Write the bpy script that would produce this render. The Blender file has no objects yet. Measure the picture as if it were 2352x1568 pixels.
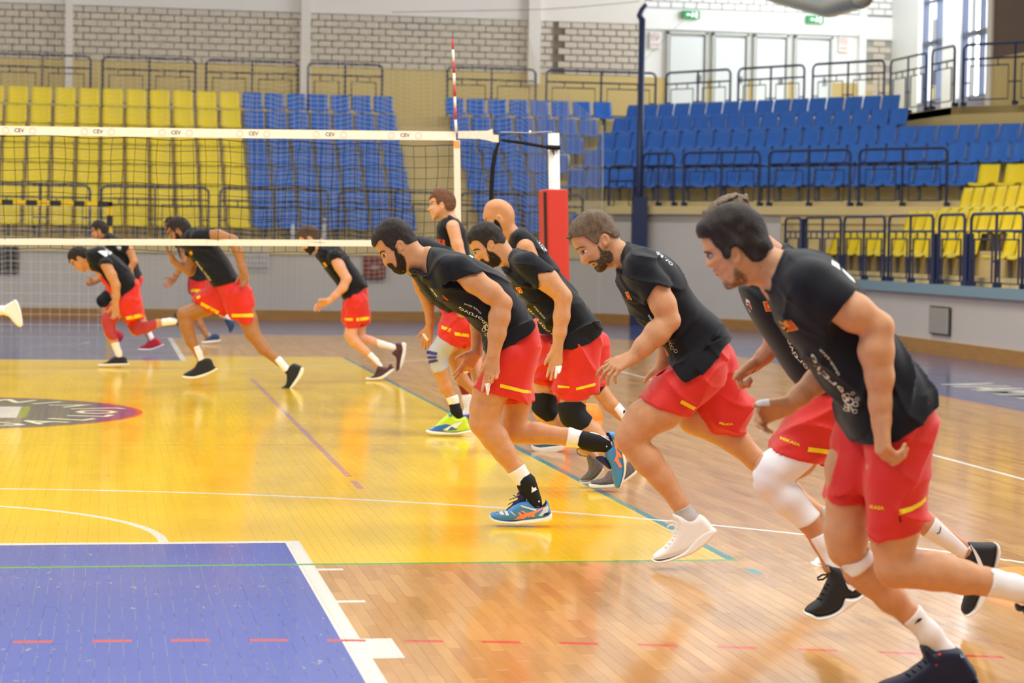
import bpy, bmesh, math, random
import numpy as np
from mathutils import Vector, Matrix
from mathutils.bvhtree import BVHTree
random.seed(7)
C = bpy.context.scene.collection
# ---------------------------------------------------------------- camera
F=5101.3;H=1.526;YA,PT,RO=0.180641,0.0454503,0.0158995
CX,CY=1.4908,-19.3251
CAM=np.array([CX,CY,H])
cd=bpy.data.cameras.new('camera'); cam=bpy.data.objects.new('camera',cd); C.objects.link(cam)
cd.sensor_width=36.0; cd.lens=36.0*F/2352.0; cd.clip_start=.1; cd.clip_end=300
cam.location=(CX,CY,H)
_fw=np.array([math.sin(YA)*math.cos(PT),math.cos(YA)*math.cos(PT),-math.sin(PT)])
_rt0=np.array([math.cos(YA),-math.sin(YA),0.]); _up0=np.cross(_rt0,_fw)
# roll: horizon drops to the right
_rt=_rt0*math.cos(RO)+_up0*math.sin(RO); _up=-_rt0*math.sin(RO)+_up0*math.cos(RO)
M=Matrix(((_rt[0],_up[0],-_fw[0]),(_rt[1],_up[1],-_fw[1]),(_rt[2],_up[2],-_fw[2])))
cam.rotation_euler=M.to_euler()
bpy.context.scene.camera=cam
cd.dof.use_dof=True; cd.dof.focus_distance=11.6; cd.dof.aperture_fstop=3.6
# ---------------------------------------------------------------- world and light
sc=bpy.context.scene
sc.view_settings.view_transform='Standard'; sc.view_settings.look='None'; sc.view_settings.gamma=1; sc.view_settings.use_curve_mapping=False
sc.view_settings.exposure=0.0
sc.cycles.max_bounces=6; sc.cycles.diffuse_bounces=3; sc.cycles.glossy_bounces=3; sc.cycles.transparent_max_bounces=6
sc.cycles.caustics_reflective=False; sc.cycles.caustics_refractive=False
w=bpy.data.worlds.new('World'); sc.world=w; w.use_nodes=True
w.node_tree.nodes['Background'].inputs[0].default_value=(.93,.97,1,1)
w.node_tree.nodes['Background'].inputs[1].default_value=.55
def area(name,loc,size,rot,power,col):
    l=bpy.data.lights.new(name,'AREA'); l.shape='RECTANGLE'; l.size,l.size_y=size; l.energy=power; l.color=col
    o=bpy.data.objects.new(name,l); C.objects.link(o); o.location=loc; o.rotation_euler=rot; return o
for i,(x,y) in enumerate([(-4,-14),(6,-14),(-4,-4),(6,-4),(-4,8),(6,8)]):
    area('hall_lamp',(x,y,9.5),(5,3),(0,0,0),570,(1,.95,.86))
# first lamp: daylight through the window wall on the right hand side of the hall
area('window_and_fill_light',(17.5,-6,5.5),(22,5),(0,math.radians(72),0),2300,(.86,.93,1))
area('window_and_fill_light',(17.2,23.5,7.6),(2.2,2.6),(math.radians(70),0,math.radians(18)),170,(.92,.97,1))  # added fill lamp, set off the windows to brighten the entrance front
# ---------------------------------------------------------------- pixel rays (used to read positions off court planes)
def ray(x,y):
    a=(x-1176)/F; b=(y-784)/F
    return _fw+_rt*a-_up*b
def atZ(x,y,z=0.): R=ray(x,y); return CAM+R*(z-H)/R[2]
def atY(x,y,Y): R=ray(x,y); return CAM+R*(Y-CY)/R[1]
def atX(x,y,X): R=ray(x,y); return CAM+R*(X-CX)/R[0]
def atN(x,y,n): R=ray(x,y); return CAM+R*(n-.8*CX-.6*CY)/(.8*R[0]+.6*R[1])
def atD(x,y,d): return CAM+ray(x,y)*d
# ---------------------------------------------------------------- materials
MATS={}
def srgb(h):
    if isinstance(h,str):
        h=h.lstrip('#'); c=[int(h[i:i+2],16)/255 for i in (0,2,4)]
    else: c=h
    return tuple(((x+.055)/1.055)**2.4 if x>.04045 else x/12.92 for x in c)
def mat(name,col,rough=.6,spec=.5,noise=0,nscale=8,bump=0,bscale=60,metal=0,sheen=0,emis=0,stretch=None,coords='Object'):
    if name in MATS: return MATS[name]
    m=bpy.data.materials.new(name); m.use_nodes=True; nt=m.node_tree; b=nt.nodes['Principled BSDF']
    c=srgb(col); b.inputs['Base Color'].default_value=(*c,1); b.inputs['Roughness'].default_value=rough
    b.inputs['Specular IOR Level'].default_value=spec; b.inputs['Metallic'].default_value=metal
    if sheen: b.inputs['Sheen Weight'].default_value=sheen; b.inputs['Sheen Roughness'].default_value=.5
    if emis: b.inputs['Emission Color'].default_value=(*c,1); b.inputs['Emission Strength'].default_value=emis
    if noise or bump:
        tc=nt.nodes.new('ShaderNodeTexCoord'); src=tc.outputs[coords]
        if stretch:
            mp=nt.nodes.new('ShaderNodeMapping'); mp.inputs['Scale'].default_value=stretch; nt.links.new(src,mp.inputs[0]); src=mp.outputs[0]
    if noise:
        n=nt.nodes.new('ShaderNodeTexNoise'); n.inputs['Scale'].default_value=nscale; n.inputs['Detail'].default_value=4
        nt.links.new(src,n.inputs['Vector'])
        r=nt.nodes.new('ShaderNodeMapRange'); r.inputs['From Min'].default_value=.3; r.inputs['From Max'].default_value=.7
        r.inputs['To Min'].default_value=1-noise; r.inputs['To Max'].default_value=1+noise
        nt.links.new(n.outputs['Fac'],r.inputs['Value'])
        mx=nt.nodes.new('ShaderNodeVectorMath'); mx.operation='SCALE'; mx.inputs[0].default_value=c
        nt.links.new(r.outputs[0],mx.inputs['Scale']); nt.links.new(mx.outputs[0],b.inputs['Base Color'])
    if bump:
        n=nt.nodes.new('ShaderNodeTexNoise'); n.inputs['Scale'].default_value=bscale; n.inputs['Detail'].default_value=3
        nt.links.new(src,n.inputs['Vector'])
        bp=nt.nodes.new('ShaderNodeBump'); bp.inputs['Strength'].default_value=bump; bp.inputs['Distance'].default_value=.01
        nt.links.new(n.outputs['Fac'],bp.inputs['Height']); nt.links.new(bp.outputs[0],b.inputs['Normal'])
    MATS[name]=m; return m
# ---------------------------------------------------------------- mesh builder
class MB:
    def __init__(s): s.v=[]; s.f=[]
    def add(s,v,f):
        o=len(s.v); s.v+= [tuple(map(float,p)) for p in v]; s.f+=[tuple(i+o for i in q) for q in f]; return s
    def box(s,a,b):
        (x0,y0,z0),(x1,y1,z1)=a,b
        return s.add([(x0,y0,z0),(x1,y0,z0),(x1,y1,z0),(x0,y1,z0),(x0,y0,z1),(x1,y0,z1),(x1,y1,z1),(x0,y1,z1)],
            [(0,3,2,1),(4,5,6,7),(0,1,5,4),(1,2,6,5),(2,3,7,6),(3,0,4,7)])
    def bevbox(s,a,b,r):   # box with chamfered edges on the top/front outline
        (x0,y0,z0),(x1,y1,z1)=a,b
        v=[];
        for (dx,dz) in ((r,0),(0,r)): pass
        P=lambda y,i:[(x0+i,y,z0+i),(x1-i,y,z0+i),(x1-i,y,z1-i),(x0+i,y,z1-i)]
        v=P(y1,0)+P(y0+r,0)+P(y0,r)
        f=[(0,3,2,1)][::-1]
        f=[(3,2,1,0)]
        for k in (0,4):
            for i in range(4): f.append((k+i,k+(i+1)%4,k+4+(i+1)%4,k+4+i))
        f.append((8,9,10,11))
        return s.add(v,[q[::-1] for q in f])
    def obox(s,c,ex,ey,ez):   # oriented box: centre and half axes
        c,ex,ey,ez=[np.array(q,float) for q in (c,ex,ey,ez)]
        v=[c+sx*ex+sy*ey+sz*ez for sz in (-1,1) for sx,sy in ((-1,-1),(1,-1),(1,1),(-1,1))]
        return s.add(v,[(0,3,2,1),(4,5,6,7),(0,1,5,4),(1,2,6,5),(2,3,7,6),(3,0,4,7)])
    def prism(s,poly,z0,z1):
        n=len(poly); A=sum(poly[i][0]*poly[(i+1)%n][1]-poly[(i+1)%n][0]*poly[i][1] for i in range(n))
        if A<0: poly=poly[::-1]
        v=[(p[0],p[1],z0) for p in poly]+[(p[0],p[1],z1) for p in poly]
        f=[tuple(range(n))[::-1],tuple(range(n,2*n))]+[(i,(i+1)%n,n+(i+1)%n,n+i) for i in range(n)]
        return s.add(v,f)
    def tube(s,pts,r,n=6,closed=False):
        pts=[np.array(p,float) for p in pts]; m=len(pts); rr=r if hasattr(r,'__len__') else [r]*m
        o=len(s.v); prev=None
        for i,p in enumerate(pts):
            a=pts[(i-1)%m] if (closed or i>0) else pts[i]; b=pts[(i+1)%m] if (closed or i<m-1) else pts[i]
            t=b-a; t/= (np.linalg.norm(t)+1e-9)
            if prev is None:
                u=np.cross(t,(0,0,1.)); 
                if np.linalg.norm(u)<.1: u=np.cross(t,(0,1.,0))
            else: u=prev-t*(prev@t)
            u/=np.linalg.norm(u)+1e-9; prev=u; w_=np.cross(t,u)
            for k in range(n):
                an=2*math.pi*k/n; s.v.append(tuple(p+rr[i]*(math.cos(an)*u+math.sin(an)*w_)))
        for i in range(m-1 if not closed else m):
            j=(i+1)%m
            for k in range(n):
                k2=(k+1)%n; s.f.append((o+i*n+k,o+i*n+k2,o+j*n+k2,o+j*n+k))
        if not closed:
            s.f.append(tuple(o+k for k in range(n))[::-1]); s.f.append(tuple(o+(m-1)*n+k for k in range(n)))
        return s
    def build(s,name,m,parent=None,smooth=False,link=True):
        me=bpy.data.meshes.new(name); me.from_pydata(s.v,[],s.f); me.validate(); me.update()
        if m: me.materials.append(m)
        if smooth: me.polygons.foreach_set('use_smooth',[True]*len(me.polygons))
        o=bpy.data.objects.new(name,me)
        if link: C.objects.link(o)
        if parent: o.parent=parent; o.matrix_parent_inverse=Matrix.Translation(parent.location).inverted()
        return o
def struct(o): o['kind']='structure'; return o
def tag(o,label,cat,group=None,kind=None):
    o['label']=label; o['category']=cat
    if group: o['group']=group
    if kind: o['kind']=kind
    return o
def empty(name,loc,label,cat,group=None):
    o=bpy.data.objects.new(name,None); C.objects.link(o); o.location=[float(q) for q in loc]; o.empty_display_size=.2
    bpy.context.view_layer.update() if False else None
    return tag(o,label,cat,group)
def copy_tree(o,parent=None):
    c=o.copy(); C.objects.link(c); c.parent=parent
    if parent is not None: c.matrix_parent_inverse=o.matrix_parent_inverse.copy()
    for ch in list(o.children): copy_tree(ch,c)
    return c
ORD=['first','second','third','fourth','fifth','sixth','seventh','eighth','ninth','tenth','eleventh','twelfth','thirteenth','fourteenth','fifteenth','sixteenth','seventeenth','eighteenth','nineteenth','twentieth','twenty-first','twenty-second','twenty-third','twenty-fourth','twenty-fifth']
# ---------------------------------------------------------------- node expressions
class X:
    nt=None
    def __init__(s,sock): s.s=sock
    @staticmethod
    def op(o,*a,clamp=False):
        n=X.nt.nodes.new('ShaderNodeMath'); n.operation=o; n.use_clamp=clamp
        for i,q in enumerate(a):
            if isinstance(q,X): X.nt.links.new(q.s,n.inputs[i])
            else: n.inputs[i].default_value=q
        return X(n.outputs[0])
    def __add__(a,b): return X.op('ADD',a,b)
    __radd__=__add__
    def __sub__(a,b): return X.op('SUBTRACT',a,b)
    def __rsub__(a,b): return X.op('SUBTRACT',b,a)
    def __mul__(a,b): return X.op('MULTIPLY',a,b)
    __rmul__=__mul__
    def __truediv__(a,b): return X.op('DIVIDE',a,b)
    def __lt__(a,b): return X.op('LESS_THAN',a,b)
    def __gt__(a,b): return X.op('GREATER_THAN',a,b)
    def abs(a): return X.op('ABSOLUTE',a)
    def __and__(a,b): return X.op('MULTIPLY',a,b)
    def __or__(a,b): return X.op('MAXIMUM',a,b)
    def floor(a): return X.op('FLOOR',a)
    def inr(a,lo,hi): return (a>lo)&(a<hi)
def xlen(a,b): return X.op('SQRT',a*a+b*b)
def mixc(fac,c0,c1):
    n=X.nt.nodes.new('ShaderNodeMix'); n.data_type='RGBA'
    if isinstance(fac,X): X.nt.links.new(fac.s,n.inputs[0])
    else: n.inputs[0].default_value=fac
    for i,q in ((6,c0),(7,c1)):
        if isinstance(q,X): X.nt.links.new(q.s,n.inputs[i])
        else: n.inputs[i].default_value=(*srgb(q),1)
    return X(n.outputs[2])
def xnoise(vec,scale,detail=3,stretch=None,wn=False):
    src=vec
    if stretch:
        mp=X.nt.nodes.new('ShaderNodeMapping'); mp.inputs['Scale'].default_value=stretch; X.nt.links.new(src,mp.inputs[0]); src=mp.outputs[0]
    n=X.nt.nodes.new('ShaderNodeTexNoise'); n.inputs['Scale'].default_value=scale; n.inputs['Detail'].default_value=detail
    X.nt.links.new(src,n.inputs['Vector']); return X(n.outputs['Fac'])
def xwhite(a,b):
    c=X.nt.nodes.new('ShaderNodeCombineXYZ'); X.nt.links.new(a.s,c.inputs[0]); X.nt.links.new(b.s,c.inputs[1])
    n=X.nt.nodes.new('ShaderNodeTexWhiteNoise'); n.noise_dimensions='2D'; X.nt.links.new(c.outputs[0],n.inputs['Vector']); return X(n.outputs['Value'])
# ================================================================= floor
def floor_material():
    m=bpy.data.materials.new('court_parquet'); m.use_nodes=True; nt=m.node_tree; X.nt=nt; b=nt.nodes['Principled BSDF']
    g=nt.nodes.new('ShaderNodeNewGeometry'); pos=g.outputs['Position']
    sp=nt.nodes.new('ShaderNodeSeparateXYZ'); nt.links.new(pos,sp.inputs[0]); x=X(sp.outputs[0]); y=X(sp.outputs[1])
    SW=.052; PL=.6
    st=(x/SW).floor(); fx=x/SW-st
    off=X.op('FRACT',st*.37)*PL
    cell=((y+off)/PL*1.0).floor()
    tone=xwhite(st,cell); tone2=xnoise(pos,1.0,3,(18,2.2,1)); tone3=xnoise(pos,1.0,4,(60,6,1)); blot=xnoise(pos,1.6,3)
    t=tone*.42+tone2*.42+tone3*.3
    wood=mixc(X.op('MINIMUM',X.op('MAXIMUM',(t-.3)*1.35,0.),1.),'#dba45c','#ae7431')
    wood=mixc(X.op('MAXIMUM',(blot-.5)*1.2,0.,clamp=True),wood,'#d6983f')
    yel=mixc(X.op('MULTIPLY',blot,1.0,clamp=True),'#ffd400','#f6c206')
    gap=((X.op('ABSOLUTE',fx-.5))>.475)
    jn=xnoise(pos,1.0,3,(30,7,1)); seam=gap&(jn>.47)
    scuff=(xnoise(pos,1.0,5,(22,9,1))>.66)&(xnoise(pos,1.3,2)>.52)
    blue=mixc(tone2,'#4156bd','#3a5cba'); blue=mixc((seam*.6)|(scuff*.55),blue,'#b9b39c')
    slate=mixc(blot,'#5b6390','#4f5a8a')
    white='#f4f0e6'
    yel=mixc((gap&(jn>.55))*.35,yel,'#c79a3a')
    col=wood
    # slate surround with a thin orange rim
    qx=X.op('MAXIMUM',x-7.95,0.); qy=X.op('MAXIMUM',y-13.4,0.); rr=xlen(qx,qy)
    col=mixc(rr>1.96,col,'#dd6a4a'); col=mixc(rr>2.0,col,slate)
    base=(y>13.95)&(x<2.6); col=mixc(base,col,slate)
    ax=x.abs()
    # yellow volleyball court and its side lines
    col=mixc((ax<4.47)&(y.abs()<9.0),col,yel)
    col=mixc(x.inr(4.45,4.5)&(y.abs()<9.0),col,'#3f8a86')
    col=mixc(x.inr(4.45,4.5)&y.inr(-9.46,-9.3),col,'#3f9a94')
    # keys
    nk=(ax<2.45)&(y<-8.2); nki=(ax<2.375)&(y<-8.27)
    col=mixc(nk,col,white); col=mixc(nki,col,blue)
    fk=(ax<2.45)&y.inr(7.95,14.0); fki=(ax<2.38)&y.inr(8.0,13.95)
    col=mixc(fk,col,white); col=mixc(fki,col,slate)
    for (a0,a1,wd) in ((-9.2,-9.145,.12),(-10.105,-10.05,.12),(-11.35,-10.95,.12)):
        col=mixc(y.inr(a0,a1)&ax.inr(2.45,2.45+wd),col,white)
    # arcs
    r1=xlen(x,y+8.2); col=mixc(r1.inr(1.75,1.8)&(y>-8.2),col,white)
    r2=xlen(x-TP[0],y-TP[1]); col=mixc(r2.inr(TP[2]-.05,TP[2]),col,white)
    r3=xlen(x,y-12.425); col=mixc(r3.inr(6.7,6.75)&(y<12.5),col,'#eddcb4'); col=mixc(r3.inr(1.2,1.25)&(y<12.5),col,'#b9b4bc')
    col=mixc(x.inr(7.45,7.5)&(y.abs()<14),col,white)
    # green end line and faint purple tape line, red dashed arc
    col=mixc(y.inr(-9.03,-8.985)&(x<4.5),col,mixc(jn>.62,'#4fb23c','#6a8a46'))
    col=mixc(x.inr(3.0,3.045)&y.inr(-5.2,4.6),col,'#cf9f86'); col=mixc(x.inr(3.0,3.045)&y.inr(-5.9,-5.45),col,'#cf9f86')
    dx=x-1.1; yc=dx*dx*(-.048)-10.9
    ph=X.op('FRACT',(x-1.155)/.2913+20.)
    col=mixc(((y-yc).abs()<.023)&(ph<.5),col,'#dc4434')
    for ys in (-3.03,-2.07,-5.08,3.0,5.2,-.9):
        col=mixc(((y-ys).abs()<(.012 if ys in(-3.03,3.0) else .009))&(jn>.3)&(x<4.4),col,mixc(.5,yel,'#8a7a3a' if ys in (-3.03,3.0) else '#e8c060'))
    # centre roundel
    rc=xlen(x,y); col=mixc(rc<1.8,col,'#e2572a'); col=mixc(rc<1.755,col,mixc((x-1.25)*6.,'#4c5272','#6a3f86'))
    col=mixc((x<.84)&(y.abs()<.62)&(rc<1.7),col,'#8ea23c'); col=mixc((x<.76)&(y.abs()<.6)&(rc<1.7),col,'#e8e6e6')
    nt.links.new(col.s,b.inputs['Base Color'])
    ro=X.op('MULTIPLY_ADD',xnoise(pos,1.0,4,(5,1.2,1)),.16,.10)
    nt.links.new(ro.s,b.inputs['Roughness'])
    b.inputs['Specular IOR Level'].default_value=.5
    b.inputs['Coat Weight'].default_value=.35; b.inputs['Coat Roughness'].default_value=.09
    bp=nt.nodes.new('ShaderNodeBump'); bp.inputs['Strength'].default_value=.12; bp.inputs['Distance'].default_value=.004
    hb=xnoise(pos,1.0,2,(7,3,1)); nt.links.new(hb.s,bp.inputs['Height']); nt.links.new(bp.outputs[0],b.inputs['Normal']); nt.links.new(bp.outputs[0],b.inputs['Coat Normal'])
    return m
TP=(-.124,-12.698,6.985)
FM=floor_material()
fl=MB().add([(-9,-26,-.0012),(20,-26,-.0012),(20,5.2,-.0012),(-9,5.2,-.0012)],[(0,1,2,3)])
fl.add([(-9,5.2,-.0002),(20,5.2,-.0002),(20,29,-.0002),(-9,29,-.0002)],[(0,1,2,3)])
FLOOR=struct(fl.build('floor',FM))
def plank_shape(mb,x0,x1,y0,y1,dz=0.):
    g=.0003; b=.0009; x0+=g;x1-=g;y0+=g;y1-=g
    z=dz; v=[(x0,y0,z-.0009),(x1,y0,z-.0009),(x1,y1,z-.0009),(x0,y1,z-.0009),(x0+b,y0+b,z),(x1-b,y0+b,z),(x1-b,y1-b,z),(x0+b,y1-b,z)]
    mb.add(v,[(4,5,6,7),(0,1,5,4),(1,2,6,5),(2,3,7,6),(3,0,4,7)])
SW=.052; PL=.6
rest=MB(); npl=0; me0=MB(); plank_shape(me0,0,SW,0,PL)
base_me=None
for st in range(int(-8/SW)+1,int(12/SW)):
    off=((st*.37)%1.0)*PL
    if st<-12: continue
    for c in range(-38,10):
        y0=c*PL-off; y1=y0+PL
        if y1<-12.3 or y0>5.1: continue
        x0=st*SW
        # inside the part of the floor the photograph shows (plus a step to the side)
        d=y0-CY
        if x0<CX-.14*d-1.5 or x0>CX+.46*d+1.0: continue
        near=(y0<-9.75 and 1.0<x0<4.95 and y1>-12.0)
        if near and npl<300:
            if base_me is None:
                o=me0.build('plank',FM,FLOOR); base_me=o.data
            else:
                o=bpy.data.objects.new('plank',base_me); C.objects.link(o); o.parent=FLOOR
            o.location=(x0,y0,random.uniform(-.0002,.0002)); npl+=1
        else: plank_shape(rest,x0,x0+SW,y0,y1 if y1<5.2 else 5.2,random.uniform(-.00025,.0002))
o=rest.build('plank_field',FM,FLOOR); o['kind']='stuff'
# ================================================================= hall shell
GREY=mat('grey_wall_paint','#cdc4ba',.38,.4,noise=.05,nscale=.6)
BEIGE=mat('beige_concrete_paint','#dcc58c',.75,.3,noise=.06,nscale=1.2)
BEIGE2=mat('beige_parapet_paint','#cdb67c',.75,.3,noise=.05,nscale=1.2)
PLAST=mat('white_plaster','#e6e0da',.8,.3,noise=.03,nscale=.8)
WHITE=mat('white_lacquer','#eef0f0',.5,.4)
BRK=mat('grey_block','#cfc5b8',.85,.2,noise=.07,nscale=5)
BRKW=mat('white_block','#efefef',.8,.2,noise=.04,nscale=5)
MORT=mat('mortar','#7c7266',.9,.1)
MORTW=mat('pale_mortar','#a5a39c',.9,.1)
OAK=mat('oak_board','#b07f43',.4,.4,noise=.12,nscale=3,stretch=(1,1,12))
NAVY=mat('navy_tube_enamel','#1d2a52',.35,.5)
LEDGE=mat('blue_grey_ledge','#7e98a4',.6,.4)
BROWN_UNLIT=mat('unlit_brown_plaster','#6d5b52',.85,.2,noise=.04)  # brown kept dark in the colour itself, standing in for an unlit wall
n0=21.45
K=((n0-.6*21.5)/.8,21.5); B=(13.12,(n0-.8*13.12)/.6)
LSTOP=1.46
# lower walls round the court
def wall_poly(name,pts,z0,z1,m,th=.25):
    mb=MB()
    for (a,b) in zip(pts[:-1],pts[1:]):
        a=np.array(a,float); b=np.array(b,float); d=b-a; L=np.linalg.norm(d); d/=L; nrm=np.array([-d[1],d[0]])
        q=[a,b,b+nrm*th,a+nrm*th]; mb.prism([tuple(p) for p in q],z0,z1)
    return mb.build(name,m)
# walls are walked so that "behind" is on the left of the direction of travel
struct(wall_poly('wall_far',[(K[0],21.5),(-6,21.5)][::-1],0,LSTOP,GREY))
struct(wall_poly('wall_corner',[K,B],0,2.14,GREY))
struct(wall_poly('wall_right',[B,(13.12,-8)],0,.93,GREY,.17))
struct(wall_poly('baseboard_far',[(-6,21.46),(K[0],21.46)],0,.18,OAK,.05))
struct(wall_poly('baseboard_corner',[(K[0]-.03,K[1]-.05),(B[0]-.04,B[1]-.02)],0,.18,OAK,.05))
struct(wall_poly('baseboard_right',[(13.07,B[1]),(13.07,-8)],0,.2,OAK,.06))
struct(wall_poly('trim_1',[(13.02,B[1]+.1),(13.02,-8)],.86,1.0,LEDGE,.14))
struct(wall_poly('trim_2',[(K[0]-.1,21.5-.1+.02),(K[0]+.0,21.4),(B[0]+2.9,21.4-(B[0]+2.9-K[0])*4/3)][1:],2.05,2.2,BEIGE,.2))
# upper back wall: plaster band on top, block masonry, painted parapet foot
YB=28.0
struct(MB().box((-6,YB,4.0),(20,YB+.3,5.13)).build('wall_back_lower',BEIGE2))
struct(MB().box((-6,YB,6.27),(12.95,YB+.3,9.5)).build('wall_back_upper',PLAST))
mw=struct(MB().box((-6,YB+.03,5.13),(12.95,YB+.3,6.27)).build('wall_back_masonry',MORT))
BW,BH=.288,.142
def brick_shape(mb,x0,x1,z0,z1,y,g=.011):
    mb.bevbox((x0+g,y-.005,z0+g),(x1-g,y+.035,z1-g),.006)
left=MB(); bm_=None; nb=0
for r in range(8):
    z0=5.13+r*BH
    for c in range(-22,66):
        x0=c*BW+(BW/2 if r%2 else 0)-.05; x1=x0+BW
        if x1<-1.8 or x0>12.9: continue
        if x0<10.95: brick_shape(left,x0,min(x1,10.93),z0,z0+BH,YB)
        elif x1<12.95:
            if bm_ is None:
                t=MB(); brick_shape(t,0,BW,0,BH,0); bm_=t.build('brick',BRK,mw); o=bm_
            else:
                o=bpy.data.objects.new('brick',bm_.data); C.objects.link(o); o.parent=mw
            o.location=(x0,YB+random.uniform(-.003,.003),z0)
        else: brick_shape(left,x0,12.95,z0,z0+BH,YB)
o=left.build('brick_field',BRK,mw); o['kind']='stuff'
for i,(xa,xb,z0) in enumerate([(150,167,4.05),(692,714,4.05),(1215,1242,4.9)]):
    a=atY(xa,60,YB-.12); b=atY(xb,60,YB-.12)
    struct(MB().box((a[0],YB-.12,z0),(b[0],YB,9.5)).build('trim_%d'%(3+i),PLAST))
# white entrance front, its four panelled doors, block piers and the glazed corner
XE0=atY(1478,40,YB)[0]; XE1=atY(1972,60,YB)[0]
struct(MB().box((XE0,YB+.05,4.05),(XE1,YB+.35,6.56)).build('wall_entrance',WHITE))
struct(MB().box((XE0-.02,YB-.05,6.17),(XE1,YB+.05,6.62)).build('trim_6',WHITE))
up=struct(MB().box((XE0,YB+.03,6.62),(20,YB+.3,9.5)).build('wall_entrance_upper',MORTW))
fld=MB()
for r in range(18):
    z0=6.64+r*BH
    for c in range(44,70):
        x0=c*BW+(BW/2 if r%2 else 0); 
        if x0<XE0 or x0+BW>19.2: continue
        brick_shape(fld,x0,x0+BW,z0,z0+BH,YB)
o=fld.build('brick_field',BRKW,up); o['kind']='stuff'
frm=MB()
for i,(xa,xb) in enumerate([(1536,1619),(1640,1714),(1735,1806),(1828,1907)]):
    a=atY(xa,110,YB)[0]; b=atY(xb,110,YB)[0]
    d=struct(MB().bevbox((a+.02,YB-.02,4.08),(b-.02,YB+.05,6.04),.02).build('door_%d'%(i+1),mat('door_panel','#dfe5e8',.45)))
    f=MB(); w_=.045
    f.box((a-w_,YB-.06,4.05),(a,YB+.06,6.13)); f.box((b,YB-.06,4.05),(b+w_,YB+.06,6.13)); f.box((a-w_,YB-.06,6.08),(b+w_,YB+.06,6.14))
    f.build('door_frame',mat('door_frame','#bfc2be',.5),d)
    MB().box((b-.16,YB-.05,5.05),(b-.08,YB-.02,5.2)).build('door_handle',mat('steel','#9a9c9e',.3,metal=.8),d)
XW=18.6
xa=XE1+.1; 
struct(MB().box((XE1,YB-.1,4.05),(XE1+.16,YB+.1,9.5)).build('trim_7',WHITE))
pier=struct(MB().box((XE1+.16,YB+.03,4.05),(XW+.3,YB+.3,6.1)).build('wall_pier',MORTW))
struct(MB().box((XE1+.16,YB-.04,6.1),(XW+.3,YB+.3,6.6)).build('trim_8',WHITE))
for r in range(14):
    z0=4.1+r*BH
    for c in range(5):
        x0=XE1+.2+c*BW-(BW/2 if r%2 else 0)
        if x0<XE1+.12 or x0+BW>XW+.02: continue
        o=bpy.data.objects.new('brick',bm_.data); C.objects.link(o); o.parent=pier; o.location=(x0,YB,z0)
# side wall with tall windows (plane X=XW)
ys=[atX(2092,120,XW)[1],atX(2109,120,XW)[1],atX(2164,120,XW)[1],atX(2198,120,XW)[1],atX(2270,120,XW)[1]]
ZT=9.5
def sidebox(name,y0,y1,z0,z1,m,x0=XW,x1=XW+.3): return struct(MB().box((x0,min(y0,y1),z0),(x1,max(y0,y1),z1)).build(name,m))
sidebox('wall_side_pier_rear',YB,ys[1],4.05,ZT,WHITE)
sidebox('wall_side_pier_middle',ys[2],ys[3],4.05,ZT,WHITE)
sidebox('wall_side_reveal',ys[4],ys[4]-.25,4.05,ZT,PLAST,XW-.05)
sidebox('wall_side_upper',ys[4]-.25,-8,5.25,ZT,BROWN_UNLIT)
sidebox('wall_side_lower',ys[4]-.25,-8,3.6,5.25,BEIGE2)
GL=bpy.data.materials.new('window_glass'); GL.use_nodes=True
nt=GL.node_tree; nt.nodes.remove(nt.nodes['Principled BSDF']); tr_=nt.nodes.new('ShaderNodeBsdfTransparent'); gs_=nt.nodes.new('ShaderNodeBsdfGlossy'); gs_.inputs['Roughness'].default_value=.03
mx_=nt.nodes.new('ShaderNodeMixShader'); mx_.inputs[0].default_value=.08; nt.links.new(tr_.outputs[0],mx_.inputs[1]); nt.links.new(gs_.outputs[0],mx_.inputs[2]); nt.links.new(mx_.outputs[0],nt.nodes['Material Output'].inputs[0])
SKYG=mat('bright_overcast_sky','#f4faff',1,0,emis=9)
DK=mat('dark_window_frame','#47506a',.4)
for i,(ya,yb) in enumerate(((ys[1],ys[2]),(ys[3],ys[4]))):
    y0,y1=min(ya,yb),max(ya,yb); zb=atX(2140 if i==0 else 2235,232 if i==0 else 222,XW)[2]
    wn=struct(MB().box((XW+.16,y0,zb),(XW+.17,y1,ZT)).build('window_%d'%(i+1),GL))
    f=MB(); t=.05; ym=y0+(y1-y0)*(.42)
    f.box((XW+.1,y0,zb),(XW+.22,y0+t,ZT)); f.box((XW+.1,y1-t,zb),(XW+.22,y1,ZT)); f.box((XW+.1,ym-t*.5,zb),(XW+.22,ym+t*.5,ZT))
    for z,tt in ((zb+.02,.04),(5.86,.1),(6.75,.04),(7.7,.1),(8.6,.04)): f.box((XW+.1,y0,z-tt/2),(XW+.22,y1,z+tt/2))
    f.build('window_frame',DK,wn)
    sidebox('windowsill_%d'%(i+1),y0,y1,4.05,zb,mat('sill_panel','#8f93ac',.5))
# overcast sky outside the glazing
struct(MB().box((23,13,2.5),(23.1,34,14)).build('sky_beyond_windows',SKYG))
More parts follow.
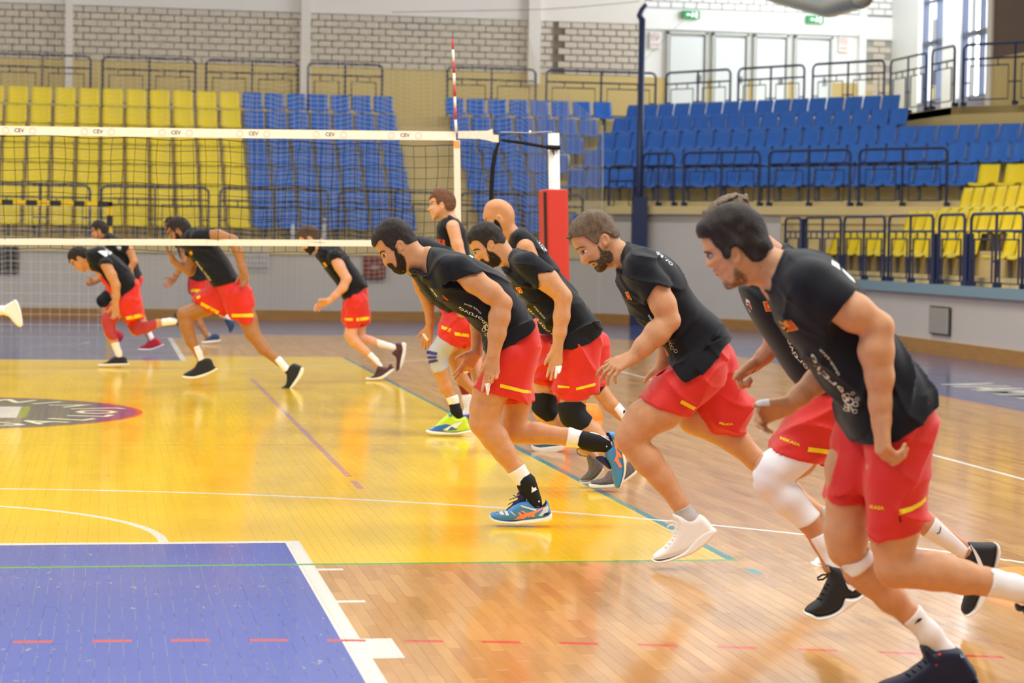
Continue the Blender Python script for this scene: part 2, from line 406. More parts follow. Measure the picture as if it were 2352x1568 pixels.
# ceiling slab high above (outside the picture) carries the lamps
# ================================================================= grandstands
YO=[25.2-.6*k for k in range(7)]; YK=[y+.52 for y in YO]; SK=[(a-CY)/(b-CY) for a,b in zip(YK,YO)]
Z0=[H+(4.38-.39*k-H)*SK[k] for k in range(7)]
def sx(k,x): return CX+(x-CX)*SK[k]
st=MB()
for k in range(7):
    xe=(n0+.75-.6*(YK[k]-.45))/.8+1.2
    if k>=5: xe=K[0]+.25
    st.box((-6,YK[k]-.42 if k<6 else 21.6,Z0[k]-.62-.39 if k<6 else 1.0),(xe,YK[k]+.2 if k else 25.9,Z0[k]-.62))
st.box((-6,25.95,3.4),(12.2,28.1,4.05)); st.box((-6,21.45,1.2),(K[0]+.2,21.9,LSTOP))
# stair treads in the aisle
struct(st.build('grandstand_far',BEIGE))
NK=[25.0-.7*k for k in range(5)]; ZC=[4.36,4.06,3.68,3.33,2.92]
def cpt(n,t): return (n*.8+t*.6,n*.6-t*.8)      # t runs along the rows towards the right
cs=MB()
def tmin(k): 
    # where the corner row meets the far row
    n=NK[k]; y=YK[k]; return (n*.6-y)/.8
TE=[atN(2060,240,NK[0]),atN(2085,260,NK[1])]
tend=[ (TE[0][0]-NK[0]*.8)/.6,(TE[1][0]-NK[1]*.8)/.6,14,14,14]
for k in range(5):
    n=NK[k]; cs.prism([cpt(n-.5,tmin(k)-.6),cpt(n-.5,tend[k]),cpt(n+.3 if k else n+1.2,tend[k]),cpt(n+.3 if k else n+1.2,tmin(k)-.6)],ZC[k]-1.1,ZC[k]-.62)
cs.prism([cpt(n0,-10.6),cpt(n0,14),cpt(n0+.6,14),cpt(n0+.6,-10.6)],1.9,2.2)
cs.prism([cpt(n0+.05,-7.4),cpt(n0+.05,14),cpt(n0+.5,14),cpt(n0+.5,-7.4)],.5,2.0)
struct(cs.build('grandstand_corner',BEIGE))
# raised walkway parapet above the corner rows
RT=5.04
r1=[atZ(1480,168,5.04)]; 
RX=16.35
A_=atX(2046,250,RX); A2=atX(2197,232,RX); A3=atN(2208,232,24.15); A4=atN(2480,222,24.15)
PW=[(A_[0],A_[1]+.3),(RX,A3[1]+.25),(A3[0],A3[1]),(A4[0],A4[1])]
par=MB()
for (a,b) in zip(PW[:-1],PW[1:]):
    a=np.array(a);b=np.array(b);d=(b-a)/np.linalg.norm(b-a);nn=np.array([-d[1],d[0]]); par.prism([tuple(a),tuple(b),tuple(b+nn*.3),tuple(a+nn*.3)],2.9,4.04)
struct(par.build('wall_parapet',BEIGE2))
# walkway slab behind it
struct(MB().prism([PW[0],PW[1],PW[2],PW[3],(18.9,A4[1]-1),(18.9,28.1),(13,28.1),(12.2,25.6)],3.9,4.03).build('grandstand_walkway',BEIGE2))
# right hand stand
XR=[13.78,14.23,14.68]; ZR=[1.74,2.10,2.46]
rs=MB(); rs.box((13.3,-8,.2),(13.6,B[1]-.1,.99))
for k,(xx,zz) in enumerate(zip(XR,ZR)):
    yhi=(n0-.8*(xx-.4))/.6
    rs.box((xx-.42,-8,.6),(xx+.25 if k<2 else xx+.2,min(yhi,17.5-.6*k),zz-.62))
rs.box((15.1,-8,1.6),(16.4,13.2,2.24)); rs.box((15.6,-8,2.2),(16.9,12.2,2.75)); rs.box((16.2,-8,2.7),(18.6,11.2,3.3))
struct(rs.build('grandstand_right',BEIGE))
# ================================================================= stadium seats
YEL=mat('yellow_seat_plastic','#f8da00',.42,.5,noise=.05,nscale=3); BLU=mat('blue_seat_plastic','#2568bf',.36,.5,noise=.08,nscale=3)
def seat_proto(m,wd=.39):
    mb=MB(); hb=.31
    # curved shell profile: back then pan, thickness by two skins
    prof=[(.065,0.0),(.045,-.06),(.02,-.16),(.0,-.26),(-.03,-.31),(-.10,-.335),(-.22,-.325),(-.32,-.33),(-.345,-.36)]
    nu=6; 
    for skin,sg in ((0,1),(1,-1)):
        o=len(mb.v)
        for i,(y,z) in enumerate(prof):
            for j in range(nu+1):
                u=j/nu*2-1; wdt=wd/2*(1-.06*(i==0)-.05*(i==len(prof)-1))
                crv=.022*u*u
                if i<4: yy,zz=y-crv+(.012 if skin else 0),z
                else: yy,zz=y,z+crv*.8-(.014 if skin else 0)
                mb.v.append((u*wdt,yy,zz))
        for i in range(len(prof)-1):
            for j in range(nu):
                a=o+i*(nu+1)+j; q=(a,a+1,a+nu+2,a+nu+1); mb.f.append(q if sg>0 else q[::-1])
    n=(nu+1)*len(prof)
    bd=[j for j in range(nu+1)]+[i*(nu+1)+nu for i in range(1,len(prof))]+[(len(prof)-1)*(nu+1)+j for j in range(nu-1,-1,-1)]+[i*(nu+1) for i in range(len(prof)-2,0,-1)]
    for i in range(len(bd)):
        a,b=bd[i],bd[(i+1)%len(bd)]; mb.f.append((b,a,a+n,b+n))
    s=mb.build('stadium_seat',m,smooth=True)
    br=MB(); br.box((-.03,-.2,-.62),(.03,-.15,-.35)); br.box((-.03,-.2,-.37),(.03,.02,-.34))
    c=br.build('seat_bracket',mat('seat_bracket_steel','#6d6a62',.6),s)
    return s
yp=seat_proto(YEL); bp_=seat_proto(BLU); first={'y':True,'b':True}
ROWN=['top','second','third','fourth','fifth','sixth','bottom']
def put_seat(kind,x,y,z,rz,label,group):
    p=yp if kind=='y' else bp_
    if first[kind]: o=p; first[kind]=False
    else: o=copy_tree(p)
    o.location=(x,y,z); o.rotation_euler=(0,0,rz); tag(o,label,'seat',group)
RS=['top row','row two from top','row three from top','row four from top','row five from top','second lowest row','lowest row']
RN=['top row','second row from the top','third row from the top','fourth row from the top','fifth row from the top','second lowest row','lowest row']
for k in range(7):
    for c in range(12):
        x=sx(k,4.07-.455*(c+.5))
        if x<-.75: continue
        put_seat('y',x,YK[k],Z0[k],0,'yellow far stand seat, %s, %s one left of the blue'%(RS[k],ORD[c]),'yellow seats behind the net')
    for c in range(7):
        x=sx(k,4.08+.436*(c+.5))
        put_seat('b',x,YK[k],Z0[k],0,'blue far stand seat, %s, %s one right of the yellow'%(RS[k],ORD[c]),'blue seats left of the stair aisle')
    xb=cpt(NK[k],tmin(k))[0] if k<5 else (10.35 if k==5 else 10.7)
    c=0
    while True:
        x=sx(k,8.15+.02*k+.437*(c+.5))
        if x>xb-.1 or c>24: break
        if k>=5 and 10.62<x<10.0: break
        put_seat('b',x,YK[k],Z0[k],0,'blue far stand seat, %s, %s one right of the aisle'%(RS[k],ORD[c]),'blue seats right of the stair aisle'); c+=1
NEE=2.23
for k in range(5):
    t=tmin(k)+.32; c=0; cy=0
    te=[(TE[0][0]-NK[0]*.8)/.6-.1,(TE[1][0]-NK[1]*.8)/.6-.1]+[(atN(2400,300,NK[j])[0]-NK[j]*.8)/.6 for j in (2,3,4)]; te=te[k]
    tyel=(atN(2262,400,NK[4])[0]-NK[4]*.8)/.6
    while t<te:
        x,y=cpt(NK[k],t)
        px=0
        # angle: seats look down the inward normal
        if k==4 and t>tyel-.1:
            put_seat('y',x,y,ZC[k],-math.atan2(.8,.6),'yellow plastic seat facing the court at the end of the blue corner row, %s one'%ORD[cy],'yellow seats ending the corner row'); t+=.5; cy+=1; continue
        put_seat('b',x,y,ZC[k],-math.atan2(.8,.6),'blue corner stand seat, %s, %s one from the bend'%(RS[k] if k<4 else 'lowest row',ORD[c]),'blue seats in the corner stand'); t+=.415; c+=1
for k,(pxl,pxr) in enumerate(((1893,2480),(2080,2480),(2208,2480))):
    y=atX(pxl,(540,490,430)[k],XR[k])[1]-.2; c=0; ylo=atX(2400,(540,490,430)[k],XR[k])[1]
    gap=(atX(2256,540,XR[0])[1],atX(2308,540,XR[0])[1]) if k==0 else (-99,-99)
    while y>ylo:
        if not(gap[1]<y<gap[0]):
            put_seat('y',XR[k],y,ZR[k],-math.pi/2,'yellow right stand seat, %s, %s one from the corner'%(('lowest row','middle row','upper row')[k],ORD[c]),'yellow seats in the right stand'); c+=1
        y-=.44
# ================================================================= railings
def railing(p0,p1,zb,zt,label,group,gap=.05,low=.1,mid=True,foot=True):
    p0=np.array(p0,float)[:2]; p1=np.array(p1,float)[:2]; d=p1-p0; L=np.linalg.norm(d); d/=L; nn=np.array([-d[1],d[0]])
    P=lambda s,z,q=0: (p0[0]+d[0]*s+nn[0]*q,p0[1]+d[1]*s+nn[1]*q,z)
    r=.024; h=zt-zb; root=empty('railing',(*P(L/2,zb),),label,'railing',group)
    a=gap;b=L-gap; c=.1
    pts=[P(a,zb)]+[P(a,zt-c)]+[P(a+c*(1-math.cos(t)),zt-c+c*math.sin(t)) for t in (.5,1.05)]+[P(a+c,zt),P(b-c,zt)]+[P(b-c*(1-math.cos(t)),zt-c+c*math.sin(t)) for t in (1.05,.5)]+[P(b,zt-c),P(b,zb)]
    MB().tube(pts,r,6).build('top_frame',NAVY,root)
    zm=zt-.235*h
    MB().tube([P(a,zm),P(b,zm)],r*.8,6).build('middle_rail',NAVY,root)
    segs=[(a,b)]
    if mid:
        MB().tube([P(L/2,zb),P(L/2,zt)],r*.9,6).build('post',NAVY,root); segs=[(a,L/2),(L/2,b)]
    for (s0,s1) in segs:
        i=min(.13,(s1-s0)*.2); x0,x1=s0+i,s1-i; z1=zm-.115*h; z0=zb+low*h
        MB().tube([P(x0,z0),P(x0,z1),P(x1,z1),P(x1,z0)],r*.6,4,closed=True).build('inner_frame',NAVY,root)
        for s in (s0+(s1-s0)*.33,s0+(s1-s0)*.67): MB().tube([P(s,z1),P(s,zm)],r*.5,4).build('spacer',NAVY,root)
        for s,e in ((s0,x0),(x1,s1)): MB().tube([P(s,(z0+z1)/2-.0),P(e,(z0+z1)/2)],r*.5,4).build('spacer',NAVY,root)
    if foot:
        for s in [a,b]+([L/2] if mid else []):
            MB().prism([P(s-.03,0,-.03)[:2],P(s+.03,0,-.03)[:2],P(s+.03,0,.08)[:2],P(s-.03,0,.08)[:2]],zb,zb+.07).build('foot_plate',NAVY,root)
    return root
# front rail of the far stand (z 1.46 .. 2.40)
xs=[(-30,213),(226,486),(499,760),(773,1040),(1052,1345)]
for i,(a,b) in enumerate(xs):
    pa=atY(a,430,21.62); pb=atY(b,430,21.62)
    railing(pa,pb,LSTOP,2.39,'navy tubular railing before the far stand, '+['leftmost, behind the handball goal','above the running group in black','between the yellow and blue seats','behind the player by the net edge','right of the padded net post'][i],'railings before the far stand')
# upper walkway rail of the far stand
xs=[(-20,214),(230,455),(468,690),(702,884),(1022,1236),(1250,1512)]
for i,(a,b) in enumerate(xs):
    pa=atY(a,160,26.15); pb=atY(b,160,26.15)
    railing(pa,pb,4.05,5.07,'navy railing on the upper walkway of the far stand, '+['leftmost one','second one from the left','third one from the left','ending at the stair aisle','starting right of the stair aisle','under the grey block masonry'][i],'railings on the upper walkway',foot=False)
# corner stand, upper walkway
p=atZ(1527,168,5.04); q=atZ(2037,138,5.04); d3=[0,.325,.345,.66,.68,1.0]
for i in range(3):
    railing(p+(q-p)*(0,.345,.68)[i],p+(q-p)*(.325,.66,1.)[i],4.05,5.04,'navy railing on the walkway above the corner seats, '+['left one','middle one','right one'][i],'railings above the corner seats',foot=False)
railing(atX(2045,140,RX),atX(2131,120,RX),4.04,atX(2090,130,RX)[2],'navy railing running back beside the left tall window','railing before the windows',mid=True)
railing(atX(2139,118,RX),atX(2196,104,RX),4.04,atX(2160,112,RX)[2],'short navy railing between the two tall windows','railing before the windows',mid=False)
p=atN(2209,104,24.15); q=atN(2462,88,24.15)
railing(p,q,4.04,p[2],'navy railing before the brown wall, upper right','railing before the brown wall')
# corner stand front rail
cx=[(1395,1466),(1472,1553),(1566,1750),(1761,1958),(1968,2181)]
for i,(a,b) in enumerate(cx):
    if i==0: continue
    pa=atN(a,400,n0+.05); pb=atN(b,400,n0+.05)
    railing(pa,pb,2.2,3.17,'navy railing before the corner seats, '+['','next to the tall navy pole','second one from the navy pole','third one from the navy pole','rightmost, ending at the yellow seats'][i],'railings before the corner seats')
p=atN(1395,400,n0+.05); q=atN(1462,400,n0+.05)
railing(p,q,1.75,2.95,'narrow navy gate railing left of the tall navy pole','railings before the corner seats',mid=False)
# right stand rail
rx=[(1802,1840,0),(1848,1932,1),(1937,2033,1),(2040,2144,1),(2155,2217,0),(2228,2352,1),(2358,2480,1)]
for i,(a,b,md) in enumerate(rx):
    ya=atX(a,560,13.14); yb=atX(b,560,13.14)
    railing(ya,yb,1.0,1.985,'navy railing on the low right wall, '+['narrow leftmost one','behind the front player, second from left','third one from the left','fourth one, before the yellow seats','narrow one between two thick posts','above the wall vent','cut by the picture edge'][i],'railings on the low right wall',mid=bool(md),low=.06,gap=.03)
for i,px in enumerate((1844,2150,2222)):
    ya=atX(px,560,13.14); h=1.975 if i==0 else 1.72; ya[1]+=(.0,.03,-.02)[i]
    tag(MB().box((13.1,ya[1]-.07,.99),(13.2,ya[1]+.07,h)).build('railing_post',NAVY),'thick square navy post in the right railing, '+['at its left end','left of the narrow panel','right of the narrow panel'][i],'post','thick posts of the right railing')
# ================================================================= hall equipment
# volleyball net on the centre line (y = 0)
CRM=mat('cream_net_band','#efe6da',.8,.2,sheen=.2); BLKC=mat('black_cord','#1b1b1e',.8,.2); REDP=mat('red_vinyl_pad','#c93a2e',.45,.4,noise=.03,nscale=20)
def zt(x,z): return atY(x,z,0)
def netz(px): # top edge of the net in the picture
    return np.interp(px,[0,500,1047,1140],[289,296,302,308])
def netb(px): return np.interp(px,[-400,0,500,1047],[545,547.5,549.5,552])
net=empty('volleyball_net',(atY(1047,302,0)[0],0,1.4),'black volleyball net with white top band across the court','net')
def band(name,pxs,f0,f1,m,th=.012,y=0.):
    mb=MB(); o=0
    for i,px in enumerate(pxs):
        a=atY(px,f0(px),y); b=atY(px,f1(px),y)
        mb.v+=[(a[0],y-th,a[2]),(b[0],y-th,b[2]),(b[0],y+th,b[2]),(a[0],y+th,a[2])]
    for i in range(len(pxs)-1):
        for k in range(4): mb.f.append((i*4+k,(i+1)*4+k,(i+1)*4+(k+1)%4,i*4+(k+1)%4))
    mb.f+= [(3,2,1,0),tuple(len(mb.v)-4+k for k in range(4))]
    return mb.build(name,m,net)
PXS=list(range(-330,1048,55))+[1047]
tb=band('top_band',PXS,lambda p:netz(p),lambda p:netz(p)+20.5,CRM)
band('top_band_end',[1052,1075,1100,1120,1131,1132,1145],lambda p:np.interp(p,[1052,1120,1131,1132,1145],[301,300,296,309,310]),lambda p:np.interp(p,[1052,1110,1132,1145],[318,319,326,327]),mat('net_band_end','#e6dccb',.8,noise=.08,nscale=30))
band('bottom_band',PXS+[1060,1300][:1],lambda p:netb(p),lambda p:netb(p)+14.5,CRM)
nm=MB(); zc=[]
X0=atY(-330,300,0)[0]; X1=atY(1140,310,0)[0]
rng=random.Random(3)
nv=int((X1-X0)/.1); cols=[]
for i in range(nv+1):
    x=X0+i*.1; px=250+ (x-CX+ .0)*0
    ph=rng.uniform(-.01,.01)
    pts=[]
    for j in range(11):
        z=2.345-j*.0955; pts.append((x+ph*math.sin(j*.9)+.012*math.sin(j*.35+i*.4),.012*math.sin(i*.7+j),z+.008*math.sin(i*.9)))
    cols.append(pts); nm.tube(pts,.0026,3)
for j in range(11):
    nm.tube([c[j] for c in cols],.0026 if j else .004,3)
o=nm.build('netting',BLKC,net); o['kind']='stuff'
# side band and antenna
def bar(name,p,q,w_,m,parent,th=.008,y=0):
    a=atY(*p,y); b=atY(*q,y); d=np.array([w_/2,0,0]); mb=MB()
    mb.add([a-d+(0,-th,0),a+d+(0,-th,0),b+d+(0,-th,0),b-d+(0,-th,0),a-d+(0,th,0),a+d+(0,th,0),b+d+(0,th,0),b-d+(0,th,0)],[(0,3,2,1),(4,5,6,7),(0,1,5,4),(1,2,6,5),(2,3,7,6),(3,0,4,7)])
    return mb.build(name,m,parent)
bar('side_band',(1049,322),(1052,552),.055,mat('side_band','#ece0cc',.8),net,.014)
bar('side_band_patch',(1048,324),(1049,340),.05,mat('orange_patch','#dd9c55',.8),net,.016)
CEVT=mat('band_print','#5b4a44',.8)
def text_mesh(s,size,m,name,bold=0):
    cu=bpy.data.curves.new('t','FONT'); cu.body=s; cu.size=size; cu.offset=bold; cu.resolution_u=2; cu.align_x='CENTER'; cu.align_y='CENTER'
    o=bpy.data.objects.new('t',cu); C.objects.link(o)
    dg=bpy.context.evaluated_depsgraph_get(); me=bpy.data.meshes.new_from_object(o.evaluated_get(dg)); bpy.data.objects.remove(o); bpy.data.curves.remove(cu)
    me.name=name; me.materials.clear()
    if m: me.materials.append(m)
    return me
for px in (-137,44,225,404,582,758,930):
    p=atY(px,netz(px)+10,-.0135); me=text_mesh('CEV',.046,CEVT,'band_lettering',.0006)
    o=bpy.data.objects.new('band_lettering',me); C.objects.link(o); o.location=p; o.rotation_euler=(math.pi/2,0,0); o.parent=net; o.matrix_parent_inverse=Matrix.Translation(net.location).inverted()
    for dx in (-31,31):
        q=atY(px+dx,netz(px+dx)+10,-.0135); mb=MB(); mb.tube([(q[0]+.026*math.cos(t),-.0135,q[2]+.026*math.sin(t)) for t in np.linspace(0,2*math.pi,17)[:-1]],.0018,3,closed=True)
        mb.build('band_ring',mat('band_ring','#cfc2b4',.8),net)
ant=empty('net_antenna',atY(1047,300,-.03),'red and white striped antenna rising above the net edge','antenna')
apx=[(1039.5,88),(1040.3,114),(1041.8,142),(1042.8,168),(1043.6,195),(1044.6,222),(1045.6,248),(1046.4,275),(1048,305)]
for i in range(8):
    a=atY(*apx[i],-.03); b=atY(*apx[i+1],-.03); MB().tube([a,b],.0115 if i else .010,8).build('antenna_segment',mat('antenna_red','#c03a3e',.5) if i%2==0 else mat('antenna_white','#efe9e4',.5),ant,True)
# net post, pad, cords
pst=empty('net_post',(*atY(1280,930,0)[:2],0),'white net post wrapped in a tall red pad','post')
a=atY(1271.5,306,0); b=atY(1284,760,0)
MB().tube([a,(b[0],0,0)],.052,16).build('pole',mat('white_post_paint','#e4ded6',.4,noise=.05,nscale=9),pst,True)
pl=MB(); tl=atY(1246,436,-.1); tr=atY(1304,434,-.1); 
zp=tl[2]; xl,xr=tl[0],tr[0]; sh=.07
q=[(xl,-.13),(xl+.035,-.155),(xr-.03,-.155),(xr,-.12),(xr,.1),(xl,.1)]
n_=len(q); v=[(p[0],p[1],zp+(.01 if 0<i<3 else 0)) for i,p in enumerate(q)]+[(p[0]+sh,p[1],.02) for p in q]
pl.add(v,[tuple(range(n_))]+[tuple(range(n_,2*n_))[::-1]]+[(i,i+n_,(i+1)%n_+n_,(i+1)%n_) for i in range(n_)])
pad=pl.build('post_pad',REDP,pst)
bvm=pad.modifiers.new('b','BEVEL'); bvm.width=.012; bvm.segments=2
gp=MB(); gp.add([(xl-.004,-.131,zp-.03),(xl+.028,-.158,zp-.03),(xl+.028+sh,-.158,.05),(xl-.004+sh,-.131,.05)],[(0,1,2,3)]); 
MB().tube([(xl+.012,-.148,zp-.02),(xl+.012+sh,-.148,.05)],.013,6).build('pad_seam',mat('pad_seam','#2a1512',.8),pst)
MB().tube([atY(1150,303,0),atY(1216,305,0),atY(1258,302,0),atY(1268,303,0)],.004,5).build('headline_cord',mat('pale_cord','#b9b1a6',.8),pst)
MB().tube([atY(1215,302,0),atY(1219,304,0)],.014,8).build('cord_stopper',CRM,pst)
sr=MB(); sr.tube([atY(1152,322,0),atY(1200,328,-.02),atY(1256,338,-.06)],[.013,.016,.014],6); sr.tube([atY(1256,338,-.06),atY(1286,339,-.06)],.022,6); sr.tube([atY(1268,340,-.065),atY(1273,356,-.065)],.006,5)
sr.build('lashing_strap',BLKC,pst)
tr_=MB().tube([atY(1147,312,0),atY(1145,328,0),atY(1138,350,0),atY(1132,385,0),atY(1129,430,0),atY(1128,470,0),atY(1130,556,0)],[.008,.012,.018,.02,.02,.019,.014],8).build('net_end_cord',BLKC,net,True)
# handball goal at the far baseline
gl=empty('handball_goal',(1.55,14,0),'yellow and black striped handball goal beyond the net','goal')
gy=mat('goal_yellow','#d8b010',.5); gk=mat('goal_black','#17181c',.5)
xx=1.53; i=0
MB().box((1.48,13.96,0),(1.56,14.04,2.0)).build('goal_post',gy,gl); MB().box((-1.56,13.96,0),(-1.48,14.04,2.0)).build('goal_post',gy,gl)
MB().box((-1.56,13.96,1.93),(1.56,14.04,2.0)).build('crossbar',gy,gl)
for px in (17,72.5,127.5,182,237):
    p=atY(px,465,14); MB().box((p[0]-.08,13.955,1.925),(p[0]+.08,14.045,2.005)).build('crossbar_stripe',gk,gl)
for z in (1.72,1.2,.7): MB().box((1.475,13.955,z-.08),(1.565,14.045,z+.08)).build('post_stripe',gk,gl)
gn=MB()
for i in range(22):
    x=-1.5+i*3/21; gn.tube([(x,14.05,1.95),(x,14.25,1.85),(x,14.9,1.1),(x,15.0,.02)],.003,3)
for k in range(12):
    z=1.9-k*.16; y=14.2+ (1.9-z)*.45; gn.tube([(-1.5,min(y,15),z),(1.5,min(y,15),z)],.003,3)
o=gn.build('goal_netting',mat('white_cord','#e8e4da',.8),gl); o['kind']='stuff'
# protective net curtain hung before the far stand
cn=empty('safety_net',(5,20.9,0),'cream safety net curtain hanging before the far stand','net')
YN=20.9; xa=atY(-40,100,YN)[0]; xb=atY(1392,440,YN)[0]; cells=.088
cols=[]; nvv=int((xb-xa)/cells)
hang=[(-40,18),(0,16),(25,10),(120,24),(175,18),(270,20),(330,22),(370,26),(430,30),(480,26),(560,34),(590,32),(650,38),(700,40),(790,38),(835,40),(850,45),(885,50),(910,78),(945,84),(975,76),(990,48),(1050,44),(1100,40),(1200,38),(1215,120),(1300,220),(1392,290),(1420,300)]
hang=[(p,q) for p,q in hang]
rn=random.Random(5)
def topz(px): return np.interp(px,[h[0] for h in hang],[h[1] for h in hang])
for i in range(nvv+1):
    x=xa+i*cells; px=np.interp(x,[xa,xb],[-40,1392]); ty=topz(px)
    ztop=atY(px,ty,YN)[2]-.05*abs(math.sin(i*.55)); pts=[]; nz=62; 
    z0=max(.0,.2); 
    for j in range(nz+1):
        z=ztop+(.25-ztop)*j/nz
        fold=.05*math.sin(x*7.0+.8*math.sin(z*1.1))+.03*math.sin(x*17+z*.7); amp=1-.45*j/nz
        if z>3.2: shear=.0
        else: shear=0
        pts.append((x+.045*amp*math.sin(x*13+2*math.sin(z*.6)),YN+fold*amp,z+.035*math.cos(x*6.5+math.sin(z*1.3))*amp))
    cols.append(pts)
cm=MB()
for i,c in enumerate(cols): cm.tube(c,.0036,3)
for j in range(0,63): cm.tube([c[j] for c in cols],.0036,3)
o=cm.build('curtain_netting',mat('cream_cord','#d9ccae',.8,.2),cn); o['kind']='stuff'
MB().tube([cols[-1][0],cols[-1][20],cols[-1][62]],.008,4).build('curtain_edge_rope',mat('rope_white','#dcd8cc',.8),cn)
rp=[atY(900,28,YN),atY(1240,22,YN),atY(1320,17,YN),atY(1440,6,YN),atY(1468,3,YN)]
MB().tube(rp,.006,4).build('curtain_cable',mat('steel_cable','#8a857c',.6),cn)
tag(MB().tube([atD(1472,146,41.2),atD(1560,55,44),atD(1612,0,46)],.006,4).build('stay_cable',MATS['steel_cable']),'thin grey stay cable slanting up from the navy pole','cable')
# tall navy pole
pb=atN(1466,540,n0-.15); pt=atN(1465,44,n0-.15); pole=empty('navy_pole',(pb[0],pb[1],0),'tall navy pole with a bent top beside the corner stand','pole')
dd=(pb-CAM)@_fw
MB().tube([(pb[0],pb[1],0),(pb[0],pb[1],pt[2])],.062,12).build('pole_shaft',NAVY,pole,True)
tp=atD(1465,44,dd); MB().tube([(pb[0],pb[1],pt[2]-.02),tuple(atD(1468,36,dd)),tuple(atD(1474,22,dd)),tuple(atD(1484,10,dd))],[.055,.05,.045,.04],10).build('bent_top',NAVY,pole,True)
q0=atD(1446,452,dd-.05); q1=atD(1473,560,dd-.05)
MB().box((pb[0]-.15,pb[1]-.2,0),(pb[0]+.12,pb[1]-.06,q0[2])).build('base_post',NAVY,pole)
# emergency exit signs
GRN=mat('exit_green','#128a4c',.5,emis=.25); SW_=mat('exit_white','#f2fff6',.5,emis=.6)
for i,(px,py,lab) in enumerate(((1587,34,'green exit sign on the white entrance front, left one'),(1872,45,'green exit sign on the white entrance front, right one'))):
    p=atY(px,py,YB-.12); s=.2
    sg=empty('exit_sign',p,lab,'sign','exit signs')
    MB().box((p[0]-.19,YB-.16,p[2]-.085),(p[0]+.19,YB-.06,p[2]+.085)).build('sign_box',GRN,sg)
    g=MB(); y=YB-.163
    def qd(x0,x1,z0,z1): g.add([(p[0]+x0,y,p[2]+z0),(p[0]+x1,y,p[2]+z0),(p[0]+x1,y,p[2]+z1),(p[0]+x0,y,p[2]+z1)],[(0,1,2,3)])
    qd(.09,.14,-.07,.06); 
    g.add([(p[0]-.12,y,p[2]),(p[0]-.07,y,p[2]-.04),(p[0]-.07,y,p[2]-.015),(p[0]-.02,y,p[2]-.015),(p[0]-.02,y,p[2]+.015),(p[0]-.07,y,p[2]+.015),(p[0]-.07,y,p[2]+.04)],[tuple(range(7))])
    g.add([(p[0]+.0,y,p[2]-.06),(p[0]+.02,y,p[2]-.06),(p[0]+.04,y,p[2]-.01),(p[0]+.06,y,p[2]-.05),(p[0]+.075,y,p[2]-.04),(p[0]+.055,y,p[2]+.03),(p[0]+.02,y,p[2]+.03),(p[0]-.005,y,p[2]+.0)],[tuple(range(8))])
    g.add([(p[0]+.035+.016*math.cos(t),y,p[2]+.052+.016*math.sin(t)) for t in np.linspace(0,2*math.pi,9)[:-1]],[tuple(range(8))])
    g.build('sign_symbol',SW_,sg)
# no smoking signs
PK=mat('faded_red_print','#e0a3a3',.7)
for i,(px,py,lab) in enumerate(((1505,88,'faded no smoking sign left of the entrance doors'),(1938,97,'faded no smoking sign right of the entrance doors'))):
    p=atY(px,py,YB-.03); sg=empty('no_smoking_sign',p,lab,'sign','no smoking signs')
    MB().box((p[0]-.11,YB-.03,p[2]-.22),(p[0]+.11,YB+.06,p[2]+.13)).build('sign_plate',mat('sign_plate','#e6e4e2',.6),sg)
    mb=MB(); mb.tube([(p[0]+.075*math.cos(t),YB-.034,p[2]+.03+.075*math.sin(t)) for t in np.linspace(0,2*math.pi,21)[:-1]],.008,4,closed=True)
    mb.tube([(p[0]-.05,YB-.034,p[2]+.08),(p[0]+.05,YB-.034,p[2]-.02)],.007,4); mb.box((p[0]-.04,YB-.036,p[2]+.02),(p[0]+.04,YB-.032,p[2]+.035))
    mb.box((p[0]-.075,YB-.036,p[2]-.15),(p[0]+.075,YB-.032,p[2]-.12)); mb.build('sign_print',PK,sg)
# ventilation duct under the roof
dp=[atD(1700,-50,44),atD(1790,-14,43),atD(1905,16,41.5),atD(1990,-10,40)]
mb=MB(); pts=[]; 
for a,b in zip(dp[:-1],dp[1:]):
    for t in np.linspace(0,1,12)[:-1]: pts.append(a+(b-a)*t)
mb.tube(pts,[.2+.012*(i%2) for i in range(len(pts))],16).build('ventilation_duct',mat('duct_foil','#c9cdc6',.35,metal=.6,noise=.1,nscale=20),None,True)
tag(bpy.data.objects['ventilation_duct'],'ribbed silver ventilation duct under the roof','duct')
# wall fittings on the grey walls
def grille(name,x0,x1,y0,z0,z1,m,label,cat,bars,ax='y',nb=10):
    g=empty(name,(x0,y0,z0),label,cat)
    if ax=='y':
        MB().box((x0,y0-.02,z0),(x1,y0,z1)).build('grille_frame',m,g); 
        for i in range(nb):
            x=x0+(x1-x0)*(i+.5)/nb; MB().box((x-.012,y0-.035,z0+.02),(x+.012,y0-.02,z1-.02)).build('slat',bars,g)
    else:
        MB().box((x0-.02,y0,z0),(x0,x1,z1)).build('grille_frame',m,g)
        for i in range(nb):
            y=y0+(x1-y0)*(i+.5)/nb; MB().box((x0-.045,y-.018,z0+.02),(x0-.02,y+.018,z1-.02)).build('slat',bars,g)
    return g
va=atX(2138,740,13.1); vb=atX(2183,740,13.1); 
grille('wall_vent',13.1,va[1],vb[1],.29,.69,mat('vent_back','#45413a',.7),'grey slatted vent low in the right wall','vent',mat('vent_slat','#b7b0a6',.6),ax='x',nb=9)
pa=atY(0,566,21.45); pb2=atY(43,628,21.45)
grille('wall_vent',-1.0,pb2[0],21.45,pb2[2],pa[2],mat('vent_dark','#3f3b36',.8),'dark barred vent in the far wall at the left edge','vent',mat('vent_bar','#6a655c',.6),nb=9)
pa=atY(834,588,21.45); pb2=atY(884,640,21.45)
hb=empty('hydrant_cabinet',(pa[0],21.45,pb2[2]),'dark red hydrant cabinet on the far wall','cabinet')
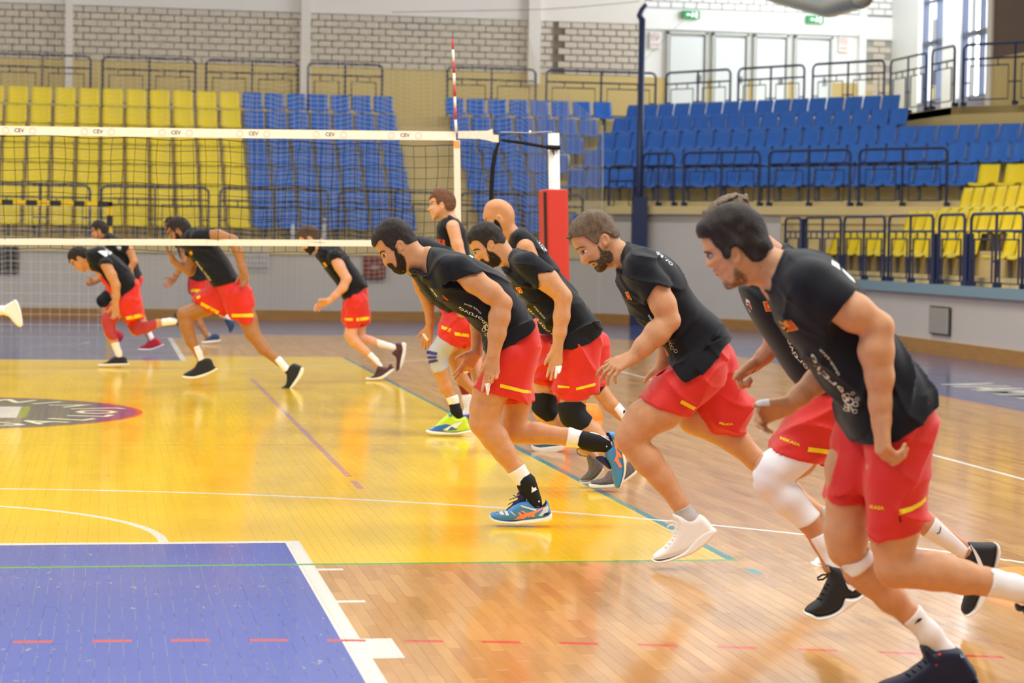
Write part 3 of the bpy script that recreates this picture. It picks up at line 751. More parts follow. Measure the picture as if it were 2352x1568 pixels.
MB().bevbox((pa[0],21.33,pb2[2]),(pb2[0],21.45,pa[2]),.02).build('cabinet_body',mat('hydrant_red','#7c2d28',.5),hb)
MB().box((pa[0]+.13,21.325,pb2[2]+.17),(pb2[0]-.13,21.33,pa[2]-.16)).build('cabinet_label',mat('hydrant_label','#b08884',.6),hb)
# white wire rack by the far wall
pa=atY(560,573,21.2); pb2=atY(616,612,21.2)
rk=MB()
for i in range(8):
    x=pa[0]+(pb2[0]-pa[0])*i/7; rk.tube([(x,21.3,pb2[2]),(x,21.3,pa[2])],.012,4)
for z in np.linspace(pb2[2],pa[2],4): rk.tube([(pa[0],21.3,z),(pb2[0],21.3,z)],.012,4)
rk.tube([(pa[0]+.1,21.35,pb2[2]+.02),(pa[0]+.1,21.51,pb2[2]+.02)],.01,4)
tag(rk.build('wire_rack',mat('white_wire','#dcd8d4',.5)),'small white wire rack fixed on the far wall','rack')
# bottles standing by the lowest seats
for i,(px,py,h,lab) in enumerate(((745,548,.42,'tall white plastic bottle stack before the blue seats'),(672,549,.3,'white plastic canister left of the taller bottle stack'))):
    p=atY(px,py,21.73); b0=MB(); prof=[(0,.045),(.3,.045),(.36,.035),(.62,.045),(.7,.035),(.95,.03),(1,.03)]
    b0.tube([(p[0],21.73,LSTOP+h*q) for q,_ in prof],[r for _,r in prof],10)
    tag(b0.build('water_container',mat('milky_plastic','#e3e3e6',.4)),lab,'container','white containers before the blue seats')
# orange marker discs
ORG=mat('orange_marker_plastic','#f08a1c',.5)
def disc(p,r,h,lab):
    mb=MB(); pr=[(1,0),(1,.15),(.86,.6),(.6,1),(.3,1),(.02,1)]; n=20; 
    for (a,b) in pr:
        for k in range(n): mb.v.append((p[0]+r*a*math.cos(2*math.pi*k/n),p[1]+r*a*math.sin(2*math.pi*k/n),h*b))
    for i in range(len(pr)-1):
        for k in range(n): mb.f.append((i*n+k,i*n+(k+1)%n,(i+1)*n+(k+1)%n,(i+1)*n+k))
    tag(mb.build('marker_disc',ORG,None,True),lab,'marker','orange marker discs')
p=atZ(1352,962); disc(p,.125,.13,'orange marker disc behind the second runner with black knee pads')
p=atZ(2349,1348); disc(p,.2,.075,'orange marker disc at the right edge of the picture')
# lettering painted round the centre roundel and pale marks along the right surround
CL=mat('floor_cream_paint','#e6dfb4',.3)
for i,(ch,an) in enumerate(zip('ONIVJOLLAGA',np.linspace(78,-78,11))):
    a=math.radians(an); me=text_mesh(ch,.5,CL,'painted_letter',.008); o=bpy.data.objects.new('painted_letter',me); C.objects.link(o)
    o.parent=FLOOR; o.location=(1.43*math.cos(a),1.43*math.sin(a),.0012); o.rotation_euler=(0,0,a+math.pi/2)
for i,ch in enumerate('VAMMENTA'):
    y=4.1-i*.62; me=text_mesh(ch,.95,mat('floor_white_paint','#d8d2c6',.3),'painted_letter',.03); o=bpy.data.objects.new('painted_letter',me); C.objects.link(o)
    o.parent=FLOOR; o.location=(10.95,y,.0012); o.rotation_euler=(0,0,-math.pi/2)
# ================================================================= figure modelling kit
# Figures are modelled as smooth blended volumes in each figure's own upright frame:
# u = to the right, v = up, w = sideways out of the plane in which the figure runs.
FH=np.array([math.sin(YA),math.cos(YA),0.]); RH=np.array([math.cos(YA),-math.sin(YA),0.])
def K(ox,oy,s): return lambda *q: [(ox+a/s,oy+b/s) for a,b in q]
def local(x,y,D,w):
    R=ray(x,y); t=(D-w)/(R@FH); p=R*t; return (p@RH, p[2]+H)
def sm(a,b,k):
    if k<=0: return np.minimum(a,b)
    h=np.clip(.5+.5*(b-a)/k,0,1); return b+(a-b)*h-k*h*(1-h)
def smooth_poly(P,it=2):
    P=np.array(P,float)
    for _ in range(it):
        n=len(P); Q=[]
        for i in range(n):
            p0,p1,p2,p3=P[i-1],P[i],P[(i+1)%n],P[(i+2)%n]
            Q.append(p1); Q.append((-p0+9*p1+9*p2-p3)/16.)
        P=np.array(Q)
    return P
def sdf2(P,U,V):    # positive inside
    d=np.full((len(U),len(V)),1e9,np.float32); ins=np.zeros((len(U),len(V)),bool)
    uu=U[:,None]; vv=V[None,:]; n=len(P)
    for i in range(n):
        a=P[i]; b=P[(i+1)%n]; e=b-a; L=(e@e)+1e-12
        t=np.clip(((uu-a[0])*e[0]+(vv-a[1])*e[1])/L,0,1)
        dd=(uu-a[0]-t*e[0])**2+(vv-a[1]-t*e[1])**2; np.minimum(d,dd,out=d)
        if a[1]!=b[1]:
            c=((a[1]>vv)!=(b[1]>vv)); xi=(b[0]-a[0])*(vv-a[1])/(b[1]-a[1])+a[0]; ins^=(c&(uu<xi))
    d=np.sqrt(d); return np.where(ins,d,-d)
def hnoise(U,V,W,amp,f=14.,seed=0.,st=(1,1,1)):
    a=U[:,None,None]*f*st[0]+seed; b=V[None,:,None]*f*st[1]-seed*1.7; c=W[None,None,:]*f*st[2]+seed*.6
    q=np.sin(a+1.7*np.sin(b*.8+c*.5)+c*.4)*np.sin(b*1.1+1.5*np.sin(a*.7-c*.6))
    r=np.sin(a*2.3+b*1.9+2*np.sin(c*1.2+b))*.5
    return (amp*(q+.6*r)).astype(np.float32)
def evalf(ops,U,V,W):
    Fd=np.full((len(U),len(V),len(W)),.2,np.float32)
    def sub(lo,hi):
        s=[]
        for A,l,h in zip((U,V,W),lo,hi):
            i=np.searchsorted(A,l); j=np.searchsorted(A,h); s.append(slice(max(0,i),max(0,j)))
        return tuple(s)
    for op in ops:
        o=op[0]
        if o in('u','s'):
            pr=op[1]; k=op[2] if len(op)>2 else pr.get('k',.02); m=k+.02
            s=sub([q-m for q in pr['lo']],[q+m for q in pr['hi']])
            if any(q.stop<=q.start for q in s): continue
            f=prim(pr,U[s[0]],V[s[1]],W[s[2]])
            Fd[s]=sm(Fd[s],f,k) if o=='u' else -sm(-Fd[s],f,k)
        elif o=='off': Fd-=op[1]
        elif o=='clip':      # keep inside polygon column
            d=sdf2(op[1],U,V)[:,:,None]+(op[2] if len(op)>2 else 0.); np.maximum(Fd,-d,out=Fd)
        elif o=='w': 
            if op[1] is not None: np.maximum(Fd,(op[1]-W)[None,None,:],out=Fd)
            if op[2] is not None: np.maximum(Fd,(W-op[2])[None,None,:],out=Fd)
        elif o=='folds':
            _,amp,sets,seed=op
            u=U[:,None,None];v=V[None,:,None];w_=W[None,None,:]
            for i,(an,fr) in enumerate(sets):
                ca,sa=math.cos(math.radians(an)),math.sin(math.radians(an)); a=u*ca+v*sa; b=-u*sa+v*ca
                ph=fr*(a+.30*w_)+.55*np.sin(b*6.+seed+i)+.35*np.sin(w_*14.+seed*2+a*5)
                mk=np.clip(.35+.9*np.sin(b*9.+1.7*np.sin(a*5+seed)+seed*1.3+i*2)*np.cos(a*4+w_*6+seed+i),0,1)
                Fd-=(amp*1.25*mk*(1-np.abs(np.sin(math.pi*ph)))**2.8).astype(np.float32)
        elif o=='fc':
            e=evalf(op[1],U,V,W)-op[2]; e=np.maximum(e,-sdf2(op[3],U,V)[:,:,None])
            if len(op)>4:
                if op[4]>0: e=np.maximum(e,(-.02-W)[None,None,:])
                else: e=np.maximum(e,(W-.02)[None,None,:])
            Fd=sm(Fd,e,.012)
        elif o=='noise': Fd+=hnoise(U,V,W,*op[1:])
        elif o=='field': Fd=np.minimum(Fd,evalf(op[1],U,V,W)-op[2])
        elif o=='sub': Fd=np.maximum(Fd,-(evalf(op[1],U,V,W)-op[2]))
        elif o=='keep':      # keep inside rect
            (a,b,c,d)=op[1]; q=np.maximum(np.maximum(a-U,U-b)[:,None],np.maximum(c-V,V-d)[None,:])[:,:,None]; np.maximum(Fd,q,out=Fd)
        elif o=='drop':
            (a,b,c,d)=op[1]; q=np.maximum(np.maximum(a-U,U-b)[:,None],np.maximum(c-V,V-d)[None,:])[:,:,None]; np.maximum(Fd,-q,out=Fd)
    return Fd
def prim(p,U,V,W):
    t=p['t']
    if t=='cone':
        a,b=p['a'],p['b']; e=b-a; sw=p['sw']; L=e@e+1e-12
        x=(U-a[0])[:,None,None]; y=(V-a[1])[None,:,None]; z=(W-a[2])[None,None,:]
        q=np.clip((x*e[0]+y*e[1]+z*e[2])/L,0,1).astype(np.float32)
        r=p['ra']+(p['rb']-p['ra'])*q
        return np.sqrt((x-q*e[0])**2+(y-q*e[1])**2+((z-q*e[2])/sw)**2)-r
    if t=='ell':
        c,r=p['c'],p['r']; x=(U-c[0])[:,None,None]; y=(V-c[1])[None,:,None]; z=(W-c[2])[None,None,:]
        if p['an']:
            ca,sa=math.cos(p['an']),math.sin(p['an']); x,y=x*ca+y*sa,-x*sa+y*ca
        k=np.sqrt((x/r[0])**2+(y/r[1])**2+(z/r[2])**2); return ((k-1)*min(r)).astype(np.float32)
    if t=='poly':
        d=sdf2(p['P'],U,V); R,T=p['R'],p['T']
        a=(np.maximum(R-d,0)/R)[:,:,None]; b=((W-p['w'])/T)[None,None,:]
        f=((a**p['e']+np.abs(b)**p['e'])**(1/p['e'])-1)*min(R,T)
        for (q0,q1) in p['cuts']:   # keep the left side of q0->q1
            n=np.array([-(q1-q0)[1],(q1-q0)[0]]); n/=np.linalg.norm(n)
            h=((U-q0[0])[:,None]*n[0]+(V-q0[1])[None,:]*n[1])
            if p['th']:
                cav=np.maximum(f+p['th'],(h-p['cd'])[:,:,None]); f=np.maximum(f,-cav)
            f=np.maximum(f,-h[:,:,None])
        return f.astype(np.float32)
def hipcore(torso,legs,q=.38):
    out=list(torso[-2:])
    for l in legs:
        c=dict(l[0][1]); c['b']=c['a']+(c['b']-c['a'])*q; c['rb']=c['ra']+(c['rb']-c['ra'])*q; mr=max(c['ra'],c['rb'])
        c['lo']=np.minimum(c['a'],c['b'])-mr; c['hi']=np.maximum(c['a'],c['b'])+mr; out.append(('u',c,.03))
    return out
BIG=np.array([(-30.,-5.),(30.,-5.),(30.,8.),(-30.,8.)])
def surface_nets(Fd,o,h):
    S=Fd<0; nx,ny,nz=S.shape
    c=np.zeros((nx-1,ny-1,nz-1),np.uint8)
    for i in (0,1):
        for j in (0,1):
            for k in (0,1): c+=S[i:nx-1+i,j:ny-1+j,k:nz-1+k]
    act=np.argwhere((c>0)&(c<8)); N=len(act)
    if N==0: return np.zeros((0,3)),np.zeros((0,4),int)
    idx=np.full((nx-1,ny-1,nz-1),-1,np.int32); idx[act[:,0],act[:,1],act[:,2]]=np.arange(N)
    val={}
    for i in (0,1):
        for j in (0,1):
            for k in (0,1): val[i,j,k]=Fd[act[:,0]+i,act[:,1]+j,act[:,2]+k]
    acc=np.zeros((N,3)); cnt=np.zeros(N)
    E=[((0,0,0),(1,0,0)),((0,1,0),(1,1,0)),((0,0,1),(1,0,1)),((0,1,1),(1,1,1)),((0,0,0),(0,1,0)),((1,0,0),(1,1,0)),((0,0,1),(0,1,1)),((1,0,1),(1,1,1)),((0,0,0),(0,0,1)),((1,0,0),(1,0,1)),((0,1,0),(0,1,1)),((1,1,0),(1,1,1))]
    for a,b in E:
        va,vb=val[a],val[b]; m=(va<0)!=(vb<0); t=np.where(m,va/(va-vb+1e-12),0); A=np.array(a,float); Bv=np.array(b,float)-A
        acc+=m[:,None]*(A+t[:,None]*Bv); cnt+=m
    V=(act+acc/np.maximum(cnt,1)[:,None])*h+o
    fs=[]
    for ax in range(3):
        sl0=[slice(None)]*3; sl1=[slice(None)]*3; sl0[ax]=slice(0,-1); sl1[ax]=slice(1,None)
        x=S[tuple(sl0)]!=S[tuple(sl1)]; e=np.argwhere(x)
        o1,o2=[a for a in range(3) if a!=ax]
        e=e[(e[:,o1]>0)&(e[:,o2]>0)&(e[:,o1]<S.shape[o1]-1)&(e[:,o2]<S.shape[o2]-1)]
        if len(e)==0: continue
        def g(d1,d2):
            q=e.copy(); q[:,o1]-=d1; q[:,o2]-=d2; return idx[q[:,0],q[:,1],q[:,2]]
        Q=np.stack([g(1,1),g(0,1),g(0,0),g(1,0)],1)
        fl=S[tuple(e.T)]; 
        if ax==1: fl=~fl
        Q[~fl]=Q[~fl][:,::-1]
        fs.append(Q)
    Q=np.concatenate(fs); Q=Q[(Q>=0).all(1)]
    return V,Q
class Figure:
    def __init__(s,D,label,foot,group=None,res=.008):
        s.D=D; s.res=res
        u,v=local(foot[0],foot[1],D,0); p=CAM*(1,1,0)+RH*u+FH*D
        s.root=empty('person',(p[0],p[1],0.),label,'person',group)
        s.m=F/D
    def L(s,p,w=0.): return np.array([*local(p[0],p[1],s.D,w),w])
    def cone(s,a,b,k=.02,sw=1.):
        # a=(x,y,r_px,w)
        A=s.L(a[:2],a[3] if len(a)>3 else 0.); B=s.L(b[:2],b[3] if len(b)>3 else 0.)
        ra=a[2]/s.m; rb=b[2]/s.m; mr=max(ra,rb); mw=mr*sw
        return dict(t='cone',a=A,b=B,ra=ra,rb=rb,sw=sw,k=k,lo=np.minimum(A,B)-(mr,mr,mw),hi=np.maximum(A,B)+(mr,mr,mw))
    def chain(s,pts,k=.02,sw=1.): return [('u',s.cone(pts[i],pts[i+1],k,sw)) for i in range(len(pts)-1)]
    def conem(s,A,ra,B,rb,k=.01,sw=1.):
        A=np.array(A,float);B=np.array(B,float); mr=max(ra,rb)
        return dict(t='cone',a=A,b=B,ra=ra,rb=rb,sw=sw,k=k,lo=np.minimum(A,B)-mr,hi=np.maximum(A,B)+mr)
    def ell(s,p,w,r,an=0.,k=.01):
        c=s.L(p,w); mr=max(r); return dict(t='ell',c=c,r=r,an=an,k=k,lo=c-mr,hi=c+mr)
    def pts(s,P,w=0.,smooth=2):
        Q=[s.L(p,w)[:2] for p in P]; return smooth_poly(Q,smooth) if smooth else np.array(Q)
    def poly(s,P,w=0.,T=.1,R=.06,k=.02,e=2.,cuts=(),th=0.,cd=.05,smooth=2):
        Q=s.pts(P,w,smooth); lo=np.array([*Q.min(0),w-T]); hi=np.array([*Q.max(0),w+T])
        cc=[]
        cen=Q.mean(0)
        for (a,b) in cuts:
            a=s.L(a,w)[:2]; b=s.L(b,w)[:2]; n=np.array([-(b-a)[1],(b-a)[0]])
            if (cen-a)@n<0: a,b=b,a
            cc.append((a,b))
        return dict(t='poly',P=Q,w=w,T=T,R=R,k=k,e=e,cuts=cc,th=th,cd=cd,lo=lo,hi=hi)
    def bounds(s,ops):
        lo=np.full(3,1e9); hi=-lo
        for op in ops:
            if op[0]=='u': lo=np.minimum(lo,op[1]['lo']); hi=np.maximum(hi,op[1]['hi'])
            elif op[0]=='field':
                a,b=s.bounds(op[1]); lo=np.minimum(lo,a-op[2]); hi=np.maximum(hi,b+op[2])
        for op in ops:
            if op[0]=='fc':
                a,b=s.bounds(op[1]); lo[2]=min(lo[2],a[2]-op[2]-.01); hi[2]=max(hi[2],b[2]+op[2]+.01)
        for op in ops:
            if op[0]=='clip': lo[:2]=np.maximum(lo[:2],op[1].min(0)); hi[:2]=np.minimum(hi[:2],op[1].max(0))
            elif op[0]=='keep': a,b,c,d=op[1]; lo[:2]=np.maximum(lo[:2],(a,c)); hi[:2]=np.minimum(hi[:2],(b,d))
            elif op[0]=='w':
                if op[1] is not None: lo[2]=max(lo[2],op[1])
                if op[2] is not None: hi[2]=min(hi[2],op[2])
        return lo,hi
    def extract(s,ops,res,win=None,holes=()):
        lo,hi=s.bounds(ops); lo=lo-.012-2*res; hi=hi+.012+2*res
        if win is not None:
            a,b,c,d=win; lo[0]=max(lo[0],a); hi[0]=min(hi[0],b); lo[1]=max(lo[1],c); hi[1]=min(hi[1],d)
        A=[np.arange(l,h+res,res,dtype=np.float64) for l,h in zip(lo,hi)]
        Fd=evalf(ops,*A); V,Q=surface_nets(Fd,lo,res)
        for (a,b,c,d) in holes:
            g=res*.6; ins=(V[:,0]>a+g)&(V[:,0]<b-g)&(V[:,1]>c+g)&(V[:,1]<d-g); Q=Q[~ins[Q].all(1)]
        return V,Q
    def world(s,V): return CAM*(1,1,0)+V[:,0:1]*RH+V[:,1:2]*np.array([0,0,1.])+(s.D-V[:,2:3])*FH
    def build(s,name,pieces,m,parent=None,label=None,smooth=True):
        # pieces: list of (ops,res)
        vs=[];fs=[];o=0
        for pc in pieces:
            V,Q=s.extract(*pc); vs.append(V); fs.append(Q+o); o+=len(V)
        V=np.concatenate(vs); Q=np.concatenate(fs)
        Wd=s.world(V)
        # faces facing outwards: frame (u,v,w) is right handed
        me=bpy.data.meshes.new(name); me.vertices.add(len(Wd)); me.vertices.foreach_set('co',Wd.astype(np.float32).ravel())
        me.loops.add(len(Q)*4); me.loops.foreach_set('vertex_index',Q.astype(np.int32).ravel())
        me.polygons.add(len(Q)); me.polygons.foreach_set('loop_start',np.arange(0,len(Q)*4,4,dtype=np.int32)); me.polygons.foreach_set('loop_total',np.full(len(Q),4,np.int32))
        me.polygons.foreach_set('use_smooth',np.ones(len(Q),bool)); me.update(calc_edges=True); me.validate()
        me.materials.append(m); ob=bpy.data.objects.new(name,me); C.objects.link(ob)
        par=parent or s.root; ob.parent=par
        ob.matrix_parent_inverse=(Matrix.Translation(s.root.location)).inverted() if par is s.root else Matrix.Identity(4)
        if label: ob['label']=label
        ob_bvh[name_of(ob)]=(Wd,Q); return ob
    def raw(s,name,Wd,faces,m,parent):
        me=bpy.data.meshes.new(name); me.from_pydata([tuple(p) for p in Wd],[],faces); me.materials.append(m); me.update()
        ob=bpy.data.objects.new(name,me); C.objects.link(ob); ob.parent=parent
        ob.matrix_parent_inverse=Matrix.Translation(s.root.location).inverted() if parent is s.root else Matrix.Identity(4)
        return ob
    def bvh(s,ob):
        key=name_of(ob)
        if key not in bvhs: Wd,Q=ob_bvh[key]; bvhs[key]=BVHTree.FromPolygons([tuple(p) for p in Wd],[tuple(q) for q in Q])
        return bvhs[key]
    def drop(s,uv,ob,w0,off=.0018):
        T=s.bvh(ob); out=[]; ok=[]
        last=w0
        for (u,v) in uv:
            o=s.world(np.array([[u,v,.9]]))[0]; hit=T.ray_cast(Vector(o),Vector(FH),1.5)
            if hit[0] is None or (hit[0]-Vector(o)).length>.9-w0+.16: out.append(s.world(np.array([[u,v,last]]))[0]); ok.append(False)
            else: d=(hit[0]-Vector(o)).length; last=.9-d; out.append(np.array(hit[0])-FH*off); ok.append(True)
        return out,ok
    def decal(s,name,P,w0,ob,m,grid=.012,off=.0018,smooth=0,parent=None):
        from mathutils.geometry import delaunay_2d_cdt
        Q=s.pts(P,w0,smooth); n=len(Q); B=[]
        for i in range(n):
            a,b=Q[i],Q[(i+1)%n]; k=max(1,int(np.linalg.norm(b-a)/grid))
            for j in range(k): B.append(a+(b-a)*j/k)
        B=np.array(B); lo=B.min(0);hi=B.max(0); us=np.arange(lo[0],hi[0],grid); vs=np.arange(lo[1],hi[1],grid); ex=[]
        if len(us) and len(vs):
            d=sdf2(B,us,vs); ii=np.argwhere(d>grid*.35); ex=[(us[i],vs[j]) for i,j in ii]
        pts=[Vector(tuple(p)) for p in B]+[Vector(p) for p in ex]; nb=len(B)
        r=delaunay_2d_cdt(pts,[(i,(i+1)%nb) for i in range(nb)],[],1,1e-6)
        co,ok=s.drop([(p.x,p.y) for p in r[0]],ob,w0,off)
        f=[tuple(t) for t in r[2] if any(ok[i] for i in t)]
        if not f: return None
        return s.raw(name,co,f,m,parent or ob)
    def text(s,name,txt,base,hpx,w0,ob,m,bold=.0,off=.0018,parent=None,kern=1.):
        # base: polyline in px; text runs along it, letter tops on the left of the direction of travel (picture seen with y up)
        me=text_mesh(txt,1.,None,'t',bold); v=np.array([q.co[:] for q in me.vertices]); f=[tuple(p.vertices) for p in me.polygons]; bpy.data.meshes.remove(me)
        if len(v)==0: return
        v[:,0]-=v[:,0].min(); wd=v[:,0].max(); v[:,1]+=.35
        B=np.array(base,float); seg=np.linalg.norm(np.diff(B,axis=0),axis=1); cs=np.r_[0,np.cumsum(seg)]; T=cs[-1]
        uv=[]
        for (x,y,_) in v:
            t=x/wd*T; i=min(max(np.searchsorted(cs,t)-1,0),len(seg)-1); d=(B[i+1]-B[i])/seg[i]; p=B[i]+d*(t-cs[i])
            n=np.array([d[1],-d[0]]); q=p+n*y*hpx; uv.append(s.L(q,w0)[:2])
        co,ok=s.drop(uv,ob,w0,off); f=[t for t in f if all(ok[i] for i in t)]
        if f: return s.raw(name,co,f,m,parent or ob)
    def wire(s,name,pts,r,m,parent,w=0.):
        mb=MB(); Q=[s.world(np.array([s.L(p[:2],p[2] if len(p)>2 else w)]))[0] for p in pts]; mb.tube(Q,r,5); return s.raw(name,mb.v,mb.f,m,parent)
    # ---- a hand: palm of four metacarpals, four jointed fingers and a thumb leaving the side of the palm
    def hand(s,wr,aim,side,curl=(.35,.5,.4),size=1.08,thumb=(.6,.75,.15),flip=1,spread=.15,wr_r=.03):
        Wp=s.L(wr[:2],wr[2]); A=s.L(aim[:2],aim[2]); f=A-Wp; f/=np.linalg.norm(f)
        sd=np.array(side,float); sd-=f*(sd@f); sd/=np.linalg.norm(sd); n=np.cross(f,sd)*flip   # n: palm normal (curl direction)
        S=size; ops=[]; tips=[]
        bases=[Wp+f*.098*S+sd*(.033-.0215*i)*S-f*(.004,0,.004,.014)[i]*S for i in range(4)]
        for i,b in enumerate(bases):
            ops.append(('u',s.conem(Wp+sd*(.014-.009*i)*S,.021*S,b,.0125*S,k=.014)))
        for i,b in enumerate(bases):
            ln=[(.045,.027,.023),(.050,.031,.024),(.046,.029,.023),(.036,.022,.020)][i]
            c=curl if not hasattr(curl[0],'__len__') else curl[i]
            a=0.; d0=f+sd*spread*(1.5-i)*.5; d0/=np.linalg.norm(d0); p=b; r=(.0105,.0108,.010,.009)[i]*S
            first=True
            for L_,cc in zip(ln,c):
                a+=cc; d=d0*math.cos(a)+n*math.sin(a); q=p+d*L_*S; ops.append(('u',s.conem(p,r,q,r*.9,k=.006 if not first else .009))); p=q; r*=.9; first=False
            tips.append((b,p))
        tb=Wp+f*.022*S+sd*.022*S; td=f*thumb[0]+sd*thumb[1]+n*thumb[2]; td/=np.linalg.norm(td)
        t1=tb+td*.043*S; td2=td+f*.35; td2/=np.linalg.norm(td2); t2=t1+td2*.034*S; t3=t2+(td2+f*.25+n*.15)/np.linalg.norm(td2+f*.25+n*.15)*.026*S
        ops+=[('u',s.conem(tb,.019*S,t1,.0145*S,k=.014)),('u',s.conem(t1,.0135*S,t2,.0115*S,k=.006)),('u',s.conem(t2,.0115*S,t3,.009*S,k=.004))]
        return ops
    # ---- head from its profile, with eyes, ears and mouth
    def head(s,prof,eye,ear,mouth,ax,T=.077,R=.075,ear_an=0.,neck=None,neckT=.062,es=1.):
        """prof: profile outline; ax: unit px vector pointing from the back of the head to the face"""
        ops=[('u',s.poly(prof,0,T,R,e=2.2))]
        if neck: ops.append(('u',s.poly(neck,0,neckT,.06),.03))
        hs=1.
        for sg in (1,-1):
            ew=sg*.030
            fx=(ax[0]*.004*s.m,ax[1]*.004*s.m)
            e0=(eye[0],eye[1])
            ops.append(('s',s.ell((e0[0]+ax[0]*.012*s.m,e0[1]+ax[1]*.012*s.m),sg*.040,(.024,.011,.015),an=math.atan2(-ax[1],ax[0])),.010))
            ops.append(('u',s.ell(ear,sg*(T-.002),(.019*es,.033*es,.015),an=ear_an),.006))
            ops.append(('s',s.ell((ear[0]+ax[0]*.003*s.m,ear[1]+ax[1]*.003*s.m-.003*s.m),sg*(T+.012),(.010*es,.019*es,.009),an=ear_an),.004))
        # nostril wings and mouth line
        return ops
def name_of(o): return o.name
ob_bvh={}; bvhs={}
def rect(f,x0,y0,x1,y1):
    a=f.L((x0,y1)); b=f.L((x1,y0)); return (a[0],b[0],a[1],b[1])
SKIN={}
def skin(name,col,rough=.5):
    m=mat('skin_'+name,col,rough,.45,noise=.07,nscale=30,bump=.05,bscale=350,coords='Object')
    b=m.node_tree.nodes['Principled BSDF']; b.inputs['Subsurface Weight'].default_value=.12; b.inputs['Subsurface Radius'].default_value=(.02,.007,.003); b.inputs['Subsurface Scale'].default_value=.5
    return m
SHIRT=mat('black_cotton','#14151c',.85,.25,noise=.12,nscale=40,sheen=.12,bump=.08,bscale=500)
RED=mat('red_shorts_polyester','#d8261c',.55,.4,noise=.04,nscale=12,sheen=.15,bump=.05,bscale=500)
YST=mat('yellow_stripe','#f6d312',.5); WSOCK=mat('white_knit_sock','#efeef0',.85,.2,bump=.15,bscale=300)
TAPE=mat('white_finger_tape','#f4f4f4',.7); PRINT=mat('cream_shirt_print','#d9d2b6',.6); WPR=mat('white_shirt_print','#eceff4',.6)
FLAGR=mat('flag_red','#cf3d16',.6); FLAGY=mat('flag_yellow','#eaa51e',.6)
HAIRD=mat('dark_brown_hair','#2a211d',.6,.3,noise=.35,nscale=60,bump=.5,bscale=220,stretch=(1,1,.35)); HAIRB=mat('light_brown_hair','#6b5842',.6,.3,noise=.35,nscale=60,bump=.5,bscale=220,stretch=(1,1,.35))
BRDD=mat('dark_beard','#33271f',.8,.2,noise=.3,nscale=120,bump=.6,bscale=400); BRDL=mat('brown_beard','#5e4a36',.8,.2,noise=.3,nscale=120,bump=.6,bscale=400)
BLKN=mat('black_neoprene','#141417',.7,.3); EYEW=mat('eye_white','#e9e4dd',.3); IRIS=mat('dark_iris','#2c1c12',.2); LIPM=mat('lip','#a2604c',.5); BROWM=mat('eyebrow_hair','#2b201b',.8)
NAVYS=mat('navy_shoe_fabric','#1f2150',.7); 
def face_bits(f,hd,eye,ax,mouth,brow,w=.03,lip=LIPM,browm=None,sz=1.,eyeob=None):
    up=(-ax[1]*-1,ax[0]*-1)
    # eyeball, iris and lid line on both sides
    par=hd
    nx,ny=ax
    vx,vy=(ny,-nx)       # up-ish in picture when facing left
    if vy>0: vx,vy=-vx,-vy
    k=f.m
    def q(a,b): return (eye[0]+(nx*a+vx*b)*k*sz,eye[1]+(ny*a+vy*b)*k*sz)
    f.decal('eye_white',[q(.013,.000),(q(.006,.0046)),q(-.004,.0042),q(-.013,-.001),q(-.003,-.0042),q(.007,-.0040)],.05,hd,EYEW,grid=.003,off=.0012,smooth=1)
    f.decal('iris',[q(.0065+.0042*math.cos(t),.0003+.0042*math.sin(t)) for t in np.linspace(0,6.283,11)[:-1]],.05,hd,IRIS,grid=.003,off=.0022)
    f.decal('eyelid_line',[q(.0145,.0),q(.007,.0062),q(-.004,.0056),q(-.016,-.001),q(-.004,.0036),q(.006,.0042)],.05,hd,mat('eyelash_line','#3a241b',.7),grid=.003,off=.0026,smooth=1)
    f.decal('eyelid_crease',[q(.010,.0095),q(.001,.0115),q(-.010,.0075),q(0,.0100)],.05,hd,mat('eyelid_crease','#8c5a40',.7),grid=.003,off=.001,smooth=1)
    if brow:
        f.decal('eyebrow',brow,w,hd,browm or BROWM,grid=.006,off=.003,smooth=1)
    if mouth:
        f.decal('lips',mouth,.02,hd,lip,grid=.004,off=.0015,smooth=1)
def beard(f,base,P,m,stub,t=.003,**k):
    b=shell(f,'beard',base,P,t,m,noise=(.0016,110),res=.0036,**k)
    ops=[('field',base,.0012),('clip',f.pts(P,0.,2),.0055),('noise',.0007,150)]
    f.build('beard_stubble',[(ops,.0034)],stub,b); return b
def fade(f,base,P,par,m,off=.007):
    ops=[('field',base,.0010),('clip',f.pts(P,0.,2),off),('noise',.0006,150)]
    f.build('hair_fade',[(ops,.0036)],m,par)
def shell(f,name,base,P,t,m,w=None,res=None,noise=None,parent=None,extra=(),label=None,sm_=2,wr=None):
    ops=[('field',base,t)]
    if noise: ops.append(('noise',)+tuple(noise))
    ops.append(('clip',f.pts(P,w or 0.,sm_)))
    if wr: ops.append(('w',)+tuple(wr))
    return f.build(name,[(ops,res or f.res*.6)],m,parent,label)

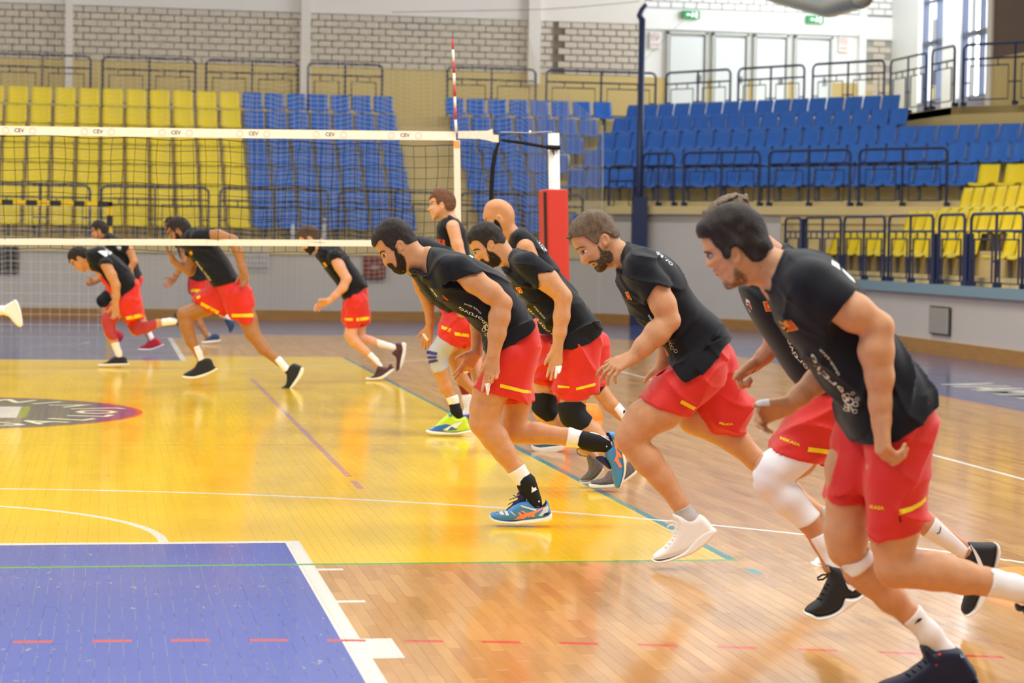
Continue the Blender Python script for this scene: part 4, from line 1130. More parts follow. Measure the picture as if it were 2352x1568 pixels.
FG='players running in the front group'; BG='players running beyond the net'
STUBD=mat('stubble_dark','#7d5b43',.7); STUBL=mat('stubble_light','#a67f5a',.7); FADED=mat('short_hair_fade','#6a5142',.7); FADEL=mat('short_hair_fade_light','#a58768',.7)
GP=dict(prof=[(-.33,-.36),(-.40,-.22),(-.42,-.13),(-.385,-.06),(-.44,.03),(-.505,.10),(-.49,.135),(-.42,.15),(-.42,.185),(-.435,.205),(-.395,.235),(-.42,.265),(-.40,.30),(-.365,.335),(-.385,.39),(-.35,.45),(-.28,.455),(-.12,.37),(.02,.33),(.20,.30),(.36,.16),(.43,-.06),(.39,-.28),(.22,-.48),(-.02,-.555),(-.22,-.50)],
 hair=[(-.42,-.22),(-.30,-.30),(-.20,-.24),(-.17,-.08),(-.10,-.02),(-.07,-.12),(.03,-.14),(.09,-.02),(.12,.14),(.30,.20),(.46,.06),(.50,-.10),(.44,-.34),(.22,-.56),(-.06,-.64),(-.34,-.54),(-.44,-.36)],
 beard=[(-.13,-.02),(-.06,.04),(-.02,.22),(-.03,.36),(-.20,.48),(-.36,.52),(-.46,.42),(-.46,.18),(-.38,.16),(-.30,.20),(-.22,.16),(-.17,.06)])
def gp(part,ear,Hp,tilt):
    c,s_=math.cos(math.radians(tilt)),math.sin(math.radians(tilt))
    return [(ear[0]+Hp*(x*c+y*s_),ear[1]+Hp*(-x*s_+y*c)) for x,y in GP[part]]
def gpt(x,y,ear,Hp,tilt):
    c,s_=math.cos(math.radians(tilt)),math.sin(math.radians(tilt)); return (ear[0]+Hp*(x*c+y*s_),ear[1]+Hp*(-x*s_+y*c))
def ghead(f,ear,Hp,tilt,nb,nr=.062):
    prof=gp('prof',ear,Hp,tilt); ax=gpt(-1,0,(0,0),1,tilt)
    ops=f.head(prof,gpt(-.33,-.07,ear,Hp,tilt),ear,None,ax,T=.077,R=.07,ear_an=math.radians(tilt)*.7+.15)
    a=gpt(.06,.16,ear,Hp,tilt); ops+=f.chain([(*a,nr*f.m,0),(*nb,nr*1.1*f.m,0)],.03)
    return ops,ax
def far_person(label,D,foot,ear,Hp,tilt,nb,tch,arms,legs,shirt,shp,hairm=HAIRD,brd=None,sleeve=True,hair=True,sk='tan',skc='#c98f62',group=BG,res=.010,extra=None,hands=(),shirtT=.18):
    f=Figure(label,foot,group,res) if False else Figure(D,label,foot,group,res)
    S=skin(sk,skc); hd,ax=ghead(f,ear,Hp,tilt,nb)
    body=hd+f.chain(tch,.03,1.35); A=[f.chain(a,.02) for a in arms]; Lg=[f.chain(l,.02) for l in legs]
    for a in A+Lg: body=body+a
    for h in hands: body=body+f.hand(*h[:3],**h[3])
    e=ear; hw=Hp*.75
    B_=body_build(f,body,[(e[0]-hw,e[1]-hw,e[0]+hw,e[1]+hw*.9,min(.0055,res*.6))],S)
    face_bits(f,B_,gpt(-.33,-.07,ear,Hp,tilt),ax,None,[gpt(x,y,ear,Hp,tilt) for x,y in ((-.415,-.13),(-.36,-.17),(-.26,-.165),(-.26,-.14),(-.35,-.145),(-.40,-.105))],w=.05)
    if hair: shell(f,'hair',hd,gp('hair',ear,Hp,tilt),.007,hairm,res=.0055,noise=(.0015,60))
    if brd: shell(f,'beard',hd,gp('beard',ear,Hp,tilt),.0035,brd,res=.005,noise=(.0012,90))
    core=hd+f.chain(tch,.03,1.35)+sum(Lg,[])
    oo=[]
    for (P,w_,hem) in shp: oo.append(('u',f.poly(P,w_,.11,.08,e=2.3,cuts=[hem] if hem else [],th=.010 if hem else 0,cd=.05),.03))
    for (P,w_,hem) in shp: oo.append(('fc',core,.009,f.pts(P,w_))+((w_,) if len(shp)>1 else ()))
    oo.append(('fc',hipcore(f.chain(tch,.03,1.35),Lg),.014,BIG))
    oo.append(('folds',.011,[(70,7),(130,8)],D+1)); s_=f.build('shorts',[(oo,res*.85)],RED)
    so=[('u',f.poly(shirt,0,shirtT,.1,e=2.3)),('fc',core,.009,f.pts(shirt)),('fc',oo[:-1],.014,f.pts(shirt))]
    if sleeve:
        for k,(a,cl) in enumerate(zip(A,sleeve)):
            if cl: so.append(('fc',f.chain(tch,.03,1.35)+a,.012,f.pts(cl,.15,0)))
    so.append(('folds',.010,[(60,9),(150,7)],D))
    sh=f.build('shirt',[(so,res*.85)],SHIRT)
    return f,B_,sh,s_,A,Lg,hd
# ================================================================= front group of runners
def swoosh(k,pts): return k(*pts)
def stitched(*a): return sum(a,[])
# ---------------------------------------------------------------- runner with blue shoes and ankle braces
def _unused():
    c4=K(840,480,5.227); c5=K(960,560,4.356); c6=K(1040,860,3.733); c7=K(1080,1020,7.84)
    f=Figure('person in black shirt and red shorts, dark beard, blue and orange shoes, black ankle braces, leaning forward',(1195,1198),'players running in the front group',res=.0075)
    f=f
    return f
def mk(label,D,foot,group,res=.0075): return Figure(D,label,foot,group,res)

def body_build(f,body,fine,m,coarse=None):
    """one skin mesh: coarse grid plus finer grids inside the given pixel boxes"""
    R_=[rect(f,x0,y0,x1,y1) for (x0,y0,x1,y1,_) in fine]
    pcs=[(body,coarse or f.res,None,R_)]
    for k,(x0,y0,x1,y1,r) in enumerate(fine): pcs.append((body,r,R_[k],R_[:k]))
    return f.build('body',pcs,m)
def flag(f,shirt,quad,w0):
    f.decal('flag_patch',quad,w0,shirt,FLAGY,grid=.01,off=.003)
    q=np.array(quad); c=q.mean(0); f.decal('flag_patch',[tuple(c+(p-c)*.72) for p in q],w0,shirt,FLAGR,grid=.01,off=.0042)
    f.decal('flag_emblem',[tuple(c+(p-c)*.25) for p in q],w0,shirt,FLAGY,grid=.01,off=.0055)
def shoe(f,name,upper,sole,w,mu,ms,parent=None,T=.048,label=None,R=.032,e=2.4):
    up=f.build(name,[([('u',f.poly(upper,w,T,R,e=e))],.0045)],mu,parent or f.root,label)
    if sole: f.build('sole',[([('u',f.poly(sole,w,T+.004,.012,e=3.5))],.004)],ms,up)
    return up
SOLEW=mat('white_rubber_sole','#efeee8',.5)
def laces(f,par,pts,w,m,r=.0028,wd=.022):
    for (x,y) in pts:
        V=[]
        f.wire('lace',[(x-.006*f.m,y+.004*f.m,w+wd),(x-.012*f.m,y-.004*f.m,w),(x-.004*f.m,y+.002*f.m,w-wd)],r,m,par)
def p1():
    c4=K(840,480,5.227); c5=K(960,560,4.356); c6=K(1040,860,3.733); c7=K(1080,1020,7.84)
    f=mk('bearded runner bending forward, blue and orange shoes and black ankle braces over white socks',11.92,(1195,1198),FG)
    S=skin('warm','#cb9164')
    prof=c4((112,455),(150,510),(168,548),(192,580),(212,640),(226,672),(240,686),(262,680),(272,690),(292,700),(305,714),(318,724),(332,738),(350,756),(385,772),(430,775),(468,752),(490,700),(560,600),(600,480),(590,370),(560,280),(500,190),(400,125),(330,113),(250,130),(170,190),(110,270),(80,350),(84,420))
    neck=c4((420,560),(480,760),(560,735),(640,745),(745,790),(850,900),(900,700),(800,460),(700,455),(640,410),(560,330),(480,300))
    ax=(-.76,.65)
    eye=c4((232,553))[0]; ear=c4((420,440))[0]
    hd=f.head(prof,eye,ear,None,ax,T=.076,R=.07,ear_an=.3,neck=neck,neckT=.066)
    torso=f.chain([(1012,622,36,0),(1085,660,40,0),(1136,706,38,0),(1166,770,38,0),(1182,815,40,0)],.03,1.35)
    armn=f.chain([(*c5((420,250))[0],25,.19),(*c5((560,370))[0],27,.21),(*c5((730,490))[0],25,.22),(*c5((860,590))[0],19,.22)],.02)+f.chain([(*c5((845,600))[0],20,.22),(*c5((815,730))[0],24,.22),(*c5((790,900))[0],20,.23),(*c5((755,1110))[0],14.5,.235)],.02)
    hn=f.hand((*c5((752,1120))[0],.235),(*c5((738,1290))[0],.245),(-1,0,-.25),curl=[(.0,.15,.1),(.05,.05,.05),(.5,.8,.5),(.6,.8,.5)],size=1.0,thumb=(.75,.45,.2),flip=-1,spread=.12)
    armf=f.chain([(*c5((400,290))[0],23,-.16),(*c5((660,640))[0],20,-.2),(*c5((600,820))[0],17,-.22),(*c5((585,1090))[0],13,-.22)],.02)
    hf=f.hand((*c5((585,1080))[0],-.22),(*c5((490,1230))[0],-.21),(-.6,.5,.5),curl=[(.0,.1,.1),(.1,.1,.1),(.4,.5,.3),(.5,.6,.3)],size=.95,thumb=(.6,.7,.1),flip=1)
    legn=f.chain([(1172,815,44,.1),(*c6((320,150))[0],38,.1),(*c6((282,290))[0],34.5,.1),(*c6((262,400))[0],32.5,.1)],.03)+f.chain([(*c6((268,420))[0],32,.1),(*c6((360,540))[0],30,.1),(*c6((440,660))[0],25,.1),(*c6((545,815))[0],19,.1),(*c7((1010,700))[0],18.5,.1),(*c7((1180,1060))[0],14,.1)],.02)
    legf=f.chain([(1190,820,44,-.1),(*c6((555,220))[0],31,-.1),(*c6((520,470))[0],29,-.1)],.03)+f.chain([(*c6((545,495))[0],27,-.1),(*c6((720,502))[0],25,-.1),(*c6((985,535))[0],20,-.1),(*c6((1200,575))[0],18,-.1),(*c6((1330,600))[0],15,-.1)],.02)
    body=hd+torso+armn+hn+armf+hf+legn+legf
    fine=[(845,490,985,640,.0032),(1098,815,1160,925,.003),(1040,800,1096,900,.0036)]
    B_=body_build(f,body,fine,S)
    face_bits(f,B_,eye,ax,c4((303,700),(330,700),(352,706),(330,716),(310,716)),c4((165,552),(166,522),(190,503),(235,500),(232,510),(196,516),(180,535),(178,560)),w=.05)
    shell(f,'hair',hd,c4((60,350),(78,455),(112,458),(140,420),(165,376),(200,372),(222,400),(250,440),(300,470),(330,498),(352,490),(368,420),(395,365),(450,372),(480,410),(520,420),(570,400),(600,380),(620,360),(540,200),(420,90),(300,90),(180,150),(90,250)),.006,HAIRD,noise=(.0018,60),res=.0038,label='short dark hair')
    beard(f,hd,c4((352,488),(375,470),(400,520),(455,560),(482,620),(490,700),(478,765),(430,790),(380,785),(340,760),(300,712),(268,688),(272,655),(320,655),(350,690),(385,690),(380,620),(365,560)),BRDD,STUBD)
    core=hd+torso+legn+legf
    sho=[('u',f.poly(stitched(c5((700,860),(900,760),(1130,690),(1215,900),(1228,1010),(1205,1140),(1170,1270),(1140,1400)),c6((680,130),(620,290),(190,160)),c5((580,1400),(640,1190),(690,1050))),.075,.108,.085,e=2.3,cuts=[(c6((185,108))[0],c6((610,228))[0]),(c5((1170,760))[0],c5((690,985))[0])],th=.009,cd=.05)),
      ('u',f.poly(stitched(c5((800,980),(1150,860),(1228,1010),(1205,1140),(1170,1270)),c6((668,130),(697,205),(690,300),(450,330),(440,120))),-.09,.115,.085,e=2.3,cuts=[(c6((440,238))[0],c6((700,212))[0])],th=.009,cd=.05),.03),('fc',core,.009,f.pts(stitched(c5((720,985),(1150,850),(1215,900),(1228,1010),(1205,1140),(1170,1270),(1140,1400)),c6((680,130),(620,222),(190,105)),c5((580,1400),(640,1190),(690,1050))),.075),1),('fc',core,.009,f.pts(stitched(c5((800,980),(1150,860),(1228,1010),(1205,1140),(1170,1270)),c6((668,130),(697,205),(660,225),(450,238),(440,120))),-.09),-1),('folds',.012,[(70,7),(130,8)],2.)]
    sh=f.build('shorts',[(sho,.0066)],RED)
    SPT=[*c4((800,462)),*c5((250,45),(400,80),(520,120),(640,180),(780,270),(920,410),(1040,570),(1120,720),(1175,820),(1080,900),(900,1000),(740,1090),(680,1060),(640,900),(590,850),(500,750),(430,700),(300,620),(200,540),(100,420),(0,300)),*c4((585,790),(530,745),(600,728),(740,775),(735,690),(742,590),(765,510))]
    shirt_ops=[('u',f.poly(SPT,0,.188,.1,e=2.3,cuts=[(c5((1158,802))[0],c5((690,1022))[0])])),
      ('u',f.poly(c5((200,150),(330,110),(470,150),(600,260),(640,320),(330,440),(230,400),(185,300),(180,220)),.165,.085,.06,cuts=[(c5((578,278))[0],c5((285,386))[0])],th=.009,cd=.03),.03),
      ('u',f.poly(c5((150,250),(330,200),(450,300),(480,420),(330,480),(200,440)),-.15,.06,.06),.03),('fc',armn,.011,f.pts(c5((150,250),(250,405),(650,250),(520,60),(250,60)),.19,0)),('fc',core,.009,f.pts(SPT)),('fc',sho[:-1],.015,f.pts(SPT)),('fc',torso+armn,.012,f.pts(c5((150,250),(250,405),(650,250),(520,60),(250,60)),.19,0)),('folds',.011,[(60,9),(150,7)],1.)]
    shirt=f.build('shirt',[(shirt_ops,.0062)],SHIRT)
    f.decal('shorts_stripe',c6((408,72),(620,128),(672,135),(672,165),(616,155),(404,104)),.14,sh,YST)
    f.text('shirt_lettering','Sportivo',c5((705,830),(650,735),(560,690),(440,640),(425,620)),12,.14,shirt,PRINT,.006)
    f.text('shirt_lettering','think-blue',c5((640,690),(590,640),(530,610),(465,590)),6.5,.15,shirt,PRINT,.006)
    for (q,r) in (((690,830),7),((660,855),5),((685,905),4),((700,800),4)):
        c=c5(q)[0]; f.decal('shirt_emblem',[(c[0]+r*math.cos(t),c[1]+r*math.sin(t)) for t in np.linspace(0,6.283,13)[:-1]]+[(c[0]+r*.72*math.cos(t),c[1]+r*.72*math.sin(t)) for t in np.linspace(6.283,0,13)[:-1]],.12,shirt,PRINT,off=.003)
    f.decal('flag_patch',c5((243,505),(262,515),(312,555),(300,562),(270,545)),.08,shirt,FLAGR,grid=.008)
    f.decal('crest_patch',c5((128,440),(140,445),(195,520),(188,528),(150,480)),.03,shirt,WPR,grid=.008)
    f.decal('back_lettering',c5((480,95),(520,105),(560,135),(545,138)),.02,shirt,WPR,grid=.008); 
    # legs: socks, braces, shoes
    so=shell(f,'sock',legn,c7((640,525),(700,515),(985,340),(1080,540),(1400,1000),(1250,1150),(900,900),(780,760)),.0035,WSOCK,w=.1,res=.005,wr=(.0,.25),sm_=0)
    br=shell(f,'ankle_brace',legn,c7((1080,520),(1160,590),(1225,780),(1290,1010),(1290,1110),(1130,1100),(1000,960),(870,850),(835,725),(905,730),(900,660),(960,580)),.0085,BLKN,w=.1,res=.0045,wr=(.0,.25),sm_=0)
    f.decal('brace_logo',c7((1108,752),(1140,790),(1190,775),(1185,800),(1210,820),(1105,875)),.15,br,WPR,grid=.01)
    f.decal('brace_rivet',c7((1222,1025),(1240,1010),(1258,1028),(1240,1050)),.14,br,WPR,grid=.01)
    SB=mat('blue_shoe_mesh','#3f86c8',.5); ORS=mat('coral_stripe','#f58a5e',.5); NV=mat('navy_tongue','#211c50',.8)
    u=shoe(f,'shoe',c7((352,1270),(378,1238),(440,1213),(590,1195),(660,1180),(760,1100),(860,1040),(1010,1010),(1060,1015),(1160,1095),(1290,1105),(1345,1045),(1362,990),(1400,1040),(1440,1180),(1460,1240),(1455,1300),(1300,1340),(700,1380),(480,1370),(370,1320)),c7((345,1275),(362,1265),(420,1318),(560,1355),(760,1372),(950,1345),(1200,1315),(1350,1285),(1462,1235),(1467,1330),(1400,1390),(1250,1402),(1150,1417),(960,1427),(840,1437),(720,1422),(480,1407),(380,1352)),.1,SB,SOLEW,label='blue shoe with coral stripes flat on the floor')
    def blueshoe(u,k,w,pr=1):
        pass
    f.decal('shoe_stripe',c7((785,1360),(870,1290),(1010,1235),(1200,1185),(1345,1120),(1310,1165),(1160,1250),(1165,1305),(1120,1310),(1060,1280),(960,1340),(860,1352)),.14,u,ORS,grid=.008)
    f.decal('shoe_stripe',c7((905,1195),(960,1190),(1100,1290),(1060,1310),(1000,1260)),.14,u,ORS,grid=.008,off=.0025)
    f.decal('shoe_stripe',c7((860,1225),(900,1215),(990,1335),(940,1350)),.14,u,ORS,grid=.008,off=.0025)
    f.decal('shoe_heel',c7((1330,1130),(1385,1070),(1425,1180),(1350,1250),(1290,1290),(1225,1285),(1300,1200)),.14,u,mat('silver_panel','#cfd4e6',.4),grid=.008)
    f.decal('shoe_heel',c7((1300,1285),(1345,1235),(1440,1230),(1420,1265)),.14,u,NV,grid=.008,off=.003)
    f.decal('shoe_collar',c7((1120,1100),(1200,1120),(1290,1115),(1345,1060),(1362,990),(1395,1030),(1350,1120),(1240,1145),(1160,1140)),.14,u,NV,grid=.008,off=.003)
    for q in (((445,1222),(480,1210),(510,1252),(470,1245)),((520,1212),(580,1200),(620,1265),(540,1258)),((610,1200),(660,1200),(705,1270),(650,1275)),((720,1205),(745,1200),(820,1275),(800,1275))): f.decal('toe_slat',c7(*q),.13,u,mat('cream_slat','#e9dcd2',.6),grid=.008,off=.002)
    f.decal('shoe_line',c7((900,1100),(950,1100),(1200,1175),(1170,1195),(930,1125)),.14,u,mat('silver_line','#d8dccf',.5),grid=.008,off=.002)
    tg=f.build('tongue',[([('u',f.poly(c7((640,1185),(740,1095),(790,1025),(860,985),(835,930),(855,870),(910,852),(990,880),(1008,940),(1000,1015),(900,1060),(820,1160),(740,1200)),.1,.03,.03))],.0045)],NV,u)
    for q in ([(845,955),(800,930),(765,912)],[(840,955),(770,975),(705,1000)],[(810,1020),(740,1055),(680,1085)]): f.wire('lace',[(*p,.12) for p in c7(*q)],.0022,NV,u)
    f.decal('tongue_label',c7((850,900),(885,895),(880,925),(845,930)),.12,tg,ORS,grid=.01)
    # trailing leg
    shell(f,'sock',legf,c6((995,440),(960,640),(1310,700),(1400,640),(1360,520),(1250,470)),.0035,WSOCK,w=-.1,res=.005,wr=(-.25,.0),sm_=0)
    b2=shell(f,'ankle_brace',legf,c6((1110,480),(1160,490),(1260,515),(1350,570),(1365,620),(1340,665),(1200,680),(1110,650),(1068,600),(1085,520)),.0095,BLKN,w=-.1,res=.0045,wr=(-.25,.0),sm_=0)
    f.wire('brace_cord',[(*p,-.05) for p in c6((1090,632),(1065,640),(1068,675),(1100,695),(1145,700))],.002,BLKN,b2)
    f.decal('brace_rivet',c6((1312,615),(1320,608),(1328,616),(1320,625)),-.05,b2,WPR,grid=.01)
    u=shoe(f,'shoe',c6((1315,500),(1350,490),(1400,500),(1430,560),(1445,640),(1470,760),(1465,860),(1440,950),(1412,975),(1385,950),(1370,860),(1345,770),(1305,700),(1320,640),(1355,600),(1350,550)),c6((1400,500),(1440,470),(1450,530),(1440,600),(1475,700),(1485,790),(1470,880),(1440,955),(1425,965),(1455,860),(1460,770),(1440,650),(1425,560)),-.1,SB,SOLEW,label='blue shoe with coral stripes kicked up behind')
    f.decal('shoe_collar',c6((1312,500),(1340,495),(1368,560),(1360,610),(1325,660),(1310,640),(1345,590)),-.06,u,NV,grid=.008,off=.003)
    f.decal('shoe_stripe',c6((1372,548),(1400,580),(1410,650),(1452,690),(1450,720),(1418,700),(1425,740),(1455,790),(1430,800),(1395,740),(1380,750),(1400,690),(1395,640)),-.06,u,ORS,grid=.008,off=.0025)
    f.build('tongue',[([('u',f.poly(c6((1225,705),(1290,700),(1330,740),(1360,800),(1340,810),(1290,770),(1235,730)),-.1,.03,.02))],.0045)],NV,u)
    # finger tapes
    tn=[op for op in hn]; tp=mat('white_finger_tape','#f4f4f4')if False else TAPE
    shell(f,'finger_tape',hn,c5((665,1395),(725,1385),(750,1508),(695,1515)),.002,TAPE,w=.24,res=.003,wr=(.15,.32),sm_=0)
    shell(f,'finger_tape',hf,c5((450,1270),(500,1262),(545,1370),(515,1380),(470,1330)),.002,TAPE,w=-.22,res=.003,wr=(-.32,-.1),sm_=0)
    return f
p1()
MIK='MIKASA'
def stdshirt(f,torso,sleeve,arm,slclip,hem,far=None,fold=1.,T=.186,R=.1,fs=None,slw=.165,slT=.085,amp=.011,neck=None,core=None):
    ops=[('u',f.poly(torso,0,T,R,e=2.3,cuts=[hem] if hem else []))]
    if far: ops.append(('u',f.poly(far,-.15,.06,.06),.03))
    if sleeve: ops.append(('u',f.poly(sleeve,slw,slT,.06),.03))
    if core: ops.append(('fc',core,.009,f.pts(torso)))
    if getattr(f,'under',None): ops.append(('fc',f.under,.015,f.pts(torso)))
    if arm: ops.append(('fc',(core or [])+arm,.011,f.pts(slclip,.19,0)))
    ops.append(('folds',amp,fs or [(60,9),(150,7)],fold))
    if neck: ops.append(('sub',[('u',f.poly(neck[0],0,neck[1],.05))],0.))
    return f.build('shirt',[(ops,f.res*.85)],SHIRT)
def shorts(f,near,nhem,far,fhem,fold=2.,wn=.072,wf=-.078,T=.106,waist=None,fs=None,amp=.012,R=.085,ln=None,lf=None,hip=None):
    ops=[('u',f.poly(near,wn,T,R,e=2.3,cuts=[nhem]+([waist] if waist else []),th=.009,cd=.04))]
    if far: ops.append(('u',f.poly(far,wf,T,R,e=2.3,cuts=[fhem] if fhem else [],th=.009 if fhem else 0,cd=.05),.03))
    if ln: ops.append(('fc',ln,.009,f.pts(near,wn))+((1,) if far else ()))
    if ln and far: ops.append(('fc',ln,.009,f.pts(far,wf),-1))
    if hip: ops.append(('fc',hip,.014,BIG))
    f.under=list(ops)
    ops.append(('folds',amp,fs or [(70,7),(130,8)],fold))
    return f.build('shorts',[(ops,f.res*.9)],RED)
def p2():
    # bearded runner looking down, black knee pads (behind the first runner)
    a=K(784,440,3.); c5=K(960,560,4.356); c6=K(1040,860,3.733)
    f=mk('bearded person looking down, in black shirt, red shorts and black knee pads, one fingertip taped',13.65,(1400,1112),FG,.008)
    S=skin('fair','#cf976b')
    prof=a((872,340),(885,370),(898,395),(915,430),(918,455),(930,470),(950,478),(965,475),(972,490),(985,500),(1000,517),(1035,522),(1070,510),(1090,480),(1120,420),(1118,340),(1100,270),(1060,230),(1000,208),(940,225),(895,260),(868,310))
    neck=a((1060,330),(1060,450),(1090,505),(1150,535),(1230,600),(1260,480),(1200,400),(1180,395),(1120,320))
    ax=(-.82,.57); eye=a((930,420))[0]; ear=a((1035,360))[0]
    hd=f.head(prof,eye,ear,None,ax,T=.076,R=.07,ear_an=.15,neck=neck,neckT=.066)
    torso=f.chain([(1195,610,30,0),(1240,660,32,0),(1285,720,32,0),(1320,775,34,0),(1325,800,34,0)],.03,1.35)
    armn=f.chain([(*a((1290,500))[0],24,.19),(*a((1420,610))[0],26,.21),(*a((1530,720))[0],20,.22)],.02)+f.chain([(*a((1528,740))[0],19,.22),(*a((1518,860))[0],18.5,.22),(*a((1505,970))[0],15,.22),(*a((1488,1080))[0],11.5,.22)],.02)
    hn=f.hand((*a((1488,1075))[0],.22),(*a((1475,1190))[0],.23),(-1,0,-.3),curl=[(.1,.2,.2),(.1,.1,.1),(.15,.2,.1),(.25,.3,.2)],size=.98,thumb=(.75,.4,.3),flip=-1,spread=.08)
    legn=f.chain([(1322,800,38,.1),(1328,880,31,.1),(1312,935,29,.1)],.03)+f.chain([(1316,955,28,.1),(1360,995,24,.1),(1400,1035,17,.1),(1428,1065,13,.1),(1440,1085,11,.1)],.02)
    legf=f.chain([(1300,800,36,-.1),(1255,880,28,-.1),(1250,935,27,-.1)],.03)+f.chain([(1252,945,26,-.1),(1290,985,22,-.1),(1335,1020,15,-.1),(1365,1050,12,-.1)],.02)
    body=hd+torso+armn+hn+legn+legf
    B_=body_build(f,body,[(1068,500,1200,640,.0034),(1250,790,1305,880,.0034)],S)
    face_bits(f,B_,eye,ax,None,a((905,410),(912,398),(940,392),(962,402),(940,400),(915,408)),w=.05)
    shell(f,'hair',hd,a((860,320),(875,350),(885,365),(900,345),(925,335),(955,345),(985,375),(1002,392),(1008,350),(1025,330),(1050,335),(1062,360),(1085,350),(1125,355),(1130,300),(1080,220),(1000,195),(920,215)),.006,HAIRD,noise=(.0015,60),res=.004,label='short dark brown hair')
    beard(f,hd,a((1000,390),(1015,410),(1050,420),(1085,450),(1100,480),(1075,515),(1035,530),(995,520),(968,492),(955,478),(975,462),(995,480),(1020,480),(1015,440)),BRDD,STUBD)
    s_=shorts(f,a((1440,960),(1720,800),(1795,985),(1790,1100),(1775,1250),(1760,1410),(1480,1420),(1470,1290),(1470,1150)),(a((1755,1390))[0],a((1475,1405))[0]),a((1350,1000),(1460,1000),(1560,1080),(1500,1310),(1310,1310),(1335,1200)),(a((1320,1290))[0],a((1480,1292))[0]),fold=4.,ln=torso+legn+legf,hip=hipcore(torso,[legn,legf],.5),waist=(a((1790,905))[0],a((1450,1045))[0]))
    sh=stdshirt(f,[*a((1190,400),(1240,410),(1330,440),(1400,480),(1470,545),(1560,640),(1640,720),(1700,800),(1790,940),(1740,1010),(1600,1070),(1500,1060),(1460,1010),(1440,960),(1380,920),(1320,840),(1260,760),(1200,680),(1160,600),(1120,560),(1115,525),(1150,530),(1165,545),(1158,470))],a((1200,440),(1270,420),(1350,450),(1420,530),(1380,570),(1330,620),(1230,540),(1190,490)),armn,a((1180,430),(1240,380),(1450,470),(1465,545),(1352,562),(1356,660),(1240,660)),(a((1790,930))[0],a((1490,1058))[0]),fold=3.,core=hd+torso+legn+legf)
    f.decal('shorts_stripe',a((1615,1345),(1750,1315),(1750,1335),(1616,1364)),.14,s_,YST); f.decal('shorts_lettering_bar',a((1490,1330),(1570,1338),(1570,1350),(1490,1350)),.14,s_,YST)
    f.text('shirt_lettering','Sportivo',a((1468,990),(1420,950),(1370,890),(1320,830),(1292,800)),10,.13,sh,PRINT,.01); f.text('shirt_lettering','think-blue',a((1408,870),(1380,840),(1330,785)),5.5,.14,sh,PRINT,.01)
    flag(f,sh,a((1200,660),(1232,656),(1252,696),(1215,702)),.1)
    for w_,lg,q,nm in ((.1,legn,c6((855,255),(1100,225),(1200,365),(1090,475),(950,440),(880,360)),0),(-.1,legf,c6((670,160),(880,170),(900,330),(800,400),(640,260)),1)):
        shell(f,'knee_pad',lg,q,.007,BLKN,w=w_,res=.006,wr=(.0,.26) if nm==0 else (-.26,0),sm_=1)
    shell(f,'finger_tape',hn,a((1475,1200),(1525,1195),(1515,1260),(1495,1300),(1472,1290)),.0025,TAPE,w=.23,res=.0035,wr=(.14,.32),sm_=0)
    GS=mat('grey_mesh_shoe','#6d6a70',.7,noise=.3,nscale=90)
    shoe(f,'shoe',c6((1150,670),(1210,690),(1260,720),(1290,750),(1285,810),(1240,860),(1180,900),(1110,905),(1095,890),(1140,850),(1165,800),(1150,730)),c6((1088,905),(1110,915),(1180,905),(1240,860),(1285,800),(1290,830),(1240,890),(1180,925),(1100,928)),-.1,GS,SOLEW,T=.042,label='grey shoe on its toes')
    shoe(f,'shoe',c6((1480,760),(1530,730),(1565,770),(1560,830),(1480,890),(1400,925),(1270,940),(1185,930),(1200,905),(1290,885),(1330,830),(1370,820),(1420,800)),c6((1178,932),(1280,940),(1400,925),(1480,885),(1565,820),(1568,850),(1480,915),(1400,965),(1190,968)),.1,GS,SOLEW,T=.042,label='grey shoe pushing off the floor')
p2()
